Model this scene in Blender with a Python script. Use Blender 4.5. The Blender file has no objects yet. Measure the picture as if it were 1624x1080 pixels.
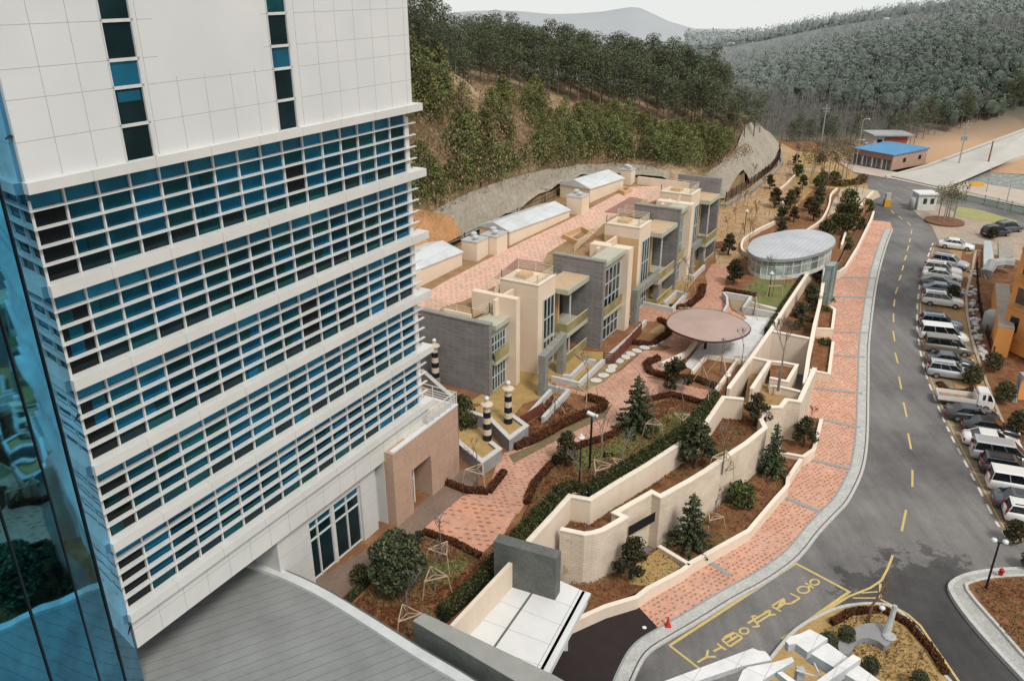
import bpy, bmesh, math, random
import numpy as np
from mathutils import Vector, Matrix, noise
R = math.radians
scn = bpy.context.scene
col = scn.collection
rnd = random.Random(7)
CAMZ = 38.0; FPX = 1290.0; TH = .415
CT, ST = math.cos(TH), math.sin(TH)
# ---------------------------------------------------------------- measuring helpers
def ray(px, py):
    a = (px-812)/FPX; b = -(py-540)/FPX
    return (a, CT+b*ST, -ST+b*CT)
def W(px, py, z):
    r = ray(px, py); t = (z-CAMZ)/r[2]
    return Vector((r[0]*t, r[1]*t, z))
def sst(e0, e1, x):
    t = max(0., min(1., (x-e0)/(e1-e0))); return t*t*(3-2*t)
def zr(x, y): return 3.3*sst(60, 112, y)
UX, UY = .4936, .8696
def AB(x, y): return (x*UX+y*UY, x*UY-y*UX)
def C(a, b, z=0.): return Vector((a*UX+b*UY, a*UY-b*UX, z))
def gz(x, y): return 4.2+.9*sst(70, 105, x*UX+y*UY)
def S(px, py, zf, off=0.):
    z = 1.
    for _ in range(25):
        p = W(px, py, z); z = zf(p.x, p.y)+off
    return W(px, py, z)
def onwall(px, py, b):
    r = ray(px, py); t = b/(r[0]*UY-r[1]*UX)
    return (r[0]*t*UX+r[1]*t*UY, CAMZ+r[2]*t)
# ---------------------------------------------------------------- materials
MATS = {}
def lin(c):
    return tuple((x/12.92 if x <= .04045 else ((x+.055)/1.055)**2.4) for x in c)
def newmat(name):
    m = bpy.data.materials.new(name); m.use_nodes = True
    nt = m.node_tree; b = nt.nodes['Principled BSDF']; MATS[name] = m
    return m, nt, b
def nd(nt, t, **k):
    n = nt.nodes.new(t)
    for a, v in k.items():
        if a in n.inputs: n.inputs[a].default_value = v
        else: setattr(n, a, v)
    return n
def ramp(nt, fac, stops):
    r = nt.nodes.new('ShaderNodeValToRGB'); e = r.color_ramp.elements
    while len(e) < len(stops): e.new(.5)
    for i, (p, c) in enumerate(stops):
        e[i].position = p; e[i].color = (c[0], c[1], c[2], 1)
    nt.links.new(fac, r.inputs[0]); return r.outputs[0]
def mth(nt, op, a, b=None, c=None):
    n = nt.nodes.new('ShaderNodeMath'); n.operation = op
    for i, v in enumerate((a, b, c)):
        if v is None: continue
        if isinstance(v, (int, float)): n.inputs[i].default_value = v
        else: nt.links.new(v, n.inputs[i])
    return n.outputs[0]
def mixc(nt, f, a, b, mode='MIX'):
    n = nt.nodes.new('ShaderNodeMix'); n.data_type = 'RGBA'; n.blend_type = mode
    for s, v in ((0, f), (6, a), (7, b)):
        if isinstance(v, (int, float)): n.inputs[s].default_value = v
        elif isinstance(v, tuple): n.inputs[s].default_value = (v[0], v[1], v[2], 1)
        else: nt.links.new(v, n.inputs[s])
    return n.outputs[2]
def pos(nt, rot=0., sc=(1, 1, 1)):
    g = nt.nodes.new('ShaderNodeNewGeometry'); m = nt.nodes.new('ShaderNodeMapping')
    m.inputs['Rotation'].default_value = (0, 0, rot); m.inputs['Scale'].default_value = sc
    nt.links.new(g.outputs['Position'], m.inputs['Vector']); return m.outputs[0]
def nz(nt, vec, scale, detail=4, rough=.6):
    n = nt.nodes.new('ShaderNodeTexNoise'); n.inputs['Scale'].default_value = scale
    n.inputs['Detail'].default_value = detail; n.inputs['Roughness'].default_value = rough
    nt.links.new(vec, n.inputs['Vector']); return n.outputs['Fac']
def bump(nt, b, h, strength=.3, dist=.02):
    n = nt.nodes.new('ShaderNodeBump'); n.inputs['Strength'].default_value = strength
    n.inputs['Distance'].default_value = dist
    nt.links.new(h, n.inputs['Height']); nt.links.new(n.outputs[0], b.inputs['Normal'])
def mat(name, c1, c2=None, scale=3., rough=.75, metal=0., fine=None, bmp=0., stretch=(1, 1, 1), spec=.4, c3=None, rand=0.):
    """base colours varied by world-space noise; c1,c2 linear"""
    if name in MATS: return MATS[name]
    m, nt, b = newmat(name)
    b.inputs['Roughness'].default_value = rough; b.inputs['Metallic'].default_value = metal
    b.inputs['Specular IOR Level'].default_value = spec
    if c2 is None: c2 = tuple(x*.8 for x in c1)
    v = pos(nt, 0, stretch); n = nz(nt, v, scale)
    st = [(.32, c2), (.68, c1)] if c3 is None else [(.3, c2), (.5, c1), (.7, c3)]
    o = ramp(nt, n, st)
    if fine:
        n2 = nz(nt, v, fine, 3, .7)
        o = mixc(nt, .8, o, ramp(nt, n2, [(.3, (.72,)*3), (.7, (1.2,)*3)]), 'MULTIPLY')
        if bmp: bump(nt, b, n2, bmp, .05)
    elif bmp: bump(nt, b, n, bmp, .05)
    if rand:
        oi = nt.nodes.new('ShaderNodeObjectInfo')
        f = mth(nt, 'MULTIPLY_ADD', oi.outputs['Random'], rand, 1-rand/2)
        h = nt.nodes.new('ShaderNodeHueSaturation'); nt.links.new(f, h.inputs['Value']); nt.links.new(o, h.inputs['Color'])
        h.inputs['Hue'].default_value = .5
        nt.links.new(mth(nt, 'MULTIPLY_ADD', oi.outputs['Random'], .05, .475), h.inputs['Hue'])
        o = h.outputs[0]
    nt.links.new(o, b.inputs['Base Color'])
    return m
def haze_mat(name, c1, c2, hz=(.42, .47, .49), y0=150, y1=520, scale=.02, fine=None, mx=.8):  # distance haze put into the base colour, growing with world Y
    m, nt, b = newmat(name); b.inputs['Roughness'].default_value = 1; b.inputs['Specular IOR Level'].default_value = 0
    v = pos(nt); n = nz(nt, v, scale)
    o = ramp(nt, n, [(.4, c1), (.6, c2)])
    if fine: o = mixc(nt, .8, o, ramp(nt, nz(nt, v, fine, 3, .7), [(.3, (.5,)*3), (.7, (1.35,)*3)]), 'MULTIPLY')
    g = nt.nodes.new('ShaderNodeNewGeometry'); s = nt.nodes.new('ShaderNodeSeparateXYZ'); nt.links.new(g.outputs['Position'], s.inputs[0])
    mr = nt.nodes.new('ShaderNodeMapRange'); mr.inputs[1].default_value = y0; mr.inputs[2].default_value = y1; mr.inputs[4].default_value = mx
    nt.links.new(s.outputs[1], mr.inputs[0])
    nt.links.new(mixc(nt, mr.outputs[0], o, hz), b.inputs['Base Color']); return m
def brick_mat(name, c1, c2, mortar, bw, bh, rot=0., vertical=False, rough=.85, msz=.015, off=.5):
    """bricks on a wall (vertical: along campus u or v and z) or on the floor"""
    m, nt, b = newmat(name); b.inputs['Roughness'].default_value = rough
    g = nt.nodes.new('ShaderNodeNewGeometry'); s = nt.nodes.new('ShaderNodeSeparateXYZ'); 
    mp = nt.nodes.new('ShaderNodeMapping'); mp.inputs['Rotation'].default_value = (0, 0, rot)
    nt.links.new(g.outputs['Position'], mp.inputs[0]); nt.links.new(mp.outputs[0], s.inputs[0])
    cb = nt.nodes.new('ShaderNodeCombineXYZ')
    if vertical:
        nt.links.new(mth(nt, 'ADD', s.outputs[0], s.outputs[1]), cb.inputs[0]); nt.links.new(s.outputs[2], cb.inputs[1])
    else:
        nt.links.new(s.outputs[0], cb.inputs[0]); nt.links.new(s.outputs[1], cb.inputs[1])
    t = nt.nodes.new('ShaderNodeTexBrick'); t.offset = off
    t.inputs['Scale'].default_value = 1; t.inputs['Brick Width'].default_value = bw; t.inputs['Row Height'].default_value = bh
    t.inputs['Mortar Size'].default_value = msz; t.inputs['Bias'].default_value = 0.
    t.inputs['Color1'].default_value = (*c1, 1); t.inputs['Color2'].default_value = (*c2, 1); t.inputs['Mortar'].default_value = (*mortar, 1)
    nt.links.new(cb.outputs[0], t.inputs['Vector'])
    n = nz(nt, g.outputs['Position'], .6)
    o = mixc(nt, .7, t.outputs['Color'], ramp(nt, n, [(.3, (.75,)*3), (.7, (1.12,)*3)]), 'MULTIPLY')
    nt.links.new(o, b.inputs['Base Color']); return m
def paver_mat(name, base, base2, mark, rot, pit=.42, wash=.25):
    """salmon pavers sprinkled with dark half-bricks on a staggered lattice"""
    m, nt, b = newmat(name); b.inputs['Roughness'].default_value = .85
    v = pos(nt, rot); s = nt.nodes.new('ShaderNodeSeparateXYZ'); nt.links.new(v, s.inputs[0])
    x = mth(nt, 'DIVIDE', s.outputs[0], pit); y = mth(nt, 'DIVIDE', s.outputs[1], pit*.8)
    row = mth(nt, 'FLOOR', y); 
    xo = mth(nt, 'ADD', x, mth(nt, 'MULTIPLY', row, .37)); cx = mth(nt, 'FRACT', xo); cy = mth(nt, 'FRACT', y)
    wn = nt.nodes.new('ShaderNodeTexWhiteNoise'); wn.noise_dimensions = '2D'
    cb = nt.nodes.new('ShaderNodeCombineXYZ'); nt.links.new(mth(nt, 'FLOOR', xo), cb.inputs[0]); nt.links.new(row, cb.inputs[1]); nt.links.new(cb.outputs[0], wn.inputs['Vector'])
    inx = mth(nt, 'LESS_THAN', mth(nt, 'ABSOLUTE', mth(nt, 'SUBTRACT', cx, .5)), .27)
    iny = mth(nt, 'LESS_THAN', mth(nt, 'ABSOLUTE', mth(nt, 'SUBTRACT', cy, .5)), .2)
    on = mth(nt, 'LESS_THAN', wn.outputs['Value'], .68)
    k = mth(nt, 'MULTIPLY', mth(nt, 'MULTIPLY', inx, iny), on)
    br = nt.nodes.new('ShaderNodeTexBrick'); br.inputs['Scale'].default_value = 1; br.inputs['Brick Width'].default_value = .2; br.inputs['Row Height'].default_value = .1; br.inputs['Mortar Size'].default_value = .006
    br.inputs['Color1'].default_value = (*base, 1); br.inputs['Color2'].default_value = (*base2, 1); br.inputs['Mortar'].default_value = (*[c*.6 for c in base], 1)
    nt.links.new(v, br.inputs['Vector'])
    o = mixc(nt, mth(nt, 'MULTIPLY', k, .75), br.outputs['Color'], mark)
    n = nz(nt, v, .35, 5, .7)
    o = mixc(nt, .8, o, ramp(nt, n, [(.3, (1-wash,)*3), (.72, (1.12,)*3)]), 'MULTIPLY')
    o = mixc(nt, ramp(nt, nz(nt, v, .16, 6, .75), [(.45, (0,)*3), (.75, (.35,)*3)]), o, (.50, .40, .34))
    w2 = nt.nodes.new('ShaderNodeTexWhiteNoise'); w2.noise_dimensions = '2D'; c2 = nt.nodes.new('ShaderNodeCombineXYZ'); nt.links.new(mth(nt, 'FLOOR', mth(nt, 'DIVIDE', s.outputs[0], .2)), c2.inputs[0]); nt.links.new(mth(nt, 'FLOOR', mth(nt, 'DIVIDE', s.outputs[1], .1)), c2.inputs[1]); nt.links.new(c2.outputs[0], w2.inputs['Vector'])
    o = mixc(nt, .6, o, ramp(nt, w2.outputs['Value'], [(0, (.78,)*3), (1, (1.16,)*3)]), 'MULTIPLY')
    nt.links.new(o, b.inputs['Base Color']); return m
def glass_mat(name, c, rough=.06, metal=0., spec=.7, wob=0., rand=0):
    m, nt, b = newmat(name); b.inputs['Base Color'].default_value = (*c, 1)
    b.inputs['Roughness'].default_value = rough; b.inputs['Metallic'].default_value = metal; b.inputs['Specular IOR Level'].default_value = spec
    v = pos(nt)
    n0 = nz(nt, v, .5, 3); o = mixc(nt, .6, c, ramp(nt, n0, [(.35, (.55,)*3), (.65, (1.4,)*3)]), 'MULTIPLY')
    if rand:
        oi = nt.nodes.new('ShaderNodeObjectInfo')
        o = mixc(nt, 1., o, ramp(nt, oi.outputs['Random'], [(0, (1-rand,)*3), (1, (1+rand,)*3)]), 'MULTIPLY')
    nt.links.new(o, b.inputs['Base Color'])
    if wob: bump(nt, b, nz(nt, v, .35, 1), wob, .05)
    return m
# ---------------------------------------------------------------- mesh helpers
class MB:
    def __init__(s): s.v = []; s.f = []; s.m = []
    def add(s, vs, fs, mi=0):
        o = len(s.v); s.v += [tuple(v) for v in vs]; s.f += [tuple(i+o for i in f) for f in fs]; s.m += [mi]*len(fs); return s
    def hexa(s, p, mi=0):   # 8 points: 4 bottom ccw, 4 top
        return s.add(p, [(3, 2, 1, 0), (4, 5, 6, 7), (0, 1, 5, 4), (1, 2, 6, 5), (2, 3, 7, 6), (3, 0, 4, 7)], mi)
    def box(s, x0, x1, y0, y1, z0, z1, mi=0):
        return s.hexa([(x0, y0, z0), (x1, y0, z0), (x1, y1, z0), (x0, y1, z0), (x0, y0, z1), (x1, y0, z1), (x1, y1, z1), (x0, y1, z1)], mi)
    def cbox(s, a0, a1, b0, b1, z0, z1, mi=0):   # box in campus frame
        q = [(a0, b0), (a0, b1), (a1, b1), (a1, b0)]
        return s.hexa([C(a, b, z0) for a, b in q]+[C(a, b, z1) for a, b in q], mi)
    def prism(s, poly, z0, z1, mi=0, top=None, cap=True):
        n = len(poly); A = sum(poly[i][0]*poly[(i+1) % n][1]-poly[(i+1) % n][0]*poly[i][1] for i in range(n))
        if A < 0: poly = poly[::-1]
        f0 = (lambda p: z0) if isinstance(z0, (int, float)) else (lambda p: z0(p[0], p[1]))
        f1 = (lambda p: z1) if isinstance(z1, (int, float)) else (lambda p: z1(p[0], p[1]))
        vs = [(p[0], p[1], f0(p)) for p in poly]+[(p[0], p[1], f1(p)) for p in poly]
        s.add(vs, [(i, (i+1) % n, (i+1) % n+n, i+n) for i in range(n)]+[tuple(range(n-1, -1, -1))], mi)
        if cap: s.add(vs[n:], [tuple(range(n))], mi if top is None else top)
        return s
    def bar(s, p, q, w, h=None, mi=0):
        p, q = Vector(p), Vector(q); d = q-p
        if d.length < 1e-6: return s
        h = w if h is None else h
        d.normalize(); up = Vector((0, 0, 1)) if abs(d.z) < .95 else Vector((1, 0, 0))
        a = d.cross(up).normalized()*w/2; b = a.cross(d).normalized()*h/2
        return s.hexa([p-a-b, p+a-b, q+a-b, q-a-b, p-a+b, p+a+b, q+a+b, q-a+b], mi)
    def tube(s, pts, rs, n=6, mi=0, cap=True):
        pts = [Vector(p) for p in pts]; rings = []
        if isinstance(rs, (int, float)): rs = [rs]*len(pts)
        vs = []; fs = []
        for i, p in enumerate(pts):
            d = (pts[min(i+1, len(pts)-1)]-pts[max(i-1, 0)]).normalized()
            up = Vector((0, 0, 1)) if abs(d.z) < .9 else Vector((1, 0, 0))
            a = d.cross(up).normalized(); b = a.cross(d).normalized()
            for k in range(n):
                t = 2*math.pi*k/n; vs.append(p+(a*math.cos(t)+b*math.sin(t))*rs[i])
        for i in range(len(pts)-1):
            for k in range(n):
                fs.append((i*n+k, i*n+(k+1) % n, (i+1)*n+(k+1) % n, (i+1)*n+k))
        if cap: fs += [tuple(range(n)), tuple(range((len(pts)-1)*n, len(pts)*n))]
        return s.add(vs, fs, mi)
    def lathe(s, prof, n=16, cx=0, cy=0, mi=0, sx=1, sy=1):
        vs = []; fs = []
        for r, z in prof:
            for k in range(n):
                t = 2*math.pi*k/n; vs.append((cx+r*sx*math.cos(t), cy+r*sy*math.sin(t), z))
        for i in range(len(prof)-1):
            for k in range(n): fs.append((i*n+k, i*n+(k+1) % n, (i+1)*n+(k+1) % n, (i+1)*n+k))
        fs += [tuple(range(n-1, -1, -1)), tuple(range((len(prof)-1)*n, len(prof)*n))]
        return s.add(vs, fs, mi)
    def leaves(s, c, r, n, size, rng, mi=(0,), flat=0., shell=.5):
        cx, cy, cz = c; rx, ry, rz = r
        for _ in range(n):
            while True:
                x, y, z = rng.uniform(-1, 1), rng.uniform(-1, 1), rng.uniform(-1, 1)
                q = x*x+y*y+z*z
                if q < 1: break
            q = math.sqrt(q)+1e-6; k = (q**shell)/q
            p = Vector((cx+x*k*rx, cy+y*k*ry, cz+z*k*rz))
            a = Vector((rng.gauss(0, 1), rng.gauss(0, 1), rng.gauss(0, 1)*(1-flat))).normalized()
            b = Vector((rng.gauss(0, 1), rng.gauss(0, 1), rng.gauss(0, 1)*(1-flat)))
            b = (b-a*b.dot(a)).normalized(); sz = size*rng.uniform(.6, 1.3)
            s.add([p-a*sz-b*sz*.3, p+a*sz*.2-b*sz*.6, p+a*sz+b*sz*.3, p-a*sz*.2+b*sz*.6], [(0, 1, 2, 3)], rng.choice(mi))
        return s
    def build(s, name, mats, parent=None, smooth=False, kind=None):
        me = bpy.data.meshes.new(name); me.from_pydata(s.v, [], s.f)
        for m in (mats if isinstance(mats, (list, tuple)) else [mats]): me.materials.append(m)
        me.polygons.foreach_set('material_index', s.m)
        if smooth: me.polygons.foreach_set('use_smooth', [True]*len(s.f))
        me.update(); o = bpy.data.objects.new(name, me); col.objects.link(o)
        if parent is not None: o.parent = parent
        if kind: o['kind'] = kind
        return o
def tag(o, label=None, cat=None, group=None, kind=None):
    if label: o['label'] = label
    if cat: o['category'] = cat
    if group: o['group'] = group
    if kind: o['kind'] = kind
    return o
ROOTS = {}
def thing(name, label, cat, group=None, loc=None):
    o = bpy.data.objects.new(name, None); col.objects.link(o); o.empty_display_size = .3
    if loc is not None: ROOTS[o] = Vector(loc)
    return tag(o, label, cat, group)
def settle():
    """things modelled where they stand: give each Empty its base point, keep the meshes where they are"""
    for o, p in ROOTS.items():
        o.location = p
        seen = set()
        def fix(ob, first):
            if ob.type == 'MESH' and ob.data.name not in seen:
                seen.add(ob.data.name); ob.data.transform(Matrix.Translation(-p))
            for c in ob.children: fix(c, False)
        fix(o, True)
def dup(root, loc, rz=0., sc=1., label=None, group=None, cat=None):
    def cp(o, par):
        c = o.copy(); col.objects.link(c)
        if par is not None: c.parent = par
        for ch in kids.get(o, ()): cp(ch, c)
        return c
    kids = {}
    def rec(o):
        kids[o] = list(o.children)
        for c in kids[o]: rec(c)
    rec(root)
    r = cp(root, None); r.location = loc; r.rotation_euler = (0, 0, rz); r.scale = (sc,)*3 if isinstance(sc, (int, float)) else sc
    if label: r['label'] = label
    if group: r['group'] = group
    return r
protos = []
def place(proto, loc, rz=0., sc=1., label=None, group=None):
    """first use moves the model itself, later uses copy it"""
    if proto in protos: return dup(proto, loc, rz, sc, label, group)
    protos.append(proto); proto.location = loc; proto.rotation_euler = (0, 0, rz); proto.scale = (sc,)*3 if isinstance(sc, (int, float)) else sc
    if label: proto['label'] = label
    if group: proto['group'] = group
    return proto
def drape(name, poly, zf, off, m, step=2.5, parent=None, kind='structure'):
    bm = bmesh.new(); vs = [bm.verts.new((p[0], p[1], 0)) for p in poly]; f = bm.faces.new(vs)
    if f.normal.z < 0 or f.calc_area() and sum(poly[i][0]*poly[(i+1) % len(poly)][1]-poly[(i+1) % len(poly)][0]*poly[i][1] for i in range(len(poly))) < 0: bmesh.ops.reverse_faces(bm, faces=[f])
    bmesh.ops.triangulate(bm, faces=bm.faces[:])
    y0 = min(p[1] for p in poly); y1 = max(p[1] for p in poly); y = (math.floor(y0/step)+1)*step
    while y < y1 and step < 900:
        bmesh.ops.bisect_plane(bm, geom=bm.verts[:]+bm.edges[:]+bm.faces[:], plane_co=(0, y, 0), plane_no=(0, 1, 0)); y += step
    for v in bm.verts: v.co.z = zf(v.co.x, v.co.y)+off
    bm.normal_update()
    for ff in bm.faces:
        if ff.normal.z < 0: ff.normal_flip()
    me = bpy.data.meshes.new(name); bm.to_mesh(me); bm.free(); me.materials.append(m)
    o = bpy.data.objects.new(name, me); col.objects.link(o)
    if parent: o.parent = parent
    if kind: o['kind'] = kind
    return o
def smooth_line(pts, n=4, closed=False):
    out = []; N = len(pts)
    for i in range(N if closed else N-1):
        g = lambda k: Vector(pts[k % N]) if closed else Vector(pts[max(0, min(N-1, k))])
        p0, p1, p2, p3 = g(i-1), g(i), g(i+1), g(i+2)
        for k in range(n):
            t = k/n; out.append(.5*((2*p1)+(p2-p0)*t+(2*p0-5*p1+4*p2-p3)*t*t+(3*p1-p0-3*p2+p3)*t**3))
    if not closed: out.append(Vector(pts[-1]))
    return out
def offset_line(pts, d):
    """offset a polyline in plan by d to its right"""
    out = []
    for i, p in enumerate(pts):
        a = Vector(pts[max(i-1, 0)]); b = Vector(pts[min(i+1, len(pts)-1)])
        if 0 < i < len(pts)-1:
            d1 = (Vector(p)-a).to_2d().normalized(); d2 = (b-Vector(p)).to_2d().normalized()
            n1 = Vector((d1.y, -d1.x)); n2 = Vector((d2.y, -d2.x)); n = n1+n2
            n = n/max(.35, n.length_squared)*2 if n.length > .1 else n1
        else:
            d1 = (b-a).to_2d().normalized(); n = Vector((d1.y, -d1.x))
        out.append(Vector((p[0]+n.x*d, p[1]+n.y*d, p[2] if len(p) > 2 else 0)))
    return out
def ribbon(pts, d0, d1):   # closed polygon between two offsets of a line
    return offset_line(pts, d0)+offset_line(pts, d1)[::-1]
def line_sheet(name, pts, w, zf, off, m, parent=None, kind='structure', mb=None):
    a, b = offset_line(pts, -w/2), offset_line(pts, w/2); M_ = mb or MB(); n = len(pts)
    vs = [(p.x, p.y, zf(p.x, p.y)+off) for p in a+b]
    M_.add(vs, [(i, n+i, n+i+1, i+1) for i in range(n-1)])
    return M_ if mb else M_.build(name, m, parent, kind=kind)
def wall_strip(mb, pts, t, zb, zt, mi=0, capmi=None, capw=.06, caph=.1):
    """wall along plan points (top centreline), thickness t, from zb to zt (numbers or lists)"""
    L, Rr = offset_line(pts, -t/2), offset_line(pts, t/2); n = len(pts)
    zt = zt if isinstance(zt, (list, tuple)) else [zt]*n; zb = zb if isinstance(zb, (list, tuple)) else [zb]*n
    for i in range(n-1):
        mb.hexa([(L[i].x, L[i].y, zb[i]), (Rr[i].x, Rr[i].y, zb[i]), (Rr[i+1].x, Rr[i+1].y, zb[i+1]), (L[i+1].x, L[i+1].y, zb[i+1]),
                 (L[i].x, L[i].y, zt[i]), (Rr[i].x, Rr[i].y, zt[i]), (Rr[i+1].x, Rr[i+1].y, zt[i+1]), (L[i+1].x, L[i+1].y, zt[i+1])], mi)
    if capmi is not None:
        L, Rr = offset_line(pts, -t/2-capw), offset_line(pts, t/2+capw)
        for i in range(n-1):
            mb.hexa([(L[i].x, L[i].y, zt[i]), (Rr[i].x, Rr[i].y, zt[i]), (Rr[i+1].x, Rr[i+1].y, zt[i+1]), (L[i+1].x, L[i+1].y, zt[i+1]),
                     (L[i].x, L[i].y, zt[i]+caph), (Rr[i].x, Rr[i].y, zt[i]+caph), (Rr[i+1].x, Rr[i+1].y, zt[i+1]+caph), (L[i+1].x, L[i+1].y, zt[i+1]+caph)], capmi)
    return mb
# ================================================================ materials used all over
def line_mat(name, c, dark, rot, pitch, width=.05, rough=.5, scale=.5, metal=0., both=0.):
    m, nt, b = newmat(name); b.inputs['Roughness'].default_value = rough; b.inputs['Metallic'].default_value = metal
    v = pos(nt, rot); s = nt.nodes.new('ShaderNodeSeparateXYZ'); nt.links.new(v, s.inputs[0])
    k = mth(nt, 'LESS_THAN', mth(nt, 'FRACT', mth(nt, 'DIVIDE', s.outputs[0], pitch)), width/pitch)
    if both:
        k2 = mth(nt, 'LESS_THAN', mth(nt, 'FRACT', mth(nt, 'DIVIDE', s.outputs[1], both)), width/both); k = mth(nt, 'MAXIMUM', k, k2)
    n = nz(nt, v, scale, 5, .7)
    o = mixc(nt, .9, c, ramp(nt, n, [(.3, (.78,)*3), (.7, (1.12,)*3)]), 'MULTIPLY')
    nt.links.new(mixc(nt, k, o, dark), b.inputs['Base Color']); return m
white = mat('white_cladding', (.69, .695, .69), (.63, .64, .64), .25, .45)
fasc = mat('fascia_white', (.67, .66, .63), (.60, .60, .57), .5, .5)
joint = mat('joint_grey', (.40, .41, .40), rough=.8)
alu = mat('white_aluminium', (.66, .66, .64), (.58, .58, .57), 2, .4)
gl = [glass_mat('spandrel_glass', (.010, .135, .235), .22, .3, .3, rand=.3), glass_mat('teal_glass', (.010, .105, .165), .12, .85, .5, wob=.12, rand=.3),
      glass_mat('blue_glass', (.010, .13, .245), .12, .85, .5, wob=.12, rand=.3), glass_mat('green_glass', (.012, .085, .105), .12, .85, .5, rand=.3), glass_mat('dark_glass', (.008, .030, .038), .10, .4, .3), glass_mat('black_glass', (.004, .008, .010), .1, 0, .25)]
concrete = mat('concrete', (.30, .30, .27), (.23, .23, .21), 1.2, .85, fine=8)
kerbm = mat('kerb_granite', (.52, .52, .49), (.44, .44, .42), 2.5, .8, fine=9)
beige = mat('beige_render', (.75, .635, .52), (.67, .56, .445), .9, .85, stretch=(1, 1, .18))
beigecap = mat('beige_coping', (.82, .735, .62), (.76, .67, .55), 1.5, .8)
beigeb = brick_mat('beige_block', (.73, .62, .50), (.68, .57, .45), (.54, .44, .33), .8, .22, 0, True)
asph = None
# ================================================================ office tower
TB = -29.61; TA = 16.63; GB = TB-.55        # facade plane, left end, glass plane
TW = 24.23
tower = thing('office_tower', 'tall white office tower with blue glass bands and white sun louvers, filling the left side', 'tower', loc=C(TA+10, GB-6, 0))
LZ = [30.94-4*i for i in range(6)]
m = MB()   # clad core and upper wall
m.cbox(TA+.1, TA+23.75, GB-14, TB-.12, 31.2, 52)
m.cbox(TA+.5, TA+23.3, GB-14, GB-.35, 9.3, 31.2)
wl = m.build('wall', white, tower)
m = MB()   # floor slabs, corner columns, skirt
m.cbox(TA+23.4, TA+23.7, GB-3, GB+.12, 11.1, 30.6)
m.build('corner_column', alu, tower)
m = MB(); m.cbox(TA+.12, TA+.3, GB-.4, GB+.1, 11.1, 30.6); m.build('corner_column', alu, tower)
for i, z in enumerate(LZ):
    m = MB(); d = TB+(.03 if i else .1)
    m.cbox(TA+.0, TA+24.5+(.2 if 0 < i < 5 else 0), GB-.34, d, z, z+(.47 if i else .42))
    o = m.build('ledge', fasc, tower)
    m = MB()
    for k in range(1, 9): m.cbox(TA+2.9*k-.3, TA+2.9*k-.285, GB+.2, d+.004, z-.002, z+(.474 if i else .424))
    m.build('joint', joint, o)
m = MB()   # skirt of panels under the last ledge
m.cbox(TA+.1, TA+24.0, GB-.6, TB-.2, 9.25, LZ[5]-.0); sk = m.build('skirt', fasc, tower)
m = MB()
for k in range(0, 17): m.cbox(TA+.1+1.45*k, TA+.12+1.45*k, TB-.3, TB-.196, 9.246, LZ[5])
m.cbox(TA+.1, TA+24.0, TB-.3, TB-.195, 10.35, 10.38)
m.build('joint', joint, sk)
rw = random.Random(3)
for fl in range(5):
    zt = LZ[fl]; zb = LZ[fl+1]+.47; h = (zt-zb)/5
    dk = []
    for c in range(16):
        a0 = TA+.30+(1.448*c if c else 0)-(.0 if c else .02); a1 = TA+.18+1.448*(c+1) if c < 15 else TA+23.36
        if c: a0 = TA+.18+1.448*c
        m = MB()
        colk = 5 if (c in (9,) and rw.random() < .8) else rw.choice([1, 1, 2, 1, 3, 1, 2])
        for r in range(5):
            z1 = zt-h*r; z0 = z1-h
            if r == 0: mi = 0
            elif c == 0 and r > 0: mi = 5
            elif r == 4: mi = rw.choice([4, 3, 3, 4])
            else: mi = colk if rw.random() < .75 else rw.choice([1, 2, 3, 1, 1])
            if c > 12 and r and rw.random() < .6: mi = 2
            tl = rw.uniform(-.012, .012)
            m.add([C(a0, GB+tl, z0), C(a1, GB-tl, z0), C(a1, GB-tl, z1), C(a0, GB+tl, z1)], [(0, 1, 2, 3)], mi)
            if r and mi != 4 and rw.random() < .22:      # a blind, as a strip of another glass tint
                s0 = rw.uniform(.0, .5); m.add([C(a0+(a1-a0)*s0, GB+.014, z0), C(a0+(a1-a0)*(s0+.45), GB+.014, z0), C(a0+(a1-a0)*(s0+.45), GB+.014, z1), C(a0+(a1-a0)*s0, GB+.014, z1)], [(0, 1, 2, 3)], rw.choice([3, 3, 1, 2]))
        w = m.build('window', gl, tower)
        m = MB(); m.cbox(a1-.037, a1+.037, GB-.05, GB+.12, zb, zt)
        for r in range(1, 5): m.cbox(a0, a1-.05, GB-.05, GB+.06, zt-h*r-.03, zt-h*r+.03)
        m.build('mullion', alu, w)
    for r in range(1, 5):
        z = zt-h*r; m = MB()
        m.cbox(TA+.02, TA+24.2, GB+.12, GB+.29, z-.024, z+.024)
        
        m.build('louver', alu, tower)
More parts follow.
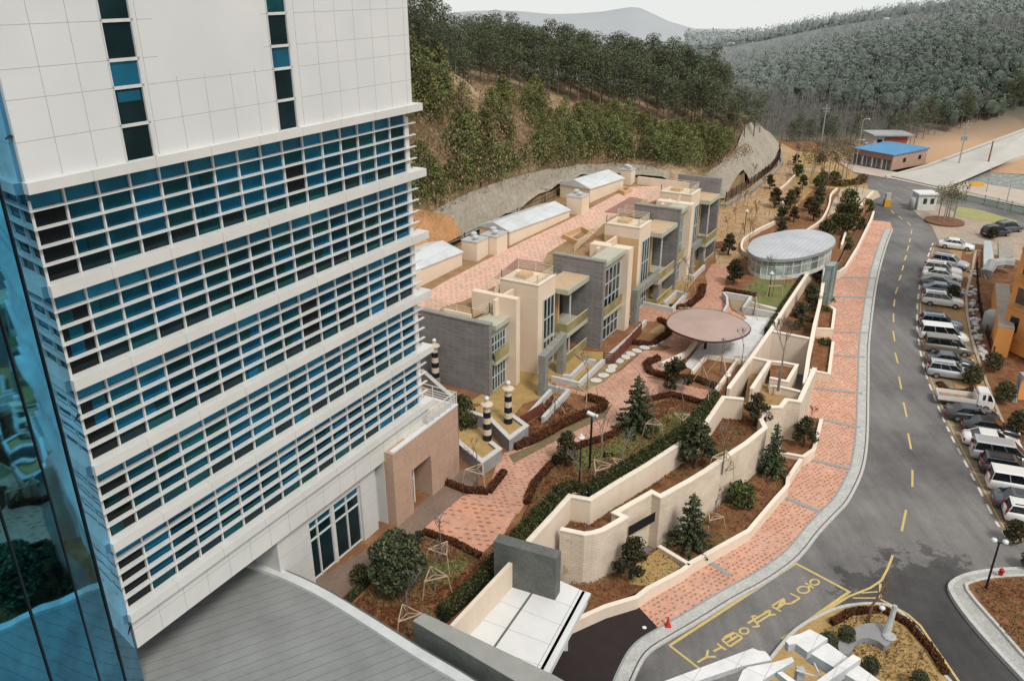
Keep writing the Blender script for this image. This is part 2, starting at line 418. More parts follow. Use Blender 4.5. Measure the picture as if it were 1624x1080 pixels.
# window strips in the upper wall
zW = [31.75]
(aL1, _), (aR1, _) = onwall(202, 258, TB-.12), onwall(243, 250, TB-.12)
(aL2, _), (aR2, _) = onwall(444, 210, TB-.12), onwall(470, 204, TB-.12)
z = 31.75; bars = []
_, zz = onwall(202, 258, TB-.12); z = zz; hs = []
for k in range(22): hs.append([1.42, 1.45, 1.02][k % 3])
for (a0, a1) in ((aL1, aR1), (aL2, aR2)):
    z = zz
    for k, h in enumerate(hs[:12]):
        m = MB(); mi = 0 if k % 3 == 2 else rw.choice([3, 4, 4])
        m.add([C(a0, TB-.10, z), C(a1, TB-.10, z), C(a1, TB-.10, z+h), C(a0, TB-.10, z+h)], [(0, 1, 2, 3)], mi)
        if k % 3 == 1 and a0 == aL1: m.add([C(a0+.1, TB-.096, z+h*.62), C(a1-.1, TB-.096, z+h*.62), C(a1-.1, TB-.096, z+h*.9), C(a0+.1, TB-.096, z+h*.9)], [(0, 1, 2, 3)], 0)
        w = m.build('window', gl, tower)
        m = MB(); m.cbox(a0, a1, TB-.11, TB-.02, z-.06, z+.06); m.cbox(a1, a1+.12, TB-.11, TB-.0, z+.06, z+h-.06)
        m.cbox(a0-.04, a0, TB-.11, TB-.06, z+.06, z+h-.06); m.build('frame', alu, w); z += h
# panel joints of the upper wall
m = MB(); zj = []; z = zz
for h in hs[:12]:
    zj.append(z); z += h
jc = TB-.118
def blank(a, z): return aR1+.9 < a < aL2-.6 and zz+2.95 < z < zz+6.2
for z in zj[1:]:
    a = TA+.1
    while a < TA+23.7:
        if not ((aL1-.1 < a < aR1) or (aL2-.1 < a < aR2) or blank(a+.36, z)): m.cbox(a, min(a+.72, TA+23.74), TB-.2, jc, z-.01, z+.01)
        a += .725
a = TA+1.55
while a < TA+23.6:
    if not ((aL1-.3 < a < aR1+.3) or (aL2-.3 < a < aR2+.3)):
        z = 31.4
        while z < 48:
            if not blank(a, z+.3): m.cbox(a-.01, a+.01, TB-.2, jc+.002, z, z+.6)
            z += .6
    a += 1.45
m.build('panel_joint', joint, wl)
# ground storey below the skirt
pier = mat('white_stone', (.60, .60, .57), (.54, .54, .52), .8, .6)
m = MB(); dz = 4.2
def aw(px, py, b): return onwall(px, py, b)[0]
b0 = TB-.55
aP0, aP1 = aw(437, 850, b0), aw(494, 850, b0); aD0, aD1 = aw(501, 923, b0), aw(578, 860, b0); aS0, aS1 = aw(601, 845, b0), aw(612, 846, b0); aE = aw(631, 832, b0)
m.cbox(aP0, aD0, GB-2, b0, dz, 9.25); m.cbox(aD1+.05, aS0, GB-2, b0+.02, dz, 9.25); m.cbox(aS0, aS1, GB-2, b0-.5, dz, 9.25); m.cbox(aS1, aE+.4, GB-2, b0+.25, dz, 9.25)
m.cbox(aD0, aD1+.05, GB-2, b0, 8.55, 9.25); 
gs = m.build('ground_storey_wall', pier, tower)
m = MB()
for z in (5.3, 6.5, 7.7, 8.9):
    m.cbox(aP0-.003, aD0+.0, GB-1, b0+.003, z, z+.02); m.cbox(aD1+.1, aS0-.003, GB-1, b0+.023, z, z+.02); m.cbox(aS1+.003, aE+.403, GB-1, b0+.253, z, z+.02)
m.build('joint', joint, gs)
dm = (aD0+aD1)/2-.15
for (q0, q1) in ((aD0+.04, dm-.12), (dm+.12, aD1)):
    m = MB(); m.add([C(q0, b0-.25, dz), C(q1, b0-.25, dz), C(q1, b0-.25, 7.9), C(q0, b0-.25, 7.9)], [(0, 1, 2, 3)], 4)
    m.add([C(q0, b0-.25, 7.9), C(q1, b0-.25, 7.9), C(q1, b0-.25, 8.55), C(q0, b0-.25, 8.55)], [(0, 1, 2, 3)], 0)
    d = m.build('glass_door', gl, tower); m = MB()
    qs = (q0, (q0*.62+q1*.38) if q0 < dm-.5 else (q0+q1)/2, q1)
    for q in qs: m.cbox(q-.04, q+.04, b0-.3, b0-.14, dz, 8.55)
    for z in (4.26, 7.1, 7.9, 8.5): m.cbox(q0+.04, q1-.04, b0-.29, b0-.16, z-.04, z+.04)
    m.build('frame', alu, d)
m = MB(); m.cbox(dm-.11, dm+.11, GB-.6, b0-.1, dz, 8.55); m.build('door_pier', alu, tower)
m = MB(); m.cbox(TA+1, aP0-3.5, GB-6, GB-4.8, dz, 9.25); m.build('lobby_wall', pier, tower)
m = MB(); m.cbox(TA+1, aP0-.02, GB-3.5, GB-3.3, dz, 9.2); m.build('recess_shade_panel', [gl[4]], tower)  # dark panel added for the shadow in the recess under the skirt
# ================================================================ mirror glass wing
P0 = Vector((-17.72, 29.25, 0)); wd = Vector((.061, -.998, 0)); mirror = glass_mat('mirror_glass', (.05, .33, .54), .03, 1., .5, wob=.3)
mirror2 = glass_mat('mirror_glass_deep', (.035, .32, .55), .03, 1., .5, wob=.35)
wing = thing('glass_wing', 'curtain wall of blue mirror glass reflecting the grounds, at the far left edge', 'glass building', loc=P0)
dark = mat('dark_metal', (.012, .014, .016), rough=.4)
ys = [0, 1.95, 3.85, 6.75, 9.3, 12.2, 15, 18, 21]; zs = [-1, 10.6, 21.8, 33, 44.2, 52]
def WP(y):
    k = min(y, 1.95); return P0+Vector((.17, -.985, 0))*k+wd*(y-k)
for i in range(len(ys)-1):
    for j in range(len(zs)-1):
        A_ = WP(ys[i]); B_ = WP(ys[i+1]); t1, t2 = (rw.uniform(-.02, .02), rw.uniform(-.02, .02)) if i else (0, 0)
        m = MB(); m.add([(A_.x+t1, A_.y, zs[j]), (B_.x+t2, B_.y, zs[j]), (B_.x-t1, B_.y, zs[j+1]), (A_.x-t2, A_.y, zs[j+1])], [(0, 1, 2, 3)], (i+j) % 2)
        m.build('glass_panel', [mirror, mirror2], wing)
m = MB()
for y in ys[1:]: m.bar(WP(y)+Vector((.02, 0, -1)), WP(y)+Vector((.02, 0, 52)), .055, .07)
for z in zs[1:-1]: m.bar(P0+Vector((.02, 0, z)), P0+wd*21+Vector((.02, 0, z)), .08, .08)
m.build('frame', dark, wing)
m = MB(); m.box(-22, -18.3, 8.2, 29, -1, 51.5); m.build('core_wall', dark, wing)
# ================================================================ pink stone annex
pink = mat('pink_granite', (.50, .34, .25), (.44, .29, .215), 1.0, .6, fine=14, stretch=(1, 1, .6))
annex = thing('stone_annex', 'low pink granite annex with a white terrace railing, joined to the tower', 'annex', loc=C(42, TB, 4.2))
pb = TB+.45; (aX0, _), (aX1, _) = onwall(623, 735, pb), onwall(729, 752, pb); ztA = onwall(729, 640, pb)[1]
(r0, _), (r1, _) = onwall(656, 790, pb), onwall(686, 780, pb)
m = MB(); m.cbox(aX0, r0, pb-9, pb, 4.2, ztA); m.cbox(r1, aX1, pb-9, pb, 4.2, ztA); m.cbox(r0, r1, pb-9, pb, 7.6, ztA); m.cbox(r0, r1, pb-9, pb-2.1, 4.2, 7.6)
aw_ = m.build('wall', pink, annex)
m = MB()
for k in range(1, 7): m.cbox(aX0+k*1.3, aX0+k*1.3+.012, pb-1, pb+.002, 7.62 if r0-.1 < aX0+k*1.3 < r1+.1 else 4.2, ztA)
for z in (5.6, 7.0, 8.4): m.cbox(aX0, r0, pb-1, pb+.0025, z, z+.012); m.cbox(r1, aX1, pb-1, pb+.0025, z, z+.012)
m.build('joint', mat('pink_joint', (.33, .21, .15)), aw_)
m = MB(); m.cbox(aX0+.1, aX1-.0, pb-.32, pb+.03, ztA, ztA+.12); m.cbox(aX1-.35, aX1+.03, pb-9, pb-.32, ztA, ztA+.12); m.build('coping', white, annex)
m = MB(); m.cbox(aX0+2, aX1-.35, pb-9, pb-.32, ztA-.02, ztA+.04); m.build('terrace_floor', mat('terrace_floor', (.55, .47, .36), (.6, .57, .5), 1), annex)
m = MB(); aR0 = onwall(680, 668, pb)[0]
for k in range(6): m.cbox(aR0+(aX1-aR0)*k/5-.03, aR0+(aX1-aR0)*k/5+.03, pb-.13, pb-.07, ztA+.12, ztA+1.1)
for k in range(1, 5): m.cbox(aX1-.17, aX1-.11, pb-.1-2*k, pb-.04-2*k, ztA+.12, ztA+1.1)
for z in (.35, .55, .75, 1.1): m.bar(C(aR0, pb-.1, ztA+z), C(aX1-.14, pb-.1, ztA+z), .05); m.bar(C(aX1-.14, pb-.1, ztA+z), C(aX1-.14, pb-8.8, ztA+z), .05)
m.build('railing', alu, annex)
r5 = r0+(r1-r0)*.42; m = MB(); m.cbox(r0+.03, r5, pb-.75, pb-.7, 4.25, 7.45); e = m.build('door', gl[4], annex)
m = MB(); m.cbox(r5, r5+.12, pb-.8, pb-.65, 4.2, 7.55); m.cbox(r0+.02, r5, pb-.8, pb-.65, 7.45, 7.55); m.cbox(r0+.03, r5, pb-.76, pb-.66, 6.2, 6.28); m.build('frame', alu, e)
# ================================================================ curved entrance canopy roof in the foreground
roofm = line_mat('canopy_zinc', (.25, .255, .25), (.12, .125, .12), R(61), .62, .035, .6, .35)
can = thing('entrance_canopy', 'grey zinc canopy roof with curved white rim, at the bottom left foreground', 'canopy', loc=(-8, 25, 0))
zc = 6.6
arc = smooth_line([W(x, y, zc) for x, y in ((360, 884), (430, 907), (500, 938), (580, 986), (660, 1037), (735, 1082), (800, 1128), (860, 1178))], 4)
poly = [p for p in arc]+[Vector((arc[-1].x, 14, 0)), Vector((-16.3, 14, 0)), Vector((-17.3, 29.0, 0)), C(16.9, -35, 0), C(27.2, -35, 0), C(27.5, -31, 0)]
m = MB(); m.prism(poly, zc-.5, zc); m.build('roof_sheet', roofm, can)
m = MB(); wall_strip(m, offset_line(arc, .0), .55, zc-.55, zc+.22); m.build('rim', mat('rim_white', (.62, .63, .61), (.52, .53, .52), 1, .5), can)
m = MB(); wall_strip(m, offset_line(arc, -.42), .16, zc, zc+.06); m.build('gutter', mat('gutter_grey', (.11, .12, .12)), can)
# ================================================================ retaining walls of the garden
w1 = [(829.7, 866), (878, 814), (903.6, 785), (935.7, 791), (979, 763.6), (1026, 736), (1076.7, 703), (1114.4, 677.5), (1147.5, 629), (1180, 632)]
W1 = [W(x, y, 5.4) for x, y in w1]
def wthing(name, label, pts, t, zb, zt, capm=None, mt=None, caph=.1):
    th = thing(name, label, 'wall', loc=(pts[0][0], pts[0][1], min(zb) if isinstance(zb, list) else zb))
    m = MB(); wall_strip(m, pts, t, zb, [z-caph for z in zt] if isinstance(zt, (list, tuple)) else zt-caph); m.build('wall_face', mt or beige, th)
    m = MB(); zl = zt if isinstance(zt, (list, tuple)) else [zt]*len(pts)
    wall_strip(m, pts, t+.1, [z-caph+.001 for z in zl], list(zl)); m.build('coping', capm or beigecap, th)
    return th
wthing('garden_wall', 'long beige rendered wall with an angled jog beside the clipped hedge', W1, .28, 1.0, 5.4)
w2 = [(889, 837.5), (927, 845.5), (941, 843.5), (956, 839), (974, 829), (991, 819), (975.6, 812), (1033.9, 779), (1047.5, 786), (1092, 761.7), (1119.4, 745), (1143.6, 728), (1184.4, 701), (1213.6, 677.5), (1206, 662), (1219.4, 644.4), (1238, 644.4), (1247.6, 632.8), (1268, 635.7), (1292.4, 583)]
W2 = [W(x, y, 4.5) for x, y in w2[:-1]]+[W(1292.4, 583, 5.0)]
wthing('terrace_wall', 'winding lower beige block wall with a dark slot opening above the pavement planters', W2, .3, [-.1]*len(W2), [4.5]*(len(W2)-1)+[5.0], mt=beigeb)
m = MB(); a_, b_ = W(996, 850, 2.6), W(1038, 826, 2.6); d_ = (b_-a_).normalized(); n_ = Vector((d_.y, -d_.x, 0))
m.hexa([a_+n_*.0, a_+n_*.02+Vector((0, 0, 0)), b_+n_*.02, b_+n_*.0, a_+Vector((0, 0, .8)), a_+n_*.02+Vector((0, 0, .8)), b_+n_*.02+Vector((0, 0, .8)), b_+Vector((0, 0, .8))])
sl = m.build('slot_opening', mat('void_black', (.006, .007, .008)), [o for o in ROOTS if o['category'] == 'wall'][-1])
Wx = [W(x, y, 5.3) for x, y in ((1155, 616), (1192, 565.7), (1223, 522), (1247, 484), (1270.5, 449), (1291, 418))]
wthing('garden_wall', 'straight beige wall running from the paved court up to the glass pavilion', Wx, .28, 1.0, 5.3)
wthing('garden_wall', 'slender beige wall standing along the brick pavement below the pavilion', [W(x, y, 5.2) for x, y in ((1309.5, 425.6), (1299.7, 484), (1292, 515), (1284, 556), (1278, 598))], .28, [.9, .6, .5, .3, .1], [5.2, 5.2, 5.2, 5.0, 4.6])
wthing('cross_wall', 'wide plain beige wall face behind the boxed tall bare tree', [W(x, y, 5.1) for x, y in ((1224, 524), (1284, 536))], .25, 1.0, 5.1)
wthing('cross_wall', 'short beige wall angled down beside the round clipped pine of the upper terrace', [W(x, y, 5.2) for x, y in ((1192, 566), (1221, 572), (1192, 616))], .25, 1.0, 5.2)
boxw = [(1221, 598), (1248.6, 604), (1264, 578), (1242, 574), (1221, 572)]
wthing('planter_box', 'beige planter box holding the tall bare tree', [W(x, y, 4.9) for x, y in boxw], .22, 1.0, 4.9)
wthing('cross_wall', 'low beige wall in front of the boxed tall bare tree', [W(x, y, 4.4) for x, y in ((1221, 611), (1240, 613), (1273, 621))], .22, 1.0, 4.4)
soil = mat('red_brown_groundcover', (.19, .080, .034), (.12, .05, .024), 1.3, 1., fine=7, bmp=.6, c3=(.24, .13, .055))
drysoil = mat('dry_turf', (.36, .23, .105), (.28, .155, .065), .8, 1., fine=9, bmp=.4, c3=(.33, .22, .10))
ochre = mat('ochre_turf', (.44, .30, .12), (.34, .22, .085), 1.5, 1., fine=9, bmp=.3)
green = mat('garden_grass', (.15, .17, .055), (.22, .17, .07), 1.0, 1., fine=9, bmp=.3, c3=(.12, .15, .04))
def flat(z): return lambda x, y: z
def sheet(name, px, z, m, off=0., parent=None, kind='structure'):
    zf = z if callable(z) else flat(z)
    pts = [S(x, y, zf) for x, y in px]
    return drape(name, pts, zf, off, m, 2.5 if callable(z) else 999, parent, kind)
sheet('terrace_soil', [(885, 838), (905, 795), (936, 830), (1080, 735), (1115, 715), (1150, 650), (1185, 640), (1206, 668), (1213, 678), (1184, 701), (1143, 728), (1092, 762), (1047, 786), (1034, 779), (976, 812), (991, 819), (956, 839), (927, 846)], 3.35, soil)
sheet('planter_turf', [(985, 911), (1045, 870), (1080, 899), (1027, 929), (1000, 926)], .58, ochre)
sheet('terrace_soil', [(1192, 566), (1221, 572), (1221, 600), (1273, 621), (1292, 583), (1268, 636), (1247, 633), (1238, 644), (1219, 644), (1206, 662), (1180, 640)], 3.6, drysoil)
sheet('terrace_soil', [(1221, 573), (1264, 577), (1248, 604), (1221, 598)], 4.55, soil)
sheet('terrace_soil', [(1225, 522), (1270, 449), (1291, 418), (1308, 430), (1299, 484), (1284, 536)], 3.6, soil)
# ================================================================ ground, road, pavement
def asphalt():
    m, nt, b = newmat('asphalt'); b.inputs['Roughness'].default_value = .82; b.inputs['Specular IOR Level'].default_value = .3
    v = pos(nt); 
    o = ramp(nt, nz(nt, v, .09, 6, .65), [(.34, (.095, .092, .092)), (.5, (.155, .148, .143)), (.66, (.205, .193, .184))])
    v2 = pos(nt, R(-33), (1, .12, 1)); o = mixc(nt, .75, o, ramp(nt, nz(nt, v2, 1.1, 4, .6), [(.3, (.78,)*3), (.7, (1.18,)*3)]), 'MULTIPLY')
    # damp patches at the side-road mouth
    g = nt.nodes.new('ShaderNodeNewGeometry'); d = nt.nodes.new('ShaderNodeVectorMath'); d.operation = 'DISTANCE'
    d.inputs[1].default_value = tuple(W(1520, 985, 0)); nt.links.new(g.outputs['Position'], d.inputs[0])
    n3 = nz(nt, v, .5, 7, .75)
    k = mth(nt, 'ADD', mth(nt, 'MULTIPLY', d.outputs['Value'], .115), mth(nt, 'MULTIPLY', n3, -1.5))
    wet = ramp(nt, k, [(.0, (.5,)*3), (.08, (1.,)*3)]); o = mixc(nt, 1., o, wet, 'MULTIPLY')
    n4 = nz(nt, v, 9, 3, .8); o = mixc(nt, .8, o, ramp(nt, n4, [(.3, (.8,)*3), (.7, (1.2,)*3)]), 'MULTIPLY')
    nt.links.new(o, b.inputs['Base Color']); bump(nt, b, n4, .25, .01); return m
asph = asphalt()
pave = paver_mat('salmon_pavers', (.66, .37, .26), (.62, .34, .235), (.27, .08, .05), R(-38), .42)
pave2 = paver_mat('garden_pavers', (.60, .33, .225), (.53, .275, .18), (.27, .085, .055), R(12), .46, .3)
stonep = mat('stone_paving', (.30, .225, .17), (.24, .18, .14), .6, .8, fine=6)
yel = mat('yellow_paint', (.62, .46, .16), (.50, .38, .15), 3, .7, fine=12); whp = mat('white_paint', (.66, .65, .60), (.5, .5, .47), 3, .7, fine=12)
curb_px = [(985, 1130), (1004, 1080), (1019.5, 1047), (1034, 1030), (1055.7, 1015.8), (1104.8, 987), (1166.8, 948.6), (1218.6, 920), (1267.6, 884), (1301, 842.6), (1330, 812), (1346.7, 793), (1366.7, 753), (1374.5, 720), (1377.5, 680), (1378, 640), (1378.5, 600), (1379, 550), (1384, 500), (1391, 450), (1399, 415), (1408, 385), (1416, 364)]
curb = smooth_line([S(x, y, zr) for x, y in curb_px], 3)
inner_px = [(1010, 960), (1060, 925), (1093, 908), (1149, 871), (1238, 791), (1252, 760), (1266, 736), (1284, 718), (1296, 690), (1270, 664), (1282, 600), (1305, 480), (1322, 430), (1342, 420), (1360, 392), (1380, 349)]
inner = [S(x, y, zr) for x, y in inner_px]
_q = [W(x, y, 3.14) for x, y in ((1700, 345), (1624, 330), (1500, 302), (1424, 285), (1345, 271), (1285, 250))]
drape('road', [(-60, 8), (130, 8), (130, 60), (128, 112)]+[(p.x, p.y) for p in _q]+[(45, 135), (20, 90), (3, 56), (-30, 40), (-60, 30)], zr, -.16, asph)
sw = [S(1058, 1010, zr)]+[p for p in curb if p.y > 37.5 and p.x > 8.9]
sw = [p for p in curb if p.x > 8.6]
drape('pavement', inner+[S(1412, 352, zr)]+sw[::-1], zr, -.02, pave)
line_sheet('gutter_strip', offset_line(curb, -.62), .75, zr, .004, mat('granite_band', (.50, .50, .47), (.40, .40, .38), 1.2, .8, fine=5))
line_sheet('gutter_strip', offset_line(curb, -.22), .07, zr, .008, mat('gutter_dark', (.10, .10, .10)))
line_sheet('gutter_strip', offset_line(curb, -1.06), .14, zr, .008, mat('band_grey', (.30, .33, .33), rough=.8))
m = MB(); a, b = offset_line(curb, -.16), offset_line(curb, .04)
for i in range(len(curb)-1):
    z0, z1 = zr(*curb[i][:2]), zr(*curb[i+1][:2])
    m.hexa([(a[i].x, a[i].y, z0-.3), (b[i].x, b[i].y, z0-.3), (b[i+1].x, b[i+1].y, z1-.3), (a[i+1].x, a[i+1].y, z1-.3), (a[i].x, a[i].y, z0+.01), (b[i].x, b[i].y, z0+.01), (b[i+1].x, b[i+1].y, z1+.01), (a[i+1].x, a[i+1].y, z1+.01)])
m.build('kerb', kerbm, kind='structure')
band = MATS['band_grey']
for (x0, y0), (x1, y1) in (((1122, 888), (1158, 912)), ((1244, 788), (1302, 812)), ((1280, 727), (1350, 744)), ((1299, 664), (1364, 678)), ((1292, 615), (1368, 624)), ((1324, 563), (1372, 567)), ((1318, 526), (1376, 528)), ((1312, 470), (1385, 472)), ((1330, 440), (1392, 441))):
    line_sheet('pavement_band', [S(x0, y0, zr), S(x1, y1, zr)], .38, zr, .006, band)
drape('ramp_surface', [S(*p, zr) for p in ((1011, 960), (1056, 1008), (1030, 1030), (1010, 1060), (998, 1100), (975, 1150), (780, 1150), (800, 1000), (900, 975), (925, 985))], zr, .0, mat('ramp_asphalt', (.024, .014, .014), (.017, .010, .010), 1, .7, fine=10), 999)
# islands at the bottom right
wkerb = kerbm
isl = smooth_line([S(x, y, flat(0)) for x, y in ((1250, 1012), (1300, 978), (1345, 962), (1400, 960), (1434, 978), (1470, 1020), (1500, 1075), (1530, 1130), (1300, 1160), (1200, 1100))], 4, True)
m = MB(); wall_strip(m, isl+[isl[0]], .22, -.16, .16); m.build('island_kerb', kerbm, kind='structure')
drape('island_soil', isl, flat(0), .12, ochre, 999)
isl2 = smooth_line([S(x, y, flat(0)) for x, y in ((1508, 938), (1514, 922), (1540, 911), (1580, 905), (1630, 903), (1720, 905), (1760, 1160), (1680, 1130), (1600, 1052), (1540, 985))], 4, True)
m = MB(); wall_strip(m, isl2+[isl2[0]], .3, -.16, .14); m.build('island_kerb', kerbm, kind='structure')
drape('island_pavement', isl2, flat(0), .10, mat('grey_paving', (.42, .41, .39), (.34, .34, .32), 1.2, fine=6), 999)
isl3 = smooth_line([S(x, y, flat(0.2)) for x, y in ((1534, 935), (1545, 922), (1580, 915), (1640, 912), (1720, 915), (1740, 1140), (1640, 1055), (1590, 1000))], 3, True)
m = MB(); wall_strip(m, isl3+[isl3[0]], .2, 0, .26); m.build('island_kerb', kerbm, kind='structure')
drape('island_soil', isl3, flat(0), .22, soil, 999)
# ------------------------------------------------ painted road markings
def paint(name, pts, w, m_=yel, off=.006, zf=zr, base=-.16):
    return line_sheet(name, pts, w, zf, base+off, m_)
Rz = lambda x, y: zr(x, y)-.16
def rp(x, y): return S(x, y, Rz)
bx = [rp(*p) for p in ((1062, 1023), (1262, 893), (1347, 938), (1240, 1013))]
paint('lane_box_marking', bx, .2); paint('lane_box_marking', [rp(1062, 1023), rp(1112, 1062)], .16, off=.007)
paint('road_line', [rp(*p) for p in ((1416, 880), (1408, 901), (1398, 920), (1380, 932), (1345, 946), (1310, 968), (1245, 1020))], .16, off=.008)
paint('road_line', [rp(*p) for p in ((1396, 925), (1396, 950), (1412, 958), (1440, 974), (1460, 992), (1480, 1022), (1500, 1050), (1524, 1085))], .16, off=.009)
paint('road_line', [rp(*p) for p in ((1366, 940), (1392, 938))], .12, off=.009); paint('road_line', [rp(*p) for p in ((1352, 948), (1392, 948))], .12, off=.009)
dash = [((1437, 808), (1430, 842)), ((1447, 745), (1447, 772)), ((1440, 687), (1445, 712)), ((1433, 638), (1438, 661)), ((1425.5, 597), (1429.5, 617)), ((1419.5, 559), (1424, 576)), ((1416.5, 525), (1419, 541)), ((1417, 497), (1417, 511)), ((1419, 475), (1417.5, 486)), ((1424, 455), (1420, 466)), ((1429, 436), (1426, 445)), ((1433, 421), (1430.5, 429)), ((1437.5, 405), (1434.5, 413)), ((1441.5, 390), (1438.5, 398)), ((1444, 378), (1442.5, 384)), ((1446, 365), (1445, 371)), ((1439, 352), (1444, 358)), ((1425, 343), (1431, 348)), ((1413, 334), (1418, 339))]
for p, q in dash: paint('lane_dash', [rp(*p), rp(*q)], .17)
def K(x, y): return rp(1090+x/6.75, 900+y/6.75)
st = [[(110, 1012), (205, 955)], [(205, 955), (222, 880)], [(205, 955), (305, 950)], [(318, 810), (415, 880)], [(368, 848), (280, 895)],
      [(375, 775), (455, 843)], [(508, 695), (590, 745)], [(370, 772), (500, 700)], [(425, 800), (548, 722)], [(455, 843), (590, 750)], [(500, 770), (455, 735)], [(393, 745), (500, 690)], [(410, 722), (440, 745)], [(470, 695), (500, 712)],
      [(645, 595), (725, 548)], [(690, 520), (772, 630)], [(690, 520), (740, 512)], [(700, 632), (772, 625)], [(725, 548), (885, 455)], [(735, 595), (880, 505)], [(885, 455), (880, 505)], [(880, 505), (950, 500)], [(885, 455), (830, 475)],
      [(905, 415), (1005, 470)], [(910, 405), (1035, 330)], [(1035, 330), (1040, 385)], [(960, 435), (1040, 385)], [(1040, 385), (1115, 385)], [(980, 410), (1030, 340)],
      [(1100, 275), (1205, 325)], [(1205, 325), (1115, 380)], [(1265, 165), (1355, 220)], [(1290, 215), (1330, 190)]]
txt = MB()
for s in st: line_sheet('', [K(*p) for p in s], .15, lambda x, y: -.152+.0002*len(txt.f), 0, None, mb=txt)
for cx, cy, rx, ry in ((608, 677, 48, 32), (1243, 237, 62, 36), (1362, 157, 48, 30)):
    line_sheet('', [K(cx+rx*math.cos(t*.2618), cy+ry*math.sin(t*.2618)) for t in range(25)], .135, lambda x, y: -.152+.0002*len(txt.f), 0, None, mb=txt)
txt.build('road_lettering', yel, kind='structure')
# ------------------------------------------------ parking bays
bayline = [(1480, 385), (1474, 400), (1466, 425), (1459, 450), (1455, 480), (1454, 515), (1459, 555), (1467, 590), (1480, 625), (1494, 660), (1508, 690), (1528, 728), (1550, 770), (1578, 825), (1600, 858)]
bl = [rp(*p) for p in bayline]
far_edge = [rp(*p) for p in ((1546, 398), (1540, 430), (1530, 470), (1532, 500), (1540, 540), (1556, 590), (1575, 640), (1592, 680), (1640, 740), (1690, 800), (1720, 850))]
baym = line_mat('bay_pavers', (.25, .19, .13), (.17, .12, .09), R(-20), .25, .03, .9, .8, 0, .25)
drape('parking_bay_surface', bl+far_edge[::-1], Rz, .006, baym)
for i in range(0, len(bl)-1):
    n = 2 if i < 12 else 2
    for k in range(n):
        p = bl[i].lerp(bl[i+1], k/n+.05); q = bl[i].lerp(bl[i+1], k/n+.32); paint('parking_dash', [p, q], .2, whp, .012)
paint('parking_edge_line', offset_line(bl, -.35), .08, yel, .012)
_acc = 0.
for i in range(len(bl)-1):
    d_ = (bl[i+1]-bl[i]); L_ = d_.length
    while _acc < L_:
        p = bl[i]+d_*(_acc/L_); n_ = Vector((-d_.y, d_.x, 0)).normalized(); n_ = n_ if n_.x > 0 else -n_; paint('bay_line', [p+n_*.4, p+n_*4.6], .09, yel, .014); _acc += 2.5
    _acc -= L_
line_sheet('kerb', offset_line(far_edge, -.1), .3, Rz, .12, mat('kerb_tan', (.42, .36, .27), (.34, .29, .21), 2))
line_sheet('verge', offset_line(far_edge, 1.6), 3.0, Rz, .05, drysoil)
# verge and slope on the right, up to the orange building
drape('verge', [(p.x, p.y) for p in offset_line(far_edge, 1.5)]+[(95, 40), (95, 100), (66, 110)], Rz, .03, soil)
# ------------------------------------------------ planters along the pavement (low beige walls with soil)
def planter(label, px, zsoil=.55, soilm=soil, closed=None, top=.95, fill=None):
    pts = [S(x, y, zr, top) for x, y in px]; z = [p.z for p in pts]
    th = thing('planter', label, 'planter', loc=(pts[0].x, pts[0].y, z[0]-top))
    m = MB(); wall_strip(m, pts, .24, [q-top-.1 for q in z], [q-.08 for q in z]); m.build('wall', beige, th)
    m = MB(); wall_strip(m, pts, .32, [q-.079 for q in z], z); m.build('coping', beigecap, th)
    if fill:
        fp = [S(x, y, zr, zsoil) for x, y in fill]
        drape('soil', fp, zr, zsoil, soilm, 2.5, th, None)
    return th
planter('low curved beige planter wall beside the dark ramp, nearest the camera', [(905, 985), (960, 960.5), (1009.5, 945.6), (1027, 932), (1081.5, 903.4), (1094, 894)], fill=[(870, 1000), (905, 983), (960, 960), (1027, 932), (1082, 903), (1045, 866), (985, 905), (936, 926), (889, 926), (886, 960)])
planter('long beige planter wall with a sharp corner and conifers beside the terrace wall', [(1045, 864.6), (1092, 893), (1187.6, 840), (1229, 791), (1249, 769), (1250, 758), (1264.4, 735.6), (1271, 727)], fill=[(1045, 866), (1092, 894), (1188, 841), (1249, 769), (1272, 727), (1238, 717), (1210, 740), (1100, 840), (1060, 860)])
planter('small beige planter box with two dark pruned pines beside the pavement', [(1230, 700), (1238, 716.5), (1274, 723), (1291, 711.5), (1303, 664)], fill=[(1238, 717), (1274, 723), (1291, 711), (1303, 664), (1270, 660), (1240, 690)])
planter('narrow beige planter holding two small green shrubs beside the tall slender wall', [(1284, 586), (1315, 592), (1321.5, 541)], fill=[(1284, 586), (1315, 592), (1324, 541), (1292, 536)])
planter('narrow beige planter with a yellow-green shrub farther up the pavement', [(1290, 520), (1320, 521), (1324, 490), (1318, 486)], fill=[(1290, 520), (1320, 521), (1324, 490), (1300, 480)])
planter('beige planter wall running up the pavement beyond the pavilion', [(1318, 430), (1331, 430), (1341, 423), (1360, 392), (1381, 349), (1386, 335)], fill=[(1318, 430), (1331, 430), (1360, 392), (1386, 335), (1372, 330), (1345, 372), (1330, 400)], soilm=soil)
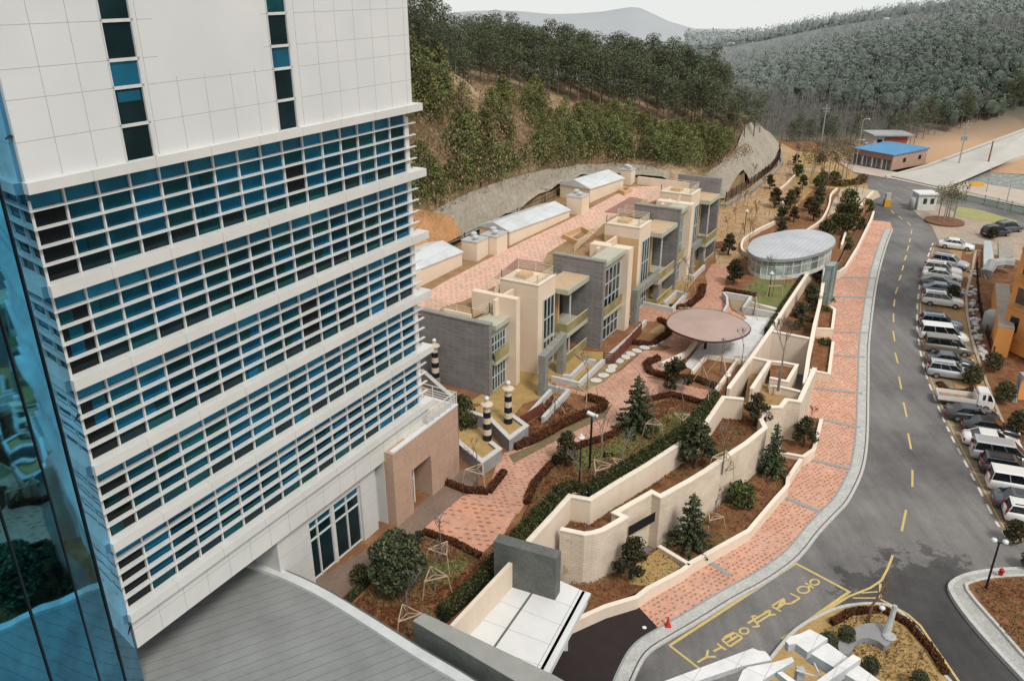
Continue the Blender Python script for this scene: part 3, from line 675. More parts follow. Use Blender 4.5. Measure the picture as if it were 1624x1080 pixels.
# ================================================================ garden deck
gpoly = [C(15, -34), C(49, -33), C(49, -29.4), C(48.5, -46.1), C(103, -46.1), C(112, -44), C(125, -30)]
far_g = [W(x, y, 5.1) for x, y in ((1240, 222), (1290, 225), (1368, 285), (1384, 318), (1370, 340), (1345, 380), (1322, 425))]
gp2 = [(p.x, p.y) for p in gpoly]+[(p.x, p.y) for p in far_g]+[(p.x, p.y) for p in W2[::-1][:1]]+[(p.x, p.y) for p in [W(1309, 426, 5.2)]]
gp2 = [(p.x, p.y) for p in gpoly[:-1]]+[(p.x, p.y) for p in [W(1236, 222, 5.1)]]+[(p.x, p.y) for p in far_g]+[(p.x, p.y) for p in Wx[::-1]]+[(p.x, p.y) for p in W1[::-1][1:]]+[(p.x, p.y) for p in [W(700, 1010, 4.2), W(600, 1060, 4.2)]]
def grd(x, y): return gz(x, y)
lawn = mat('garden_soil', (.22, .095, .042), (.18, .10, .045), .9, 1., fine=7, bmp=.5, c3=(.30, .17, .075))
drape('garden_ground', gp2, grd, -.02, lawn, 3)
m = MB(); gb = [(p[0], p[1]) for p in gp2]; m.prism(gb, -1, 4.1, cap=False); m.build('garden_base', concrete, kind='structure')
def gs_(name, px, m_, off, kind='structure'): return drape(name, [S(x, y, gz) for x, y in px], gz, off, m_, 3, None, kind)
gs_('building_path', [(400, 1010), (470, 905), (500, 920), (625, 845), (632, 830), (725, 745), (770, 745), (735, 786), (672, 838), (640, 868), (600, 895), (545, 945), (480, 1010)], mat('brown_stone_paving', (.235, .165, .125), (.18, .13, .10), .5, .7, fine=5), .004)
gs_('plaza', [(673, 837), (733, 787), (775, 795), (820, 812), (800, 845), (764, 877), (720, 857)], paver_mat('plaza_pavers', (.66, .34, .22), (.60, .29, .18), (.22, .08, .055), R(10), .6), .010)
gs_('garden_path', [(733, 787), (778, 770), (786, 740), (800, 718), (850, 705), (895, 681), (930, 664), (958, 650), (957, 636), (925, 628), (885, 618), (878, 606), (915, 608), (945, 606), (985, 588), (1005, 570), (1032, 547), (1060, 528), (1048, 510), (1000, 510), (985, 495), (990, 478), (1055, 486), (1105, 470), (1122, 452), (1118, 436), (1128, 420), (1150, 415), (1165, 426), (1150, 445), (1152, 470), (1160, 492), (1185, 505), (1150, 525), (1110, 548), (1070, 580), (1045, 596), (1022, 598), (1070, 608), (1130, 620), (1120, 640), (1060, 622), (1018, 632), (1003, 655), (985, 682), (930, 698), (898, 712), (868, 735), (846, 760), (838, 790), (822, 815), (780, 800)], pave2, .012)
gs_('path_border', [(806, 722), (850, 705), (895, 681), (930, 664), (960, 649), (972, 640), (960, 662), (930, 675), (895, 692), (850, 716), (815, 735)], mat('olive_edge', (.20, .15, .075), (.15, .11, .06), 2, 1., fine=8), .016)
gs_('front_lawn', [(740, 640), (780, 615), (826, 585), (880, 560), (935, 530), (955, 500), (990, 485), (1012, 480), (1012, 515), (985, 545), (940, 582), (912, 606), (872, 628), (830, 640), (790, 690), (770, 680), (780, 640)], ochre, .005)
gs_('stepping_strip', [(900, 615), (940, 600), (965, 570), (1010, 540), (1050, 512), (1062, 522), (1030, 545), (1000, 570), (960, 605), (925, 622)], mat('strip_turf', (.30, .21, .11), (.24, .16, .08), 1.5, 1., fine=9), .014)
gs_('front_lawn', [(1005, 480), (1030, 460), (1060, 440), (1100, 410), (1120, 415), (1100, 425), (1105, 440), (1090, 460), (1060, 486)], ochre, .006)
gs_('lawn', [(960, 705), (1005, 680), (1060, 655), (1105, 650), (1085, 680), (1040, 705), (1000, 720), (955, 726)], green, .008)
gs_('lawn', [(905, 720), (935, 712), (985, 722), (940, 745), (912, 745)], green, .008)
gs_('lawn', [(1065, 590), (1110, 598), (1140, 605), (1135, 612), (1090, 604)], green, .016)
gs_('lawn', [(1175, 460), (1205, 440), (1260, 450), (1235, 488), (1195, 482)], green, .008)
gs_('lawn', [(660, 905), (700, 885), (745, 890), (720, 920), (680, 935)], green, .008)
# paved court with the fountain basins in front of the wall
court = mat('pale_court_paving', (.68, .68, .67), (.55, .55, .54), .7, .6, fine=4)
gs_('court', [(1110, 548), (1150, 525), (1185, 505), (1165, 490), (1160, 470), (1205, 482), (1240, 490), (1222, 522), (1180, 580), (1120, 562), (1100, 588), (1085, 580)], court, .02)
gs_('dry_pool_bed', [(1155, 470), (1185, 478), (1232, 492), (1228, 505), (1175, 500), (1160, 488)], mat('pebbles', (.36, .27, .17), (.24, .19, .13), 6, 1., fine=14), .03)
# far lawn slope with paths (beyond the villas)
gs_('bank_lawn', [(1135, 425), (1132, 330), (1145, 320), (1232, 265), (1240, 228), (1262, 240), (1262, 300), (1240, 345), (1190, 375), (1180, 410)], mat('dry_bank', (.42, .27, .14), (.33, .20, .10), .5, 1., fine=5, bmp=.2, c3=(.45, .32, .20)), .02)
gs_('bank_lawn', [(1262, 240), (1300, 245), (1372, 285), (1383, 318), (1350, 330), (1330, 300), (1290, 300), (1262, 330)], ochre, .022)
gs_('gravel_path', [(1335, 300), (1355, 297), (1392, 303), (1396, 312), (1380, 320), (1350, 322), (1330, 330), (1318, 345), (1312, 343), (1322, 318)], mat('gravel', (.50, .42, .31), (.42, .34, .24), 2, 1., fine=8), .03)
for label, pp, zt in (('curved low beige wall looping behind the pavilion up the bank', [(1190, 402), (1177, 395), (1180, 378), (1205, 362), (1232, 348), (1243, 328), (1240, 318)], .6),
                  ('low beige kerb wall on the bank between pruned pines', [(1232, 302), (1246, 292), (1262, 276), (1275, 268), (1320, 271)], .45),
                  ('low beige wall curving down from the gravel path to the pavilion roof', [(1280, 364), (1303, 348), (1315, 325), (1318, 308), (1328, 298)], .5),
                  ('pale wall stepping up the bank beside the pavement planter', [(1335, 388), (1345, 358), (1358, 335), (1376, 312), (1385, 303)], .6)):
    pts = smooth_line([S(x, y, gz, zt) for x, y in pp], 3); th = thing('low_wall', label, 'wall', loc=(pts[0].x, pts[0].y, pts[0].z-zt))
    m = MB(); wall_strip(m, pts, .22, [p.z-zt-.2 for p in pts], [p.z-.06 for p in pts]); m.build('wall_face', beige, th)
    m = MB(); wall_strip(m, pts, .28, [p.z-.059 for p in pts], [p.z for p in pts]); m.build('coping', beigecap, th)
# ================================================================ terraced villas
def dka(a): return 10.6+(a-55)*.06
def dk(x, y): return dka(x*UX+y*UY)
greyb = brick_mat('grey_slate_brick', (.235, .22, .215), (.165, .155, .155), (.27, .255, .24), .5, .13, 0, True)
render2 = mat('villa_render', (.76, .63, .49), (.71, .58, .44), .5, .85)
orange_r = mat('orange_and_warm_lit_render', (.60, .40, .21), (.55, .36, .19), .5, .85)  # orange parts, and warm light painted on the beige side walls
pale = mat('pale_balcony_slab', (.46, .46, .36), (.40, .40, .31), 1, .7)
olive = glass_mat('olive_balcony_glass', (.30, .26, .12), .25, 0, .5)
wfr = mat('window_frame', (.50, .56, .55), (.44, .50, .49), 2, .5)
wgl = glass_mat('villa_glass', (.012, .02, .02), .06, 0, .8)
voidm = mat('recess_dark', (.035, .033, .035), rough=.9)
brail = mat('champagne_rail', (.66, .56, .40), rough=.5)
def grid_window(parent, a0, a1, b, z0, z1, nc, nr):
    m = MB(); m.cbox(a0, a1, b-.06, b, z0, z1); w = m.build('window', wgl, parent); m = MB()
    for i in range(nc+1): a = a0+(a1-a0)*i/nc; m.cbox(a-.05, a+.05, b+.001, b+.07, z0, z1)
    for i in range(nr+1): z = z0+(z1-z0)*i/nr; m.cbox(a0+.05, a1-.05, b+.002, b+.06, z-.04, z+.04)
    m.build('frame', wfr, w)
def railing(parent, pts, h=1.0, post=1.6, bars=5, mt=None):
    m = MB()
    for p, q in zip(pts[:-1], pts[1:]):
        p, q = Vector(p), Vector(q); n = max(1, round((q-p).length/post))
        for i in range(n+1): r = p.lerp(q, i/n); m.bar(r, r+Vector((0, 0, h)), .07)
        for k in range(1, bars+1): z = Vector((0, 0, h*k/bars)); m.bar(p+z, q+z, .04)
    return m.build('railing', mt or brail, parent)
def villa(label, A0, A1, bg, bb, zg, zp, zb, aw, ab, back=-46., first=False):
    g = gz(*C(A0+5, bb)[:2]); t = thing('villa', label, 'house', loc=C(A0, bg, g)); e = .0
    F1, F2 = g+.15, g+3.4
    m = MB(); m.cbox(A0+.5, ab, back, bg-1.2 if first else bb-1.9, 3.2, dka(A0)-.12); m.cbox(ab, A1, back, bb-1.6, 3.2, dka(ab)-.12)
    bd = m.build('wall', render2, t)
    m = MB(); m.cbox(A0, A0+.5, back+1 if first else bg-5.5, bg, 3.2, zg); gw = m.build('gable_wall', greyb, t)
    m = MB(); m.cbox(A0-.06, A0+.56, (back+1 if first else bg-5.5)-.05, bg+.06, zg, zg+.14); m.build('coping', concrete, gw)
    # window bay
    bw = bg-(.1 if first else .45); pw = .7 if first else 1.2
    m = MB(); m.cbox(A0+.5, aw, bw-1.5, bw-.05, zg-1.3, zg-.55); m.cbox(A0+.5, aw, bw-1.5, bw+.5, zg-.55, zg-.12); m.build('roof_fascia', pale, t)
    m = MB(); m.cbox(A0+.55, aw, bw-1.5, bw+.45, F2-.55, F2-.25); m.build('balcony_slab', pale, t)
    m = MB(); m.cbox(A0+.55, aw, bw+.36, bw+.40, F2-.25, F2+.75); m.build('balcony_glass', olive, t)
    grid_window(t, A0+.6, aw-.05, bw-.05, F1, F2-.6, 5, 2); grid_window(t, A0+.6, aw-.05, bw-.05, F2-.2, zg-1.35, 5, 3)
    m = MB(); m.cbox(aw, aw+pw, bw-3.5, bw+(1.1 if first else .85), 3.2, zp); m.build('pilaster', render2, t)
    # tall block
    m = MB(); m.cbox(ab, ab+3.4, bb-4, bb, 3.2, zb); bk = m.build('block_wall', render2, t)
    m = MB(); m.cbox(ab-.012, ab, bb-4, bb-.02, 3.2, zb-1.2); m.build('side_wall', render2 if first else orange_r, t)  # orange skin puts warm light on the beige side into its colour
    m = MB(); m.cbox(ab-.05, ab+3.45, bb-.28, bb+.06, zb, zb+.12); m.cbox(ab-.05, ab+.25, bb-4.05, bb-.28, zb, zb+.12); m.build('coping', beigecap, bk)
    grid_window(t, ab+1.0, ab+3.1, bb+.02, F2-.3, zb-1.7, 3, 2); grid_window(t, ab+1.0, ab+3.1, bb+.02, F1+.3, F2-.5, 3, 3)
    # balconies
    c0 = ab+3.4; zs_ = [(zb-1.25, .5, 0), (F2-.3, .42, 1), (F1-.2, .3, 1)]
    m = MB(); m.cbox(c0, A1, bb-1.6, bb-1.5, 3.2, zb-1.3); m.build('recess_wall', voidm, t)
    m = MB(); m.cbox(c0+.8, c0+1.1, bb-1.5, bb-.05, 3.3, zb-1.3); m.build('recess_column', orange_r, t)
    m = MB(); m.cbox(c0+1.5, c0+1.62, bb+.8, bb+.92, 3.3, zb-1.3); m.build('downpipe', alu, t)
    for z, th_, rl in zs_:
        m = MB(); m.cbox(c0, A1-.02, bb-1.5, bb+1.35, z-th_, z); s_ = m.build('balcony_slab', pale, t)
        if not rl:
            m = MB(); m.cbox(c0+.2, A1-.2, bb-1.3, bb+1.15, z, z+.03); m.build('slab_top', mat('slab_top_tan', (.55, .40, .26), (.48, .34, .21), 1), s_)
        if rl: m = MB(); m.cbox(c0+.03, A1-.03, bb+1.27, bb+1.31, z, z+.95); m.cbox(c0+.0, c0+.04, bb+.02, bb+1.27, z, z+.95); m.build('balcony_glass', olive, t); m = MB(); m.cbox(c0, A1-.02, bb+1.25, bb+1.33, z+.95, z+1.02); m.build('handrail', brail, t)
    # roof parapet with louvred railing
    zr_ = dka(A0+6)
    m = MB(); m.cbox(A0+.5, A0+.75, bg-5, bg-2.2, zr_-.2, zr_+.45); m.build('parapet', render2, t); m = MB(); m.cbox(aw-.6, ab-.3, bb-2.6, bb-2.35, zr_-.2, zp-.2); m.build('parapet', render2, t); m = MB(); m.cbox(ab+.25, c0, bb-4.0, bb-3.75, zr_-.2, zb-.5)
    m.build('parapet', render2, t)
    railing(t, [C(A0+.8, bg-7, zr_), C(A0+.8, bg-2.2, zr_), C(aw-.2, bg-1.6, zr_), C(aw+1.0, bg-1.4, zp)], .95)
    railing(t, [C(aw+.5, bb-5.5, zr_), C(ab+.15, bb-3.9, zb+.12), C(ab+.15, bb-.2, zb+.12)], .8)
    railing(t, [C(ab+.15, bb-.15, zb+.12), C(c0-.1, bb-.15, zb+.12), C(c0-.1, bb-3.9, zb+.12)], .8)
    m = MB(); m.cbox(ab+.3, c0-.05, bb-3.7, bb-.3, zb-.6, zb-.45); m.build('roof_terrace', mat('terrace_tan', (.42, .27, .15), (.36, .22, .12), 1), t)
    m = MB(); m.cbox(ab+1.0, ab+2.4, bb-3.0, bb-1.8, zb-.45, zb+.35); m.build('roof_hatch', orange_r, t)
    return t
villa('nearest villa with a wide grey brick gable wall and white balcony windows', 55.0, 69.2, -33.5, -31.9, 11.0, 12.6, 13.0, 58.0, 61.0, first=True)
villa('middle villa with three tiers of olive glass balconies beside a grey brick fin wall', 69.2, 88.0, -29.1, -29.5, 13.3, 13.2, 14.1, 74.6, 79.4)
villa('farthest villa, ending in a tall grey brick fin before the dry grass bank', 88.0, 101.5, -28.0, -28.6, 14.3, 14.3, 14.7, 91.0, 93.8)
m = MB(); m.cbox(101.5, 102.1, -33, -27.4, 3.2, 15.3); o = m.build('end_wall', greyb); tag(o, 'tall grey brick end wall closing the row of villas beside the dry bank', 'wall')
# deck behind
deck = mat('roof_turf', (.34, .22, .11), (.25, .15, .075), .8, 1., fine=8)
DKB = [(600, 455), (655, 425), (735, 382), (820, 341), (905, 302), (985, 279), (1060, 287)]
dp = [(p.x, p.y) for p in (C(50, -45.2), C(55.3, -45.2), C(55.3, -36.2), C(61, -35.3), C(69, -33.3), C(79, -32.6), C(88, -31.9), C(101.5, -31.5), C(103.6, -33))]+[(p.x, p.y) for p in (S(x, y, dk) for x, y in DKB[::-1])]
drape('roof_deck_turf', dp, dk, .0, deck, 3)
def dks(name, px, m_, off): return drape(name, [S(x, y, dk) for x, y in px], dk, off, m_, 3)
dks('roof_path', [(640, 500), (660, 476), (700, 450), (760, 418), (830, 383), (900, 350), (960, 318), (1000, 297), (1068, 294), (1080, 312), (1040, 318), (1012, 330), (968, 345), (950, 362), (925, 366), (868, 402), (850, 440), (790, 452), (735, 478), (700, 488), (690, 500)], paver_mat('roof_pavers', (.72, .47, .36), (.68, .43, .32), (.46, .22, .15), R(20), .55, .15), .02)
mauve = mat('mauve_membrane', (.30, .17, .135), (.26, .145, .115), .4, .8)
dks('roof_terrace_mat', [(820, 411), (866, 418), (864, 434), (822, 447), (783, 442)], mauve, .05)
dks('roof_terrace_mat', [(1000, 313), (1027, 318), (1024, 328), (1004, 332), (1000, 342), (958, 337)], mauve, .05)
for lb, px, q in (('shallow orange rooftop planter nearest the roof path bend', [(893, 378), (922, 366), (942, 376), (915, 388)], .5), ('small orange planter box on the roof turf beside the third shed', [(982, 306), (990, 302), (1000, 305), (990, 310)], .5)):
    pts = [S(x, y, dk) for x, y in px]; m = MB(); wall_strip(m, pts+[pts[0]], .25, [p.z for p in pts+[pts[0]]], [p.z+q for p in pts+[pts[0]]]); tag(m.build('roof_planter', orange_r), lb, 'planter')
shroof = line_mat('shed_roof', (.60, .63, .64), (.42, .45, .46), R(28), 1.6, .05, .5, .4)
def shed(label, p0, p1, h, depth, zr_=.9):
    a = S(*p0, dk); b = S(*p1, dk); zb = min(a.z, b.z); d = (b-a).to_2d().normalized(); n = Vector((-d.y, d.x, 0)); n = n if n.x < 0 else -n; d = Vector((d.x, d.y, 0))
    a = Vector((a.x, a.y, zb-.2)); b = Vector((b.x, b.y, zb-.2)); t = thing('shed', label, 'shed', loc=a)
    H = Vector((0, 0, h+.2)); m = MB(); c = a+n*depth; e = b+n*depth
    m.hexa([a, b, e, c, a+H, b+H, e+H, c+H]); m.build('wall', render2, t)
    m = MB(); o = .12; rz = Vector((0, 0, zr_)); A_ = a-n*o-d*o+H; B_ = b-n*o+d*o+H; E_ = b+n*(depth+o)+d*o+H; C_ = a+n*(depth+o)-d*o+H; u = Vector((0, 0, .12))
    M1_ = A_+n*depth*.55+rz; M2_ = B_+n*depth*.55+rz
    m.add([A_, B_, E_, C_, A_+u, B_+u, E_+u, C_+u, M1_, M2_], [(3, 2, 1, 0), (0, 1, 5, 4), (2, 3, 7, 6), (4, 5, 9, 8), (8, 9, 6, 7), (1, 2, 6, 9, 5), (3, 0, 4, 8, 7)])
    m.build('roof', shroof, t)
shed('beige plant shed with pale metal roof half hidden behind the tower', (640, 468), (733, 421), 1.9, 5, .8)
shed('long beige plant shed with pale metal roof in the middle of the three', (808, 390), (903, 345), 1.5, 4.2, .8)
shed('beige plant shed with pale ribbed roof farthest from the tower', (935, 322), (988, 299), 1.7, 4.6, .9)
capm_ = mat('vent_cap', (.62, .64, .65), rough=.4, metal=.2)
def vent(label, px, py, w, h, dp_):
    p = S(px, py, dk); t = thing('vent_shaft', label, 'vent', loc=p); a, b = AB(p.x, p.y)
    m = MB(); m.cbox(a, a+w, b-dp_, b, p.z-.3, p.z+h); m.build('shaft', render2, t)
    m = MB(); m.cbox(a-.06, a+w+.06, b-dp_-.06, b+.06, p.z+h, p.z+h+.1); m.build('lid', capm_, t)
    for k in (.28, .72):
        q = C(a+w*k, b-dp_*k, 0); m = MB(); m.lathe([(.16, p.z+h+.1), (.16, p.z+h+.32), (.34, p.z+h+.34), (.36, p.z+h+.5), (.2, p.z+h+.6)], 10, q.x, q.y); m.build('cowl', capm_, t)
vent('beige vent shaft with two white cowls, nearest the tower', 757, 415, 2.2, 2.0, 1.9)
vent('beige vent shaft with two white cowls beside the middle shed', 788, 406, 2.2, 2.0, 1.9)
vent('beige vent shaft with white cowls between the second and third sheds', 922, 342, 2.1, 2.1, 2.0)
vent('beige vent shaft with white cowls behind the farthest shed', 1000, 294, 1.5, 1.9, 1.5)
# roof-top end parapet
m = MB(); pr = [S(x, y, dk, 1.0) for x, y in ((1012, 280), (1092, 290), (1102, 286))]; wall_strip(m, pr, .25, [p.z-1.2 for p in pr], [p.z for p in pr]); tag(m.build('parapet_wall', beige), 'beige parapet wall closing the far end of the roof deck', 'wall')
# black fence at the foot of the sprayed slope
fen = mat('brown_fence', (.035, .022, .018), rough=.6)
def fence(label, pts, h, step, mt=None, bars=(0.1, .9), pick=.28, name='fence', post=2.4):
    t = thing(name, label, 'fence', loc=pts[0]); L = 0
    m = MB(); mp = MB(); H = Vector((0, 0, h))
    for p, q in zip(pts[:-1], pts[1:]):
        n = max(1, int((q-p).length/step)); k = max(1, int((q-p).length/post))
        for i in range(n): r = p.lerp(q, i/n); m.bar(r+H*.08, r+H*.96, .035)
        for i in range(k+(1 if q is pts[-1] else 0)): r = p.lerp(q, i/k); mp = MB(); mp.bar(r, r+H*1.08, .11); mp.build('post', mt or fen, t)
        for b in bars: m.bar(p+H*b, q+H*b, .05)
    m.build('fence_panel', mt or fen, t)
# white edged front planters
wk = mat('white_stone_kerb', (.56, .55, .53), (.48, .48, .47), 1.5, .8)
def lowwall(label, px, h=.55, t_=.3, mt=None, z=gz, name='planter_wall'):
    pts = [S(x, y, z, h) for x, y in px]; m = MB(); wall_strip(m, pts, t_, [p.z-h-.1 for p in pts], [p.z for p in pts]); return tag(m.build(name, mt or wk), label, 'low wall')
lowwall('white stone planter edge left of the first grey portal', [(826, 666), (842, 651), (873, 617)])
lowwall('white stone planter edge in front of the first grey portal', [(861, 661), (901, 618), (867, 609)])
lowwall('white stone planter edge between the first portal and the stepping stones', [(875, 596), (918, 606), (955, 571), (1001, 531), (1024, 507)])
lowwall('inner white stone planter edge behind the first portal', [(893, 594), (905, 595), (932, 569), (945, 571)])
lowwall('white stone planter edge beside the second portal', [(1015, 477), (1066, 488), (1088, 465), (1073, 461), (1054, 479)])
lowwall('white stone planter edge beside the third portal', [(1087, 433), (1100, 437), (1117, 420)])
lowwall('white curved court wall beside the garden path', [(1147, 463), (1153, 470), (1154, 482), (1148, 493)], .7, .25)
lowwall('white court wall with an angled corner under the pine bed', [(1150, 463), (1191, 470), (1180, 486), (1237, 497)], .7, .3)
lowwall('curved white court wall left of the disc canopy posts', [(1104, 538), (1090, 556), (1068, 567), (1050, 575)], .6, .3, beigecap)
lowwall('beige edge of the square lawn bed beside the court', [(1098, 588), (1121, 562), (1166, 569), (1185, 572)], .45, .22, beigecap)
lowwall('beige edge between the square lawn bed and the garden wall', [(1170, 568), (1132, 622)], .5, .25, beigecap)
lowwall('thin beige edge beside the hedge and the lawn', [(1099, 668), (1112, 650), (1128, 628)], .3, .12, beigecap)
gateM = mat('portal_concrete', (.27, .27, .245), (.21, .21, .19), 1.2, .8, fine=6)
for lb, p0, p1, h in (('grey concrete portal frame in front of the nearest villa', (861, 625), (890, 590), 3.95), ('grey concrete portal frame in front of the middle villa', (1006, 513), (1041, 479), 3.95), ('grey concrete portal frame in front of the farthest villa', (1092, 437), (1111, 417), 3.7)):
    a, b = S(*p0, gz), S(*p1, gz); b.z = a.z; d = (b-a).normalized(); n = Vector((d.y, -d.x, 0))*.32; t = thing('portal_frame', lb, 'portal', loc=a); z = Vector((0, 0, h))
    for q in (a, b): m = MB(); m.hexa([q-d*.45-n, q+d*.45-n, q+d*.45+n, q-d*.45+n]+[r+z-Vector((0, 0, .7)) for r in (q-d*.45-n, q+d*.45-n, q+d*.45+n, q-d*.45+n)]); m.build('pillar', gateM, t)
    m = MB(); q0, q1 = a-d*.47, b+d*.47; n *= 1.02; w0 = Vector((0, 0, h-.7)); m.hexa([q0-n+w0, q1-n+w0, q1+n+w0, q0+n+w0, q0-n+z, q1-n+z, q1+n+z, q0+n+z]); m.build('beam', gateM, t)
redf = mat('red_brown_slats', (.16, .045, .025), (.12, .035, .02), 3, .7)
def slatfence(label, px, h):
    pts = [S(x, y, gz) for x, y in px]; t = thing('slat_fence', label, 'fence', loc=pts[0]); m = MB(); H = Vector((0, 0, h)); mp = MB()
    for p, q in zip(pts[:-1], pts[1:]):
        k = max(1, int((q-p).length/1.8))
        for i in range(5): m.bar(p+H*(.12+.2*i), q+H*(.12+.2*i), .05, .15)
        for i in range(k+(1 if q is pts[-1] else 0)): r = p.lerp(q, i/k); mp = MB(); mp.bar(r, r+H*1.05, .12); mp.build('post', redf, t)
    m.build('slat_panel', redf, t)
slatfence('red brown slatted fence along the stepping stone strip', [(957, 577), (973, 578), (1012, 535), (1016, 530)], 1.2)
slatfence('short red brown slatted fence left of the first portal planter', [(826, 677), (860, 655)], 1.0)
slatfence('dark red slatted fence beside the farthest villa end wall', [(1130, 396), (1160, 392)], 1.0)
stonem = mat('stepping_stone_white', (.62, .60, .56), (.52, .50, .47), 3, .8)
pr_ = MB(); pr_.lathe([(.42, 0), (.45, .03), (.45, .07), (.4, .1)], 10, sx=1.25); pr_ = pr_.build('stepping_stone', stonem); tag(pr_, None, 'stepping stone')
for i, (x, y) in enumerate(((945, 604), (957, 596), (968, 588), (971, 582), (982, 573), (992, 567), (1000, 562), (1010, 557), (1022, 552), (1035, 548), (1045, 543))):
    place(pr_, S(x, y, gz)+Vector((0, 0, .02)), R(20*i), 1, 'round white stepping stone in the turf strip beside the red slatted fence', 'stepping stones beside the garden path')
# light-house style lamps
blk = mat('black_band', (.012, .012, .016), rough=.5); crm = mat('cream_band', (.62, .52, .40), (.55, .46, .35), 3, .7)
_l3 = C(54.3, -38.8)
for lb, x, y, sc in (('black and cream banded stone lantern at the tip of the nearest triangular planter', 773, 713, 1), ('black and cream banded stone lantern in the second triangular planter', 806, 686, 1), ('black and cream banded stone lantern farthest back beside the grey gable wall', 694, 600, 1)):
    p = S(x, y, gz, .0) if x > 700 else Vector((_l3.x, _l3.y, 4.2)); t = thing('banded_lantern', lb, 'lantern', loc=p)
    m = MB(); m.lathe([(.42, p.z), (.42, p.z+.9), (.36, p.z+.95)], 12, p.x, p.y); m.build('pedestal', gateM, t)
    z = p.z+.95
    for k in range(6): m = MB(); r = .36-.014*k; m.lathe([(r, z), (r-.014, z+.5)], 14, p.x, p.y); m.build('band', blk if k % 2 == 0 else crm, t); z += .5
    m = MB(); m.lathe([(.28, z), (.52, z+.06), (.5, z+.16), (.2, z+.3), (.14, z+.45)], 8, p.x, p.y); m.build('cap', crm, t)
    m = MB(); m.lathe([(.05, z+.42), (.17, z+.5), (.2, z+.62), (.15, z+.74), (.03, z+.8)], 10, p.x, p.y); m.build('globe', white, t, True)
for lb, px, fl in (('grey faced triangular planter tip beside the pink annex, nearest the plaza', [(722, 694), (728.5, 701), (764.5, 730.5), (791.7, 711), (778, 700)], [(722, 694), (764, 730), (791, 711), (765, 680), (735, 660)]), ('grey faced triangular planter tip between the two banded lanterns', [(737, 649), (776, 661.5), (808, 693.6), (834.5, 674), (811, 657)], [(737, 649), (776, 662), (808, 693), (834, 674), (811, 657), (778, 640)]), ('white topped diagonal wall behind the terrace of the annex', [(668, 586), (676, 592), (705, 618), (722, 630)], None)):
    pts = [S(x, y, gz, 1.15) for x, y in px]; t = thing('planter', lb, 'planter', loc=pts[0]-Vector((0, 0, 1.2)))
    m = MB(); wall_strip(m, pts, .3, [p.z-1.25 for p in pts], [p.z-.1 for p in pts]); m.build('wall', mat('grey_planter_face', (.34, .33, .33), (.28, .27, .27), 1, .8, fine=5), t)
    m = MB(); wall_strip(m, pts, .4, [p.z-.099 for p in pts], [p.z for p in pts]); m.build('coping', wk, t)
    if fl: drape('soil', [S(x, y, gz, .95) for x, y in fl], gz, .95, ochre, 3, t, None)
# ================================================================ glass pavilion with oval roof
pav = thing('glass_pavilion', 'oval glass pavilion with a striped silver zinc roof', 'pavilion', loc=(33, 95, 4.8))
ov = smooth_line([W(x, y, 7.7) for x, y in ((1185, 394.4), (1196.7, 379), (1227.8, 369), (1264.7, 364), (1294, 365), (1317, 372), (1325.4, 381), (1321, 390.5), (1303.6, 400), (1274.4, 408), (1245, 411.5), (1216, 410.5), (1196.7, 406))], 4, True)
cx = sum(p.x for p in ov)/len(ov); cy = sum(p.y for p in ov)/len(ov); cc = Vector((cx, cy, 0))
def scl(pts, k): return [Vector((cx+(p.x-cx)*k, cy+(p.y-cy)*k, 0)) for p in pts]
m = MB(); m.prism([(p.x, p.y) for p in ov], 7.35, 7.7); m.build('fascia', mat('zinc_fascia', (.42, .44, .45), rough=.45, metal=.4), pav)
zin = line_mat('zinc_roof', (.48, .50, .52), (.33, .35, .37), R(35), .55, .07, .5, .3, .1)
m = MB(); o2 = scl(ov, .985); o3 = scl(ov, .5); n = len(o2)
m.add([(p.x, p.y, 7.71) for p in o2]+[(p.x, p.y, 7.86) for p in o3]+[(cx, cy, 7.9)], [(i, (i+1) % n, n+(i+1) % n, n+i) for i in range(n)]+[(n+i, n+(i+1) % n, 2*n) for i in range(n)]); m.build('roof', zin, pav, True)
pgl = glass_mat('pavilion_glass', (.30, .36, .34), .08, .1, .8, rand=.35); g2 = scl(ov, .93)
for i in range(0, len(g2), 2):
    a, b = g2[i], g2[(i+2) % len(g2)]; zb = min(gz(a.x, a.y), 5.2); zb = 2.6 if a.x > cx+3.6 and a.y < cy+2 else zb
    m = MB(); m.hexa([(a.x, a.y, zb), (b.x, b.y, zb), (b.x*.995+cx*.005, b.y*.995+cy*.005, zb), (a.x*.995+cx*.005, a.y*.995+cy*.005, zb), (a.x, a.y, 7.34), (b.x, b.y, 7.34), (b.x*.995+cx*.005, b.y*.995+cy*.005, 7.34), (a.x*.995+cx*.005, a.y*.995+cy*.005, 7.34)]); w = m.build('glass_panel', pgl, pav)
    m = MB(); m.bar((a.x, a.y, zb), (a.x, a.y, 7.34), .1); m.bar((a.x, a.y, 6.6), (b.x, b.y, 6.6), .07); m.bar((a.x, a.y, zb+.25), (b.x, b.y, zb+.25), .09, .5); m.build('mullion', alu, w)
sh = [S(x, y, zr) for x, y in ((1300, 486), (1311, 487), (1318, 478), (1308, 476))]
tl = mat('teal_steel', (.18, .30, .31), rough=.4, metal=.3)
m = MB(); m.prism([(p.x, p.y) for p in sh],   .8, 7.3); sf = m.build('lift_shaft_glass', pgl, pav); m = MB()
for p in sh: m.bar((p.x, p.y, .8), (p.x, p.y, 7.3), .16)
for z in (2.3, 3.9, 5.5, 6.9):
    for i in range(4): m.bar((sh[i].x, sh[i].y, z), (sh[(i+1) % 4].x, sh[(i+1) % 4].y, z), .1)
m.build('steel_frame', tl, sf)
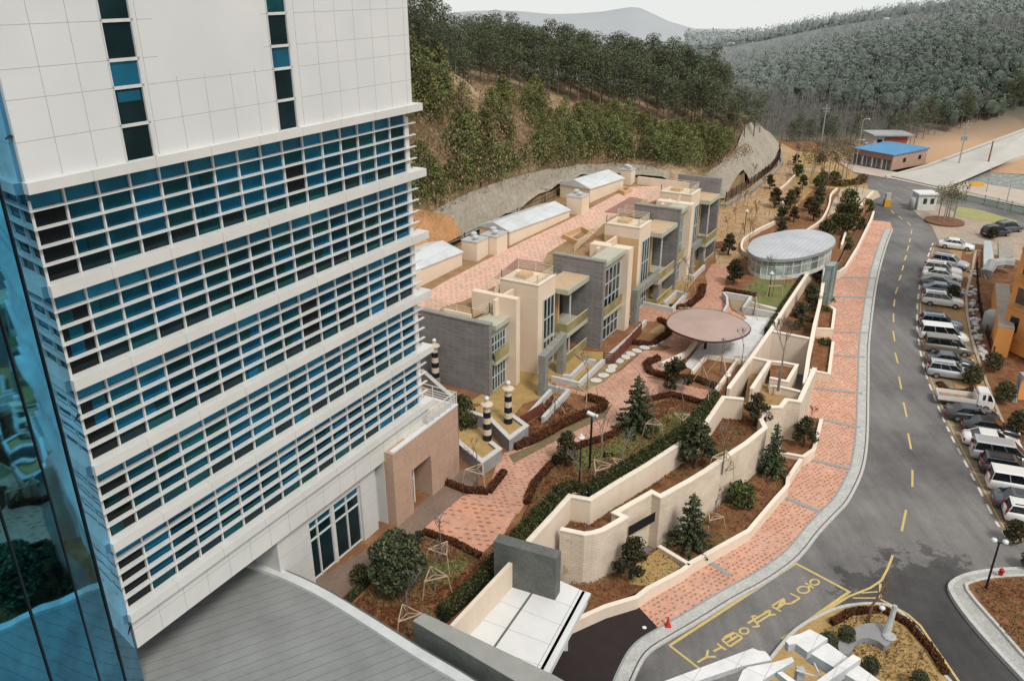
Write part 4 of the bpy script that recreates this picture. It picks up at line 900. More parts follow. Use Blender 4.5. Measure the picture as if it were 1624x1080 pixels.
# disc canopy
dc = thing('disc_canopy', 'round mauve disc canopy on a post over the paved court', 'canopy', loc=(19.2, 73.9, 4.2))
dd = smooth_line([W(x, y, 6.9) for x, y in ((1057, 512), (1064, 500), (1082, 492), (1108, 489), (1140, 493), (1170, 503), (1187, 515), (1190, 524), (1178, 534), (1150, 541), (1118, 541), (1085, 532), (1064, 522))], 3, True)
dx = sum(p.x for p in dd)/len(dd); dy = sum(p.y for p in dd)/len(dd); n = len(dd)
m = MB(); m.add([(p.x, p.y, 6.78) for p in dd]+[(p.x, p.y, 6.9) for p in dd]+[(dx, dy, 7.3), (dx, dy, 6.6)], [(i, (i+1) % n, n+(i+1) % n, n+i) for i in range(n)]+[(n+i, n+(i+1) % n, 2*n) for i in range(n)]+[((i+1) % n, i, 2*n+1) for i in range(n)])
m.build('disc_roof', mat('mauve_metal', (.43, .315, .27), (.37, .265, .225), .4, .5), dc)
m = MB(); m.tube([(dx, dy, 4.2), (dx, dy, 6.8)], .14, 10); m.build('post', dark, dc)
m = MB()
for i in range(n): m.bar((dd[i].x, dd[i].y, 6.84), (dd[(i+1) % n].x, dd[(i+1) % n].y, 6.84), .09, .14)
m.build('rim', mat('brown_rim', (.08, .03, .022)), dc)
# ================================================================ ramp entrance: concrete blocks, white slab, beige wall
rg = thing('ramp_entrance', 'white slab roof over the dark ramp, its concrete fascia stepping forward', 'entrance', loc=(3, 37, 0))
zs2 = 4.9
sp = [W(x, y, zs2) for x, y in ((816, 888), (928, 938), (853, 1078), (708, 1030))]
m = MB(); m.prism([(p.x, p.y) for p in sp], zs2-.3, zs2); m.build('slab', mat('white_slab', (.72, .715, .70), (.66, .655, .64), .7, .7), rg)
m = MB(); q = [sp[0].lerp(sp[1], 0), sp[1], sp[2]]; e = offset_line(q[1:], .0)
m.bar(sp[1]+Vector((0, 0, -.45)), sp[2]+Vector((0, 0, -.45)), .35, .9); m.bar(sp[1]+Vector((0.1, 0, -.1)), sp[2]+Vector((0.1, 0, -.1)), .5, .18); m.build('edge_beam', white, rg)
m = MB()
for k in range(1, 5): m.bar(sp[0].lerp(sp[3], k/4.6)+Vector((0, 0, .0)), sp[1].lerp(sp[2], k/4.6)+Vector((0, 0, .0)), .012, .01)
c0, c1 = sp[0].lerp(sp[1], .45), sp[3].lerp(sp[2], .42); m.bar(c0, c1, .12, .06); m.bar(sp[1].lerp(sp[0], .07), sp[2].lerp(sp[3], .07), .02, .02)
m.build('slab_joint', mat('slab_joint_dark', (.14, .14, .13)), rg)
m = MB(); 
for x, y in ((876, 1050), (905, 985)): p = W(x, y, .0); m.bar(W(x, y, 2.2)+Vector((-.3, 0, -2.3)), W(x, y, 2.2)+Vector((-.3, 0, 2.3)), .35)
m.build('column', white, rg)
m = MB(); q = [W(x, y, 7.9) for x, y in ((783, 858), (882, 886))]; q2 = [W(x, y, 7.9) for x, y in ((778, 868), (873, 897))]
d_ = (q[1]-q[0]); n_ = Vector((d_.y, -d_.x, 0)).normalized()*-.8
m.hexa([Vector((p.x, p.y, 3.2)) for p in (q[0], q[0]-n_*-1, q[1]-n_*-1, q[1])]+[q[0], q[0]+n_, q[1]+n_, q[1]])
o = m.build('concrete_block', mat('dark_concrete', (.145, .15, .135), (.10, .105, .095), .9, .8, fine=6)); tag(o, 'upright dark concrete block standing on the ramp roof at the end of the garden wall', 'wall')
m = MB(); q = [W(x, y, 7.4) for x, y in ((655, 985), (850, 1100), (905, 1140))]; q2 = [W(x, y, 7.4) for x, y in ((672, 973), (880, 1072), (960, 1120))]
pp = [(p.x, p.y) for p in q]+[(p.x, p.y) for p in q2[::-1]]; m.prism(pp, 0, 7.4); o = m.build('concrete_wall', [MATS['dark_concrete'], concrete]); tag(o, 'long dark concrete wall in front of the ramp roof, running off the bottom edge', 'wall')
m = MB(); m.prism(pp, 7.401, 7.46); o2_ = m.build('coping', mat('grey_coping', (.32, .32, .29), (.27, .27, .25), 1), o)
m = MB(); wall_strip(m, [W(812, 889, 6.7), W(716, 992, 6.7)], .25, 3.5, 6.7); tag(m.build('parapet_wall', beige), 'smooth beige parapet between the two concrete walls beside the ramp roof', 'wall')
# ================================================================ plants near the camera
def leafmat(name, c1, c2, rand=.5, rough=.9):
    m = mat(name, c1, c2, 2.5, rough, rand=rand, spec=.15); return m
bark = mat('bark', (.10, .075, .055), (.06, .045, .035), 4, .95)
barkg = mat('bark_grey', (.22, .19, .17), (.14, .12, .10), 4, .95)
stake = mat('pale_stake', (.52, .39, .27), (.42, .31, .21), 3, .8)
pineA = [leafmat('pine_dark', (.045, .052, .026), (.030, .036, .018)), leafmat('pine_mid', (.085, .085, .040), (.06, .06, .028)), leafmat('pine_brown', (.13, .095, .050), (.09, .065, .034))]
firA = [leafmat('fir_dark', (.045, .068, .038), (.03, .046, .027)), leafmat('fir_mid', (.10, .125, .06), (.068, .09, .043)), leafmat('fir_tip', (.20, .20, .10), (.14, .145, .068))]
rg_ = random.Random(11)
def clump_pine(seed, h=3.2, r=1.35, n=11, dens=70):
    g = random.Random(seed); t = thing('pruned_pine', 'x', 'tree'); m = MB()
    pts = [Vector((0, 0, -.1))]
    for k in range(1, 5): pts.append(Vector((g.uniform(-.15, .15)*k*.6, g.uniform(-.15, .15)*k*.6, h*.8*k/4)))
    m.tube(pts, [.13, .12, .10, .07, .04], 6); cl = MB()
    for k in range(n):
        f = .32+.68*k/(n-1); a = k*2.4+g.uniform(-.4, .4); rr = r*(1-.75*max(0, f-.55)/.45)*(.55+.45*g.random()) if k < n-1 else 0
        z = h*f*.93; c = Vector((math.cos(a)*rr*.75, math.sin(a)*rr*.75, z)); s = r*.42*g.uniform(.8, 1.15)
        q = pts[min(4, max(1, int(f*4)))]; m.tube([Vector((q.x, q.y, z-.35)), c-Vector((0, 0, .1))], [.045, .025], 4, cap=False)
        cl.leaves(c, (s*1.08, s*1.08, s*.62), int(dens*2.2), .095, g, (0, 0, 1, 1, 2), .2, .5)
        cl.leaves(c-Vector((0, 0, .05)), (s*.7, s*.7, s*.3), 14, .26, g, (0,), .2, .5)
    m.build('trunk', bark, t); cl.build('crown', pineA, t); return t
def conifer(seed, h=4.2, r=1.3, sparse=1.):
    g = random.Random(seed); t = thing('young_fir', 'x', 'tree'); m = MB(); m.tube([(0, 0, -.1), (0, 0, h*.5), (0, 0, h)], [.09, .06, .015], 6); m.build('trunk', bark, t)
    cl = MB(); k = 0; z = h*.10
    while z < h*.98:
        f = z/h; R_ = r*(1-f)**.75+.05
        for i in range(max(3, int(7*(1-f)+2))):
            a = k*1.9+i*2*math.pi/max(3, int(7*(1-f)+2)); L = R_*g.uniform(.75, 1.1)
            for j in range(max(1, int(L/.18))):
                q = (j+.6)*.18; cl.leaves((math.cos(a)*q, math.sin(a)*q, z-q*.22), (.12, .12, .07), int(12*sparse), .08, g, (0, 0, 1, 1, 2), .3, .6)
        z += h*.055; k += 1
    cl.build('crown', firA, t); return t
def broad(seed, h=3.2, r=1.5, ms=None, n=900, name='evergreen_tree', size=.16, stems=5):
    g = random.Random(seed); t = thing(name, 'x', 'tree'); m = MB()
    for k in range(stems): a = k*6.28/stems; m.tube([(0, 0, -.1), (math.cos(a)*.25, math.sin(a)*.25, h*.35), (math.cos(a)*r*.5, math.sin(a)*r*.5, h*.75)], [.07, .05, .02], 5)
    m.build('trunk', barkg, t); cl = MB()
    for k in range(16):
        a = k*2.4; e = -.8+2.1*k/15; c = (math.cos(a)*r*.6*math.cos(e), math.sin(a)*r*.6*math.cos(e), h*.55+math.sin(e)*h*.34)
        cl.leaves(c, (r*.42, r*.42, r*.36), n//16, size, g, (0, 0, 1, 1, 2), 0, .4)
    cl.build('crown', ms or firA, t); return t
def twig(m, p, d, L, r, depth, g, spread=.5):
    q = p+d*L; r = max(r, .013); m.tube([p, q], [r, max(r*.65, .010)], 4 if depth < 3 else 3, cap=False)
    if depth <= 0: return
    for k in range(g.choice((2, 3)) if depth > 1 else 3):
        nd_ = (d+Vector((g.gauss(0, spread), g.gauss(0, spread), g.gauss(.12, spread*.5)))).normalized(); twig(m, p.lerp(q, g.uniform(.55, 1)), nd_, L*g.uniform(.55, .8), r*.6, depth-1, g, spread)
def sapling(seed, h=3.6, frame=True, depth=4, mt=None, r=.045, base=.32, spread=.38):
    g = random.Random(seed); t = thing('bare_sapling', 'x', 'tree'); m = MB(); m.tube([(0, 0, -.1), (0, 0, h*base)], [r*1.2, r], 6, cap=False)
    twig(m, Vector((0, 0, h*base)), Vector((0, 0, 1)), h*.3, r, depth, g, spread); m.build('trunk', mt or barkg, t)
    if frame:
        P = [Vector((math.cos(k*2.094)*.95, math.sin(k*2.094)*.95, 0)) for k in range(3)]; H = Vector((0, 0, 1.15)); f = MB()
        for k in range(3):
            a, b = P[k]*.75+H, P[(k+1) % 3]*.75+H; f.bar(a, b, .05); f.bar(P[k], P[k]*.75+H, .04); f.bar(a, Vector((0, 0, 1.15)), .03)
        f.build('support_frame', stake, t)
    return t
def stakefir(seed): 
    t = sapling(seed, 3.2, False, 4); f = MB()
    for k in range(3): f.bar((math.cos(k*2.09)*1.0, math.sin(k*2.09)*1.0, 0), (0, 0, 1.7), .05)
    f.build('stake', stake, t); return t
PA, PB_, PC = clump_pine(1), clump_pine(2, 3.0, 1.2, 9), clump_pine(5, 2.6, 1.25, 8)
F1_, F2_ = conifer(3, 4.0, 1.7), conifer(4, 3.8, 1.1)
BR = broad(6, 3.1, 1.35, None, 6000, size=.085); 
bushm = [leafmat('shrub_green', (.06, .085, .028), (.035, .05, .02)), leafmat('shrub_yellow', (.13, .13, .045), (.09, .085, .03)), leafmat('shrub_dark', (.03, .04, .018), (.02, .026, .012))]
BU = broad(8, 1.6, .85, bushm, 900, 'green_shrub', .1, 4)
SA, SB, SC = sapling(21), sapling(22, 4.2), stakefir(23)
TALL = sapling(31, 7.0, False, 6, barkg, .11, .25, .30)
RED = sapling(41, 2.2, False, 5, mat('red_twigs', (.20, .085, .055), (.14, .06, .04), 5, .9), .03, .1, .5)
def put(proto, x, y, zf, label, group=None, sc=1., rz=None, name=None):
    return place(proto, S(x, y, zf), rg_.uniform(0, 6.28) if rz is None else rz, sc, label, group)
fl = flat
put(PB_, 1001, 918, fl(.5), 'round-headed dark pruned tree in the planter beside the dark ramp', sc=1.1)
put(PA, 1101, 742, fl(3.35), 'large pruned pine on the lower terrace between the two long beige walls', sc=1.25)
put(PC, 1196, 672, fl(3.4), 'pruned pine spilling over the terrace wall beside the bare tall tree', sc=1.05)
put(PA, 1273, 708, fl(.55), 'broad pruned pine filling the small beige planter box beside the pavement', sc=.9)
put(PB_, 898, 738, grd, 'dark round pruned pine beside the globe lamp and the brick path', sc=.95)
put(PC, 1070, 618, grd, 'open pruned pine with flat pads at the fork of the brick path', sc=1.15)
put(PA, 1164, 452, grd, 'pruned pine at the bend of the path near the court', sc=.98)
put(PB_, 1155, 405, grd, 'pruned pine beside the third grey portal', sc=.95)
put(PC, 1268, 520, fl(3.6), 'dark pruned pine in the trough between the two walls, nearer the camera', sc=1.05)
put(PA, 1284, 490, fl(3.6), 'dark pruned pine in the trough between the two walls, nearer the pavilion', sc=.95)
put(F1_, 1093, 868, fl(.5), 'dark conical fir against the block wall in the long planter', sc=1.2)
put(F2_, 1222, 755, fl(.5), 'narrow silvery fir at the far end of the long planter', sc=1.35)
put(F1_, 1008, 682, grd, 'broad conical fir in the middle of the garden beds', sc=1.3)
put(BU, 1172, 808, zr, 'rounded bright green small tree in the long planter', sc=1.5)
put(BR, 632, 940, grd, 'large rounded dark evergreen tree beside the entrance canopy', sc=1.35)
put(TALL, 1234, 618, fl(4.3), 'tall bare tree rising out of the beige planter box')
put(RED, 1216, 788, fl(.5), 'reddish twiggy bush below the silvery fir', sc=1.1); put(RED, 1250, 762, fl(.5), 'small reddish twiggy bush at the narrow end of the long planter', sc=.8)
put(RED, 1285, 668, fl(.6), 'reddish twiggy bush behind the small planter box', sc=.9)
for x, y, l, s in ((1304, 515, 'yellow-green shrub in the narrow planter above the two small shrubs', 1.4), (1306, 560, 'small dark green shrub in the narrow planter', 1.1), (1311, 496, 'low green shrub at the top of the narrow planter', 1.3), (572, 925, 'small green shrub beside the brown building path', .8), (1338, 400, 'green shrub at the pavement planter next to the pavilion', 1.4), (1360, 368, 'dark green shrub higher up the pavement planter', 1.4), (1372, 340, 'upright green shrub at the far end of the pavement planter', 1.5),
                   (738, 690, 'green shrub against the annex corner', 1.3), (731, 668, 'taller green shrub behind the annex corner', 1.4)):
    put(BU, x, y, zr if x > 1290 and y < 430 else (fl(.6) if x > 1290 else grd), l, sc=s)
sapp = [(700, 895, SA), (690, 938, SA), (648, 1000, SB), (920, 800, SB), (952, 765, SB), (985, 760, SA), (1035, 690, SB), (1080, 680, SB), (1120, 660, SC), (1140, 790, SA), (1145, 750, SA), (1112, 605, SC), (1142, 595, SC), (930, 640, SB), (880, 655, SC), (1225, 470, SB), (1245, 455, SA), (1195, 500, SC), (1085, 475, SC), (1175, 585, SB), (757, 770, SA), (930, 905, SA), (902, 915, SA), (1130, 838, SB), (1085, 505, SA), (1090, 460, SB)]
for x, y, p in sapp:
    zf = fl(3.35) if (x, y) in ((1145, 750),) else fl(.5) if (x, y) in ((1140, 790), (930, 905), (902, 915), (1130, 838)) else grd
    put(p, x, y, zf, 'thin bare sapling held by pale wooden support stakes in the garden beds', 'staked saplings in the garden beds', sc=rg_.uniform(.95, 1.3))
# hedges -------------------------------------------------------------
def hedge(label, px, zf, w, h, ms, n=260, size=.09, name='clipped_hedge', cat='hedge', world=None, step=1):
    pts = world or [S(x, y, zf) for x, y in px]; m = MB(); g = random.Random(len(px or world)*7)
    for p, q in zip(pts[:-1], pts[1:]):
        L = (q-p).length; k = int(L*n)
        for _ in range(k):
            t = g.random(); c = p.lerp(q, t); d = (q-p).normalized(); nn = Vector((d.y, -d.x, 0))
            u = g.uniform(-1, 1); zz = h*(1-.25*u*u)*math.sqrt(g.random()); c = c+nn*u*w/2+Vector((0, 0, zz+h*.08*math.sin(c.x*3+c.y*5)))
            a = Vector((g.gauss(0, 1), g.gauss(0, 1), g.gauss(0, 1))).normalized(); b = a.cross(Vector((g.gauss(0, 1), g.gauss(0, 1), g.gauss(0, 1)))).normalized(); s = size*g.uniform(.6, 1.4)
            m.add([c-a*s, c-b*s*.6, c+a*s, c+b*s*.6], [(0, 1, 2, 3)], g.choice((0, 0, 1, 1, 2)))
        d = (q-p).normalized(); nn = Vector((d.y, -d.x, 0))*w*.4; H = Vector((0, 0, h*.8)); m.hexa([p-nn, p+nn, q+nn, q-nn, p-nn*.7+H, p+nn*.7+H, q+nn*.7+H, q-nn*.7+H], 2)
    o = m.build(name, ms); return tag(o, label, cat)
hm = [leafmat('hedge_green', (.055, .072, .026), (.03, .042, .016), 0), leafmat('hedge_olive', (.12, .105, .04), (.08, .07, .028), 0), leafmat('hedge_dark', (.022, .030, .012), (.015, .02, .009), 0)]
rm = [leafmat('azalea_rust', (.17, .055, .022), (.11, .035, .015), 0), leafmat('azalea_brown', (.13, .065, .028), (.085, .042, .02), 0), leafmat('azalea_dark', (.05, .022, .012), (.035, .016, .009), 0)]
hl = offset_line([Vector((p.x, p.y, gz(p.x, p.y))) for p in W1[:9]], -.68); hl[0].z = 4.2
hl = [Vector((p.x, p.y, 4.2)) for p in hl]
hedge('long clipped green hedge along the inside of the garden wall', None, None, 1.0, 1.95, hm, 620, .085, world=hl)
hedge('clipped green hedge beside the ramp roof, below the dark concrete block', [(700, 985), (745, 945), (800, 885), (835, 850)], grd, .8, 1.1, hm, 420, .085)
hedge('clipped dark hedge on the wall beside the glass pavilion', None, None, .5, 1.0, hm, 420, .08, world=[Vector((p.x, p.y, 4.4)) for p in offset_line(Wx[2:6], -.45)])
hedge('low clipped hedge between the brown path and the dark evergreen', [(545, 962), (592, 915), (640, 875), (668, 850)], grd, .5, .5, hm, 300, .07)
for lb, px, w_, h_ in (('low rust-coloured azalea hedge along the near edge of the brick plaza', [(672, 845), (720, 862), (762, 884)], .5, .4), ('rust-coloured azalea hedge between annex and plaza', [(703, 765), (740, 780), (775, 782), (800, 750)], .6, .45),
    ('rust-coloured azalea hedge curving along the left of the main path', [(815, 712), (850, 698), (890, 676), (925, 660), (955, 650), (958, 640), (930, 632)], .9, .5), ('rust-coloured azalea hedge round the disc canopy side of the path', [(1000, 545), (1035, 548), (1060, 530), (1062, 518), (1045, 508)], .8, .45),
    ('rust-coloured azalea hedge ringing the pine island at the fork', [(1135, 615), (1100, 602), (1060, 600), (1030, 592), (1025, 578), (1045, 570)], .8, .5), ('rust-coloured azalea hedge on the lawn side of the main path', [(835, 800), (848, 768), (875, 738), (910, 712), (960, 696), (995, 680), (1012, 655), (1025, 636), (1065, 628), (1118, 642)], .6, .45),
    ('rust-coloured azalea hedge below the second grey portal planter', [(1062, 490), (1090, 488), (1112, 470), (1114, 455)], .9, .5), ('rust-coloured azalea hedge beside the court pine', [(1148, 462), (1185, 468), (1200, 470)], .8, .45),
    ('rust-coloured azalea hedge on the island rim below the sculpture', [(1318, 990), (1350, 972), (1400, 968), (1440, 990), (1475, 1030), (1500, 1070)], .5, .4)):
    hedge(lb, px, fl(.15) if px[0][1] == 990 else grd, w_, h_, rm, 260, .08, 'azalea_hedge')
# loose ground cover (too fine to count)
def inpoly(x, y, P):
    c = False; j = len(P)-1
    for i in range(len(P)):
        if (P[i][1] > y) != (P[j][1] > y) and x < (P[j][0]-P[i][0])*(y-P[i][1])/(P[j][1]-P[i][1])+P[i][0]: c = not c
        j = i
    return c
def fluff(name, px, zf, n, size, ms, wts, avoid=(), h=.12):
    P = [S(x, y, zf) for x, y in px]; P = [(p.x, p.y) for p in P]; AV = [[(S(x, y, zf).x, S(x, y, zf).y) for x, y in a] for a in avoid]; g = random.Random(n); m = MB(); k = 0
    x0, x1, y0, y1 = min(p[0] for p in P), max(p[0] for p in P), min(p[1] for p in P), max(p[1] for p in P)
    for _ in range(n*8):
        if k >= n: break
        x, y = g.uniform(x0, x1), g.uniform(y0, y1)
        if not inpoly(x, y, P) or any(inpoly(x, y, a) for a in AV): continue
        k += 1; c = Vector((x, y, zf(x, y)+g.uniform(0, h))); a = Vector((g.gauss(0, 1), g.gauss(0, 1), g.gauss(0, .6))).normalized(); b = a.cross(Vector((g.gauss(0, .6), g.gauss(0, .6), 1))).normalized(); s = size*g.uniform(.5, 1.4)
        v = noise.noise(Vector((x*.5, y*.5, 0))); m.add([c-a*s, c-b*s*.5, c+a*s, c+b*s*.5], [(0, 1, 2, 3)], min(len(ms)-1, max(0, int((v+.5+g.uniform(-.25, .25))*len(ms)))))
    o = m.build(name, ms); o['kind'] = 'stuff'; tag(o, 'loose low red brown ground cover filling the beds', 'ground cover')
cov = rm[:2]+[leafmat('cover_straw', (.26, .16, .07), (.19, .11, .05), 0), leafmat('cover_olive', (.12, .12, .04), (.08, .08, .03), 0)]
fluff('ground_cover', [(560, 960), (640, 880), (668, 850), (762, 884), (815, 835), (800, 870), (700, 985), (650, 1010)], grd, 5000, .09, cov, None)
fluff('ground_cover', [(840, 800), (850, 770), (905, 712), (1000, 684), (1020, 650), (1065, 630), (1115, 645), (1090, 680), (1000, 735), (900, 785), (835, 850), (810, 850)], grd, 7000, .09, cov, None)
fluff('ground_cover', [(890, 838), (905, 797), (936, 832), (1080, 735), (1150, 650), (1206, 668), (1143, 728), (1034, 779), (976, 812), (927, 846)], fl(3.35), 3500, .08, cov, None)
fluff('ground_cover', [(870, 1000), (905, 983), (1027, 932), (1082, 903), (1092, 893), (1188, 841), (1249, 769), (1238, 717), (1210, 740), (1100, 840), (1045, 866), (985, 905), (889, 926)], fl(.5), 5000, .08, cov, None)
fluff('ground_cover', [(815, 705), (850, 697), (925, 656), (900, 640), (870, 625), (855, 660), (825, 680)], grd, 1800, .09, rm, None)
fluff('ground_cover', [(1135, 425), (1132, 330), (1232, 265), (1262, 240), (1372, 285), (1330, 330), (1280, 360), (1190, 375), (1180, 410)], grd, 6000, .09, cov[2:3]*2+cov[1:2], None)
fluff('ground_cover', [(1545, 935), (1580, 918), (1640, 915), (1700, 950), (1740, 1140), (1590, 1000)], fl(.22), 2500, .09, cov, None)
fluff('ground_cover', [(1300, 1000), (1350, 978), (1400, 975), (1440, 1000), (1490, 1080), (1330, 1080)], fl(.15), 2200, .07, [cov[2], cov[1]], None)
# bank plants beyond the pavilion
for i, (x, y) in enumerate(((1228, 330), (1220, 300), (1262, 318), (1252, 332), (1258, 352), (1282, 335), (1296, 330), (1272, 300), (1262, 262), (1300, 262), (1238, 378), (1240, 355), (1290, 350), (1300, 318))):
    put((PA, PB_, PC)[i % 3], x, y, grd, 'brownish pruned pine scattered over the dry bank beyond the pavilion', 'pruned pines on the dry bank', sc=rg_.uniform(.75, 1.0))
for i, (x, y) in enumerate(((1340, 372), (1335, 345), (1350, 350), (1325, 362), (1345, 330), (1300, 300), (1305, 290), (1322, 292), (1265, 280), (1310, 378))):
    put(BU, x, y, grd, 'green leafy shrub on the bank between the low walls', 'shrubs on the bank', sc=rg_.uniform(1.2, 1.9))
SN = sapling(77, 3.6, False, 5, mat('brown_twigs', (.22, .14, .09), (.15, .095, .06), 4, .9), .04, .2, .42)
gb2 = random.Random(12)
for i in range(40):
    x, y = ((gb2.uniform(1150, 1238), gb2.uniform(285, 385)), (gb2.uniform(1245, 1375), gb2.uniform(268, 345)))[i % 2]
    put(SN, x, y, grd, 'thin bare brown sapling on the dry bank between the pruned pines', 'bare saplings on the dry bank', sc=gb2.uniform(.6, 1.05))
# ================================================================ hills and woods
CP = []
def cp(px, py, z): CP.append(tuple(W(px, py, z)))
LO1 = [S(x, y, dk) for x, y in DKB]
def up45(L, px, py, k=1.0):
    r = ray(px, py); h = math.hypot(r[0], r[1]); Ld = math.hypot(L.x, L.y); t = (CAMZ-L.z+k*Ld)/(k*h-r[2]); return Vector((r[0]*t, r[1]*t, CAMZ+r[2]*t))
HI1 = [up45(L, x, y, .9) for L, (x, y) in zip(LO1, ((600, 400), (672, 345), (765, 298), (850, 274), (930, 263), (1000, 262), (1062, 272)))]
for p in smooth_line(LO1, 3)+smooth_line(HI1, 3): CP.append(tuple(p))
for k_ in range(1, 9): q_ = smooth_line(LO1, 3)[k_*2]; CP.append((q_.x+5*UY, q_.y-5*UX, q_.z-.4))
for q in ((1110, 300, 7), (1150, 318, 5.0), (1190, 292, 4.9), (1225, 268, 4.8), (1240, 240, 4.6),
          (1110, 280, 10), (1140, 262, 10.5), (1165, 240, 11), (1190, 205, 12.5), (1215, 218, 10), (1238, 240, 6),
          (560, 80, 27), (640, 95, 26.5), (700, 115, 26), (800, 140, 23.5), (900, 160, 20.5), (1000, 180, 17.5), (1080, 200, 15), (1130, 205, 13.8), (1180, 215, 12),
          (800, 210, 19.5), (950, 215, 17), (1060, 235, 14)): cp(*q)
for q in ((560, 80, 27), (640, 95, 26.5), (700, 115, 26), (800, 140, 23.5), (900, 160, 20.5), (1000, 180, 17.5), (1080, 200, 15), (1150, 208, 13)):
    p = W(*q); d = Vector((p.x, p.y, 0)).normalized(); r = p+d*22; CP.append((r.x, r.y, q[2]+1.2)); r = p+d*75; CP.append((r.x, r.y, q[2]*.35))
for q in ((1250, 215, 4.4), (1340, 228, 3.6), (1450, 240, 3.8), (1550, 222, 5.5), (1624, 192, 8.5), (1700, 170, 11), (1470, 262, 3.3), (1560, 258, 3.2), (1624, 235, 4),
          (1300, 130, 11), (1450, 130, 13.5), (1624, 118, 17), (1250, 150, 7), (1200, 100, 9)): cp(*q)
def cpd(px, py, d): r = ray(px, py); t = d/math.hypot(r[0], r[1]); CP.append((r[0]*t, r[1]*t, CAMZ+r[2]*t))
for q in ((1120, 70, 520), (1200, 70, 470), (1240, 62, 430), (1300, 46, 410), (1380, 35, 420), (1450, 28, 440), (1540, 23, 450), (1624, 19, 470), (1750, 15, 480)):
    cpd(*q); x, y, z = CP[-1]; k = 1.35; CP.append((x*k, y*k, z-30))
for x, y, z in ((-60, 60, 9), (20, 60, 2), (80, 60, -2), (130, 60, -2), (22, 100, 9), (60, 110, 0), (90, 120, 1), (60, 150, 2.2), (85, 140, 2.2), (120, 150, 2.5), (160, 120, 2), (60, 170, 2.8), (30, 180, 3), (200, 180, 9)): CP.append((x, y, z))
A_ = np.array(CP)
def U(r2): r2 = np.maximum(r2, 1e-9); return .5*r2*np.log(r2)
def fitrbf(P, lam=1.):
    n = len(P); X = P[:, :2]; K = U(((X[:, None]-X[None])**2).sum(2)); Q = np.c_[np.ones(n), X]
    M_ = np.zeros((n+3, n+3)); M_[:n, :n] = K+lam*np.eye(n); M_[:n, n:] = Q; M_[n:, :n] = Q.T
    return np.linalg.solve(M_, np.r_[P[:, 2], np.zeros(3)])
wts = fitrbf(A_)
def Traw(X, Y):
    P = np.c_[X.ravel(), Y.ravel()]; out = np.empty(len(P))
    for i in range(0, len(P), 4000):
        q = P[i:i+4000]; out[i:i+4000] = U(((q[:, None]-A_[None, :, :2])**2).sum(2))@wts[:-3]+wts[-3]+q@wts[-2:]
    return out.reshape(X.shape)
FL = [W(400, 600, 10)]+LO1[:]+[C(104.4, -33, 6), W(1136, 330, 5.1), W(1150, 320, 5.0), W(1225, 268, 4.8), W(1240, 236, 4.6)]
near = [(p.x, p.y) for p in FL]+[(p.x, p.y) for p in (W(1290, 238, 3.4), W(1345, 262, 3.3), W(1420, 275, 3.3), W(1470, 300, 3.3), W(1640, 320, 3.3))]+[(220, 130), (220, -60), (-120, -60), (-120, 60)]
def inp(X, Y, P):
    c = np.zeros(X.shape, bool); j = len(P)-1
    for i in range(len(P)):
        xi, yi = P[i]; xj, yj = P[j]
        c ^= ((yi > Y) != (yj > Y)) & (X < (xj-xi)*(Y-yi)/(yj-yi+1e-12)+xi); j = i
    return c
gx = np.r_[np.linspace(-170, -32, 30), np.linspace(-31, 75, 150), np.linspace(77, 520, 110)]; gy = np.r_[np.linspace(-60, 70, 12), np.linspace(71, 200, 150), np.linspace(203, 700, 110)]; NX, NY = len(gx), len(gy)
X, Y = np.meshgrid(gx, gy); Z = Traw(X, Y)
Z = np.maximum(Z, -12)
SHL = []
for lo_, hi_ in ((((1060, 285, 9.5), (1110, 300, 7), (1150, 318, 5.0), (1190, 292, 4.9), (1225, 268, 4.8), (1241, 236, 4.6)), ((1050, 270, 12.2), (1108, 278, 10.2), (1140, 262, 10.5), (1165, 240, 11), (1186, 200, 12.8), (1222, 212, 9))),): SHL.append([tuple(W(*q)[:2]) for q in lo_]+[tuple(W(*q)[:2]) for q in hi_][::-1])
SHL.append([tuple(p[:2]) for p in LO1[1:]]+[tuple(p[:2]) for p in HI1[1:]][::-1])
nn_ = np.array([[noise.noise(Vector((x*.06, y*.06, 0))) for x in gx] for y in gy]); Z = Z+nn_*np.clip((Y-120)/60, 0, 1)*.4
ZRA = 3.3*np.clip((Y-60)/52, 0, 1)**2*(3-2*np.clip((Y-60)/52, 0, 1))
for P_ in SHL: Z = np.where(inp(X, Y, P_), Z-1.6, Z)
Z = np.where(inp(X, Y, near), np.minimum(Z, ZRA-.9), Z)
def T(x, y):
    return float(Traw(np.array([x]), np.array([y]))[0])
def ST_(px, py, lo=60, hi=700):
    """where the sight line of a measured point meets the terrain"""
    r = ray(px, py); h = math.hypot(r[0], r[1]); ds = np.linspace(lo, hi, 900); xs, ys = r[0]/h*ds, r[1]/h*ds; zs_ = CAMZ+r[2]/h*ds
    t = Traw(xs, ys); k = np.argmax(zs_ < t); return Vector((xs[k], ys[k], t[k]))
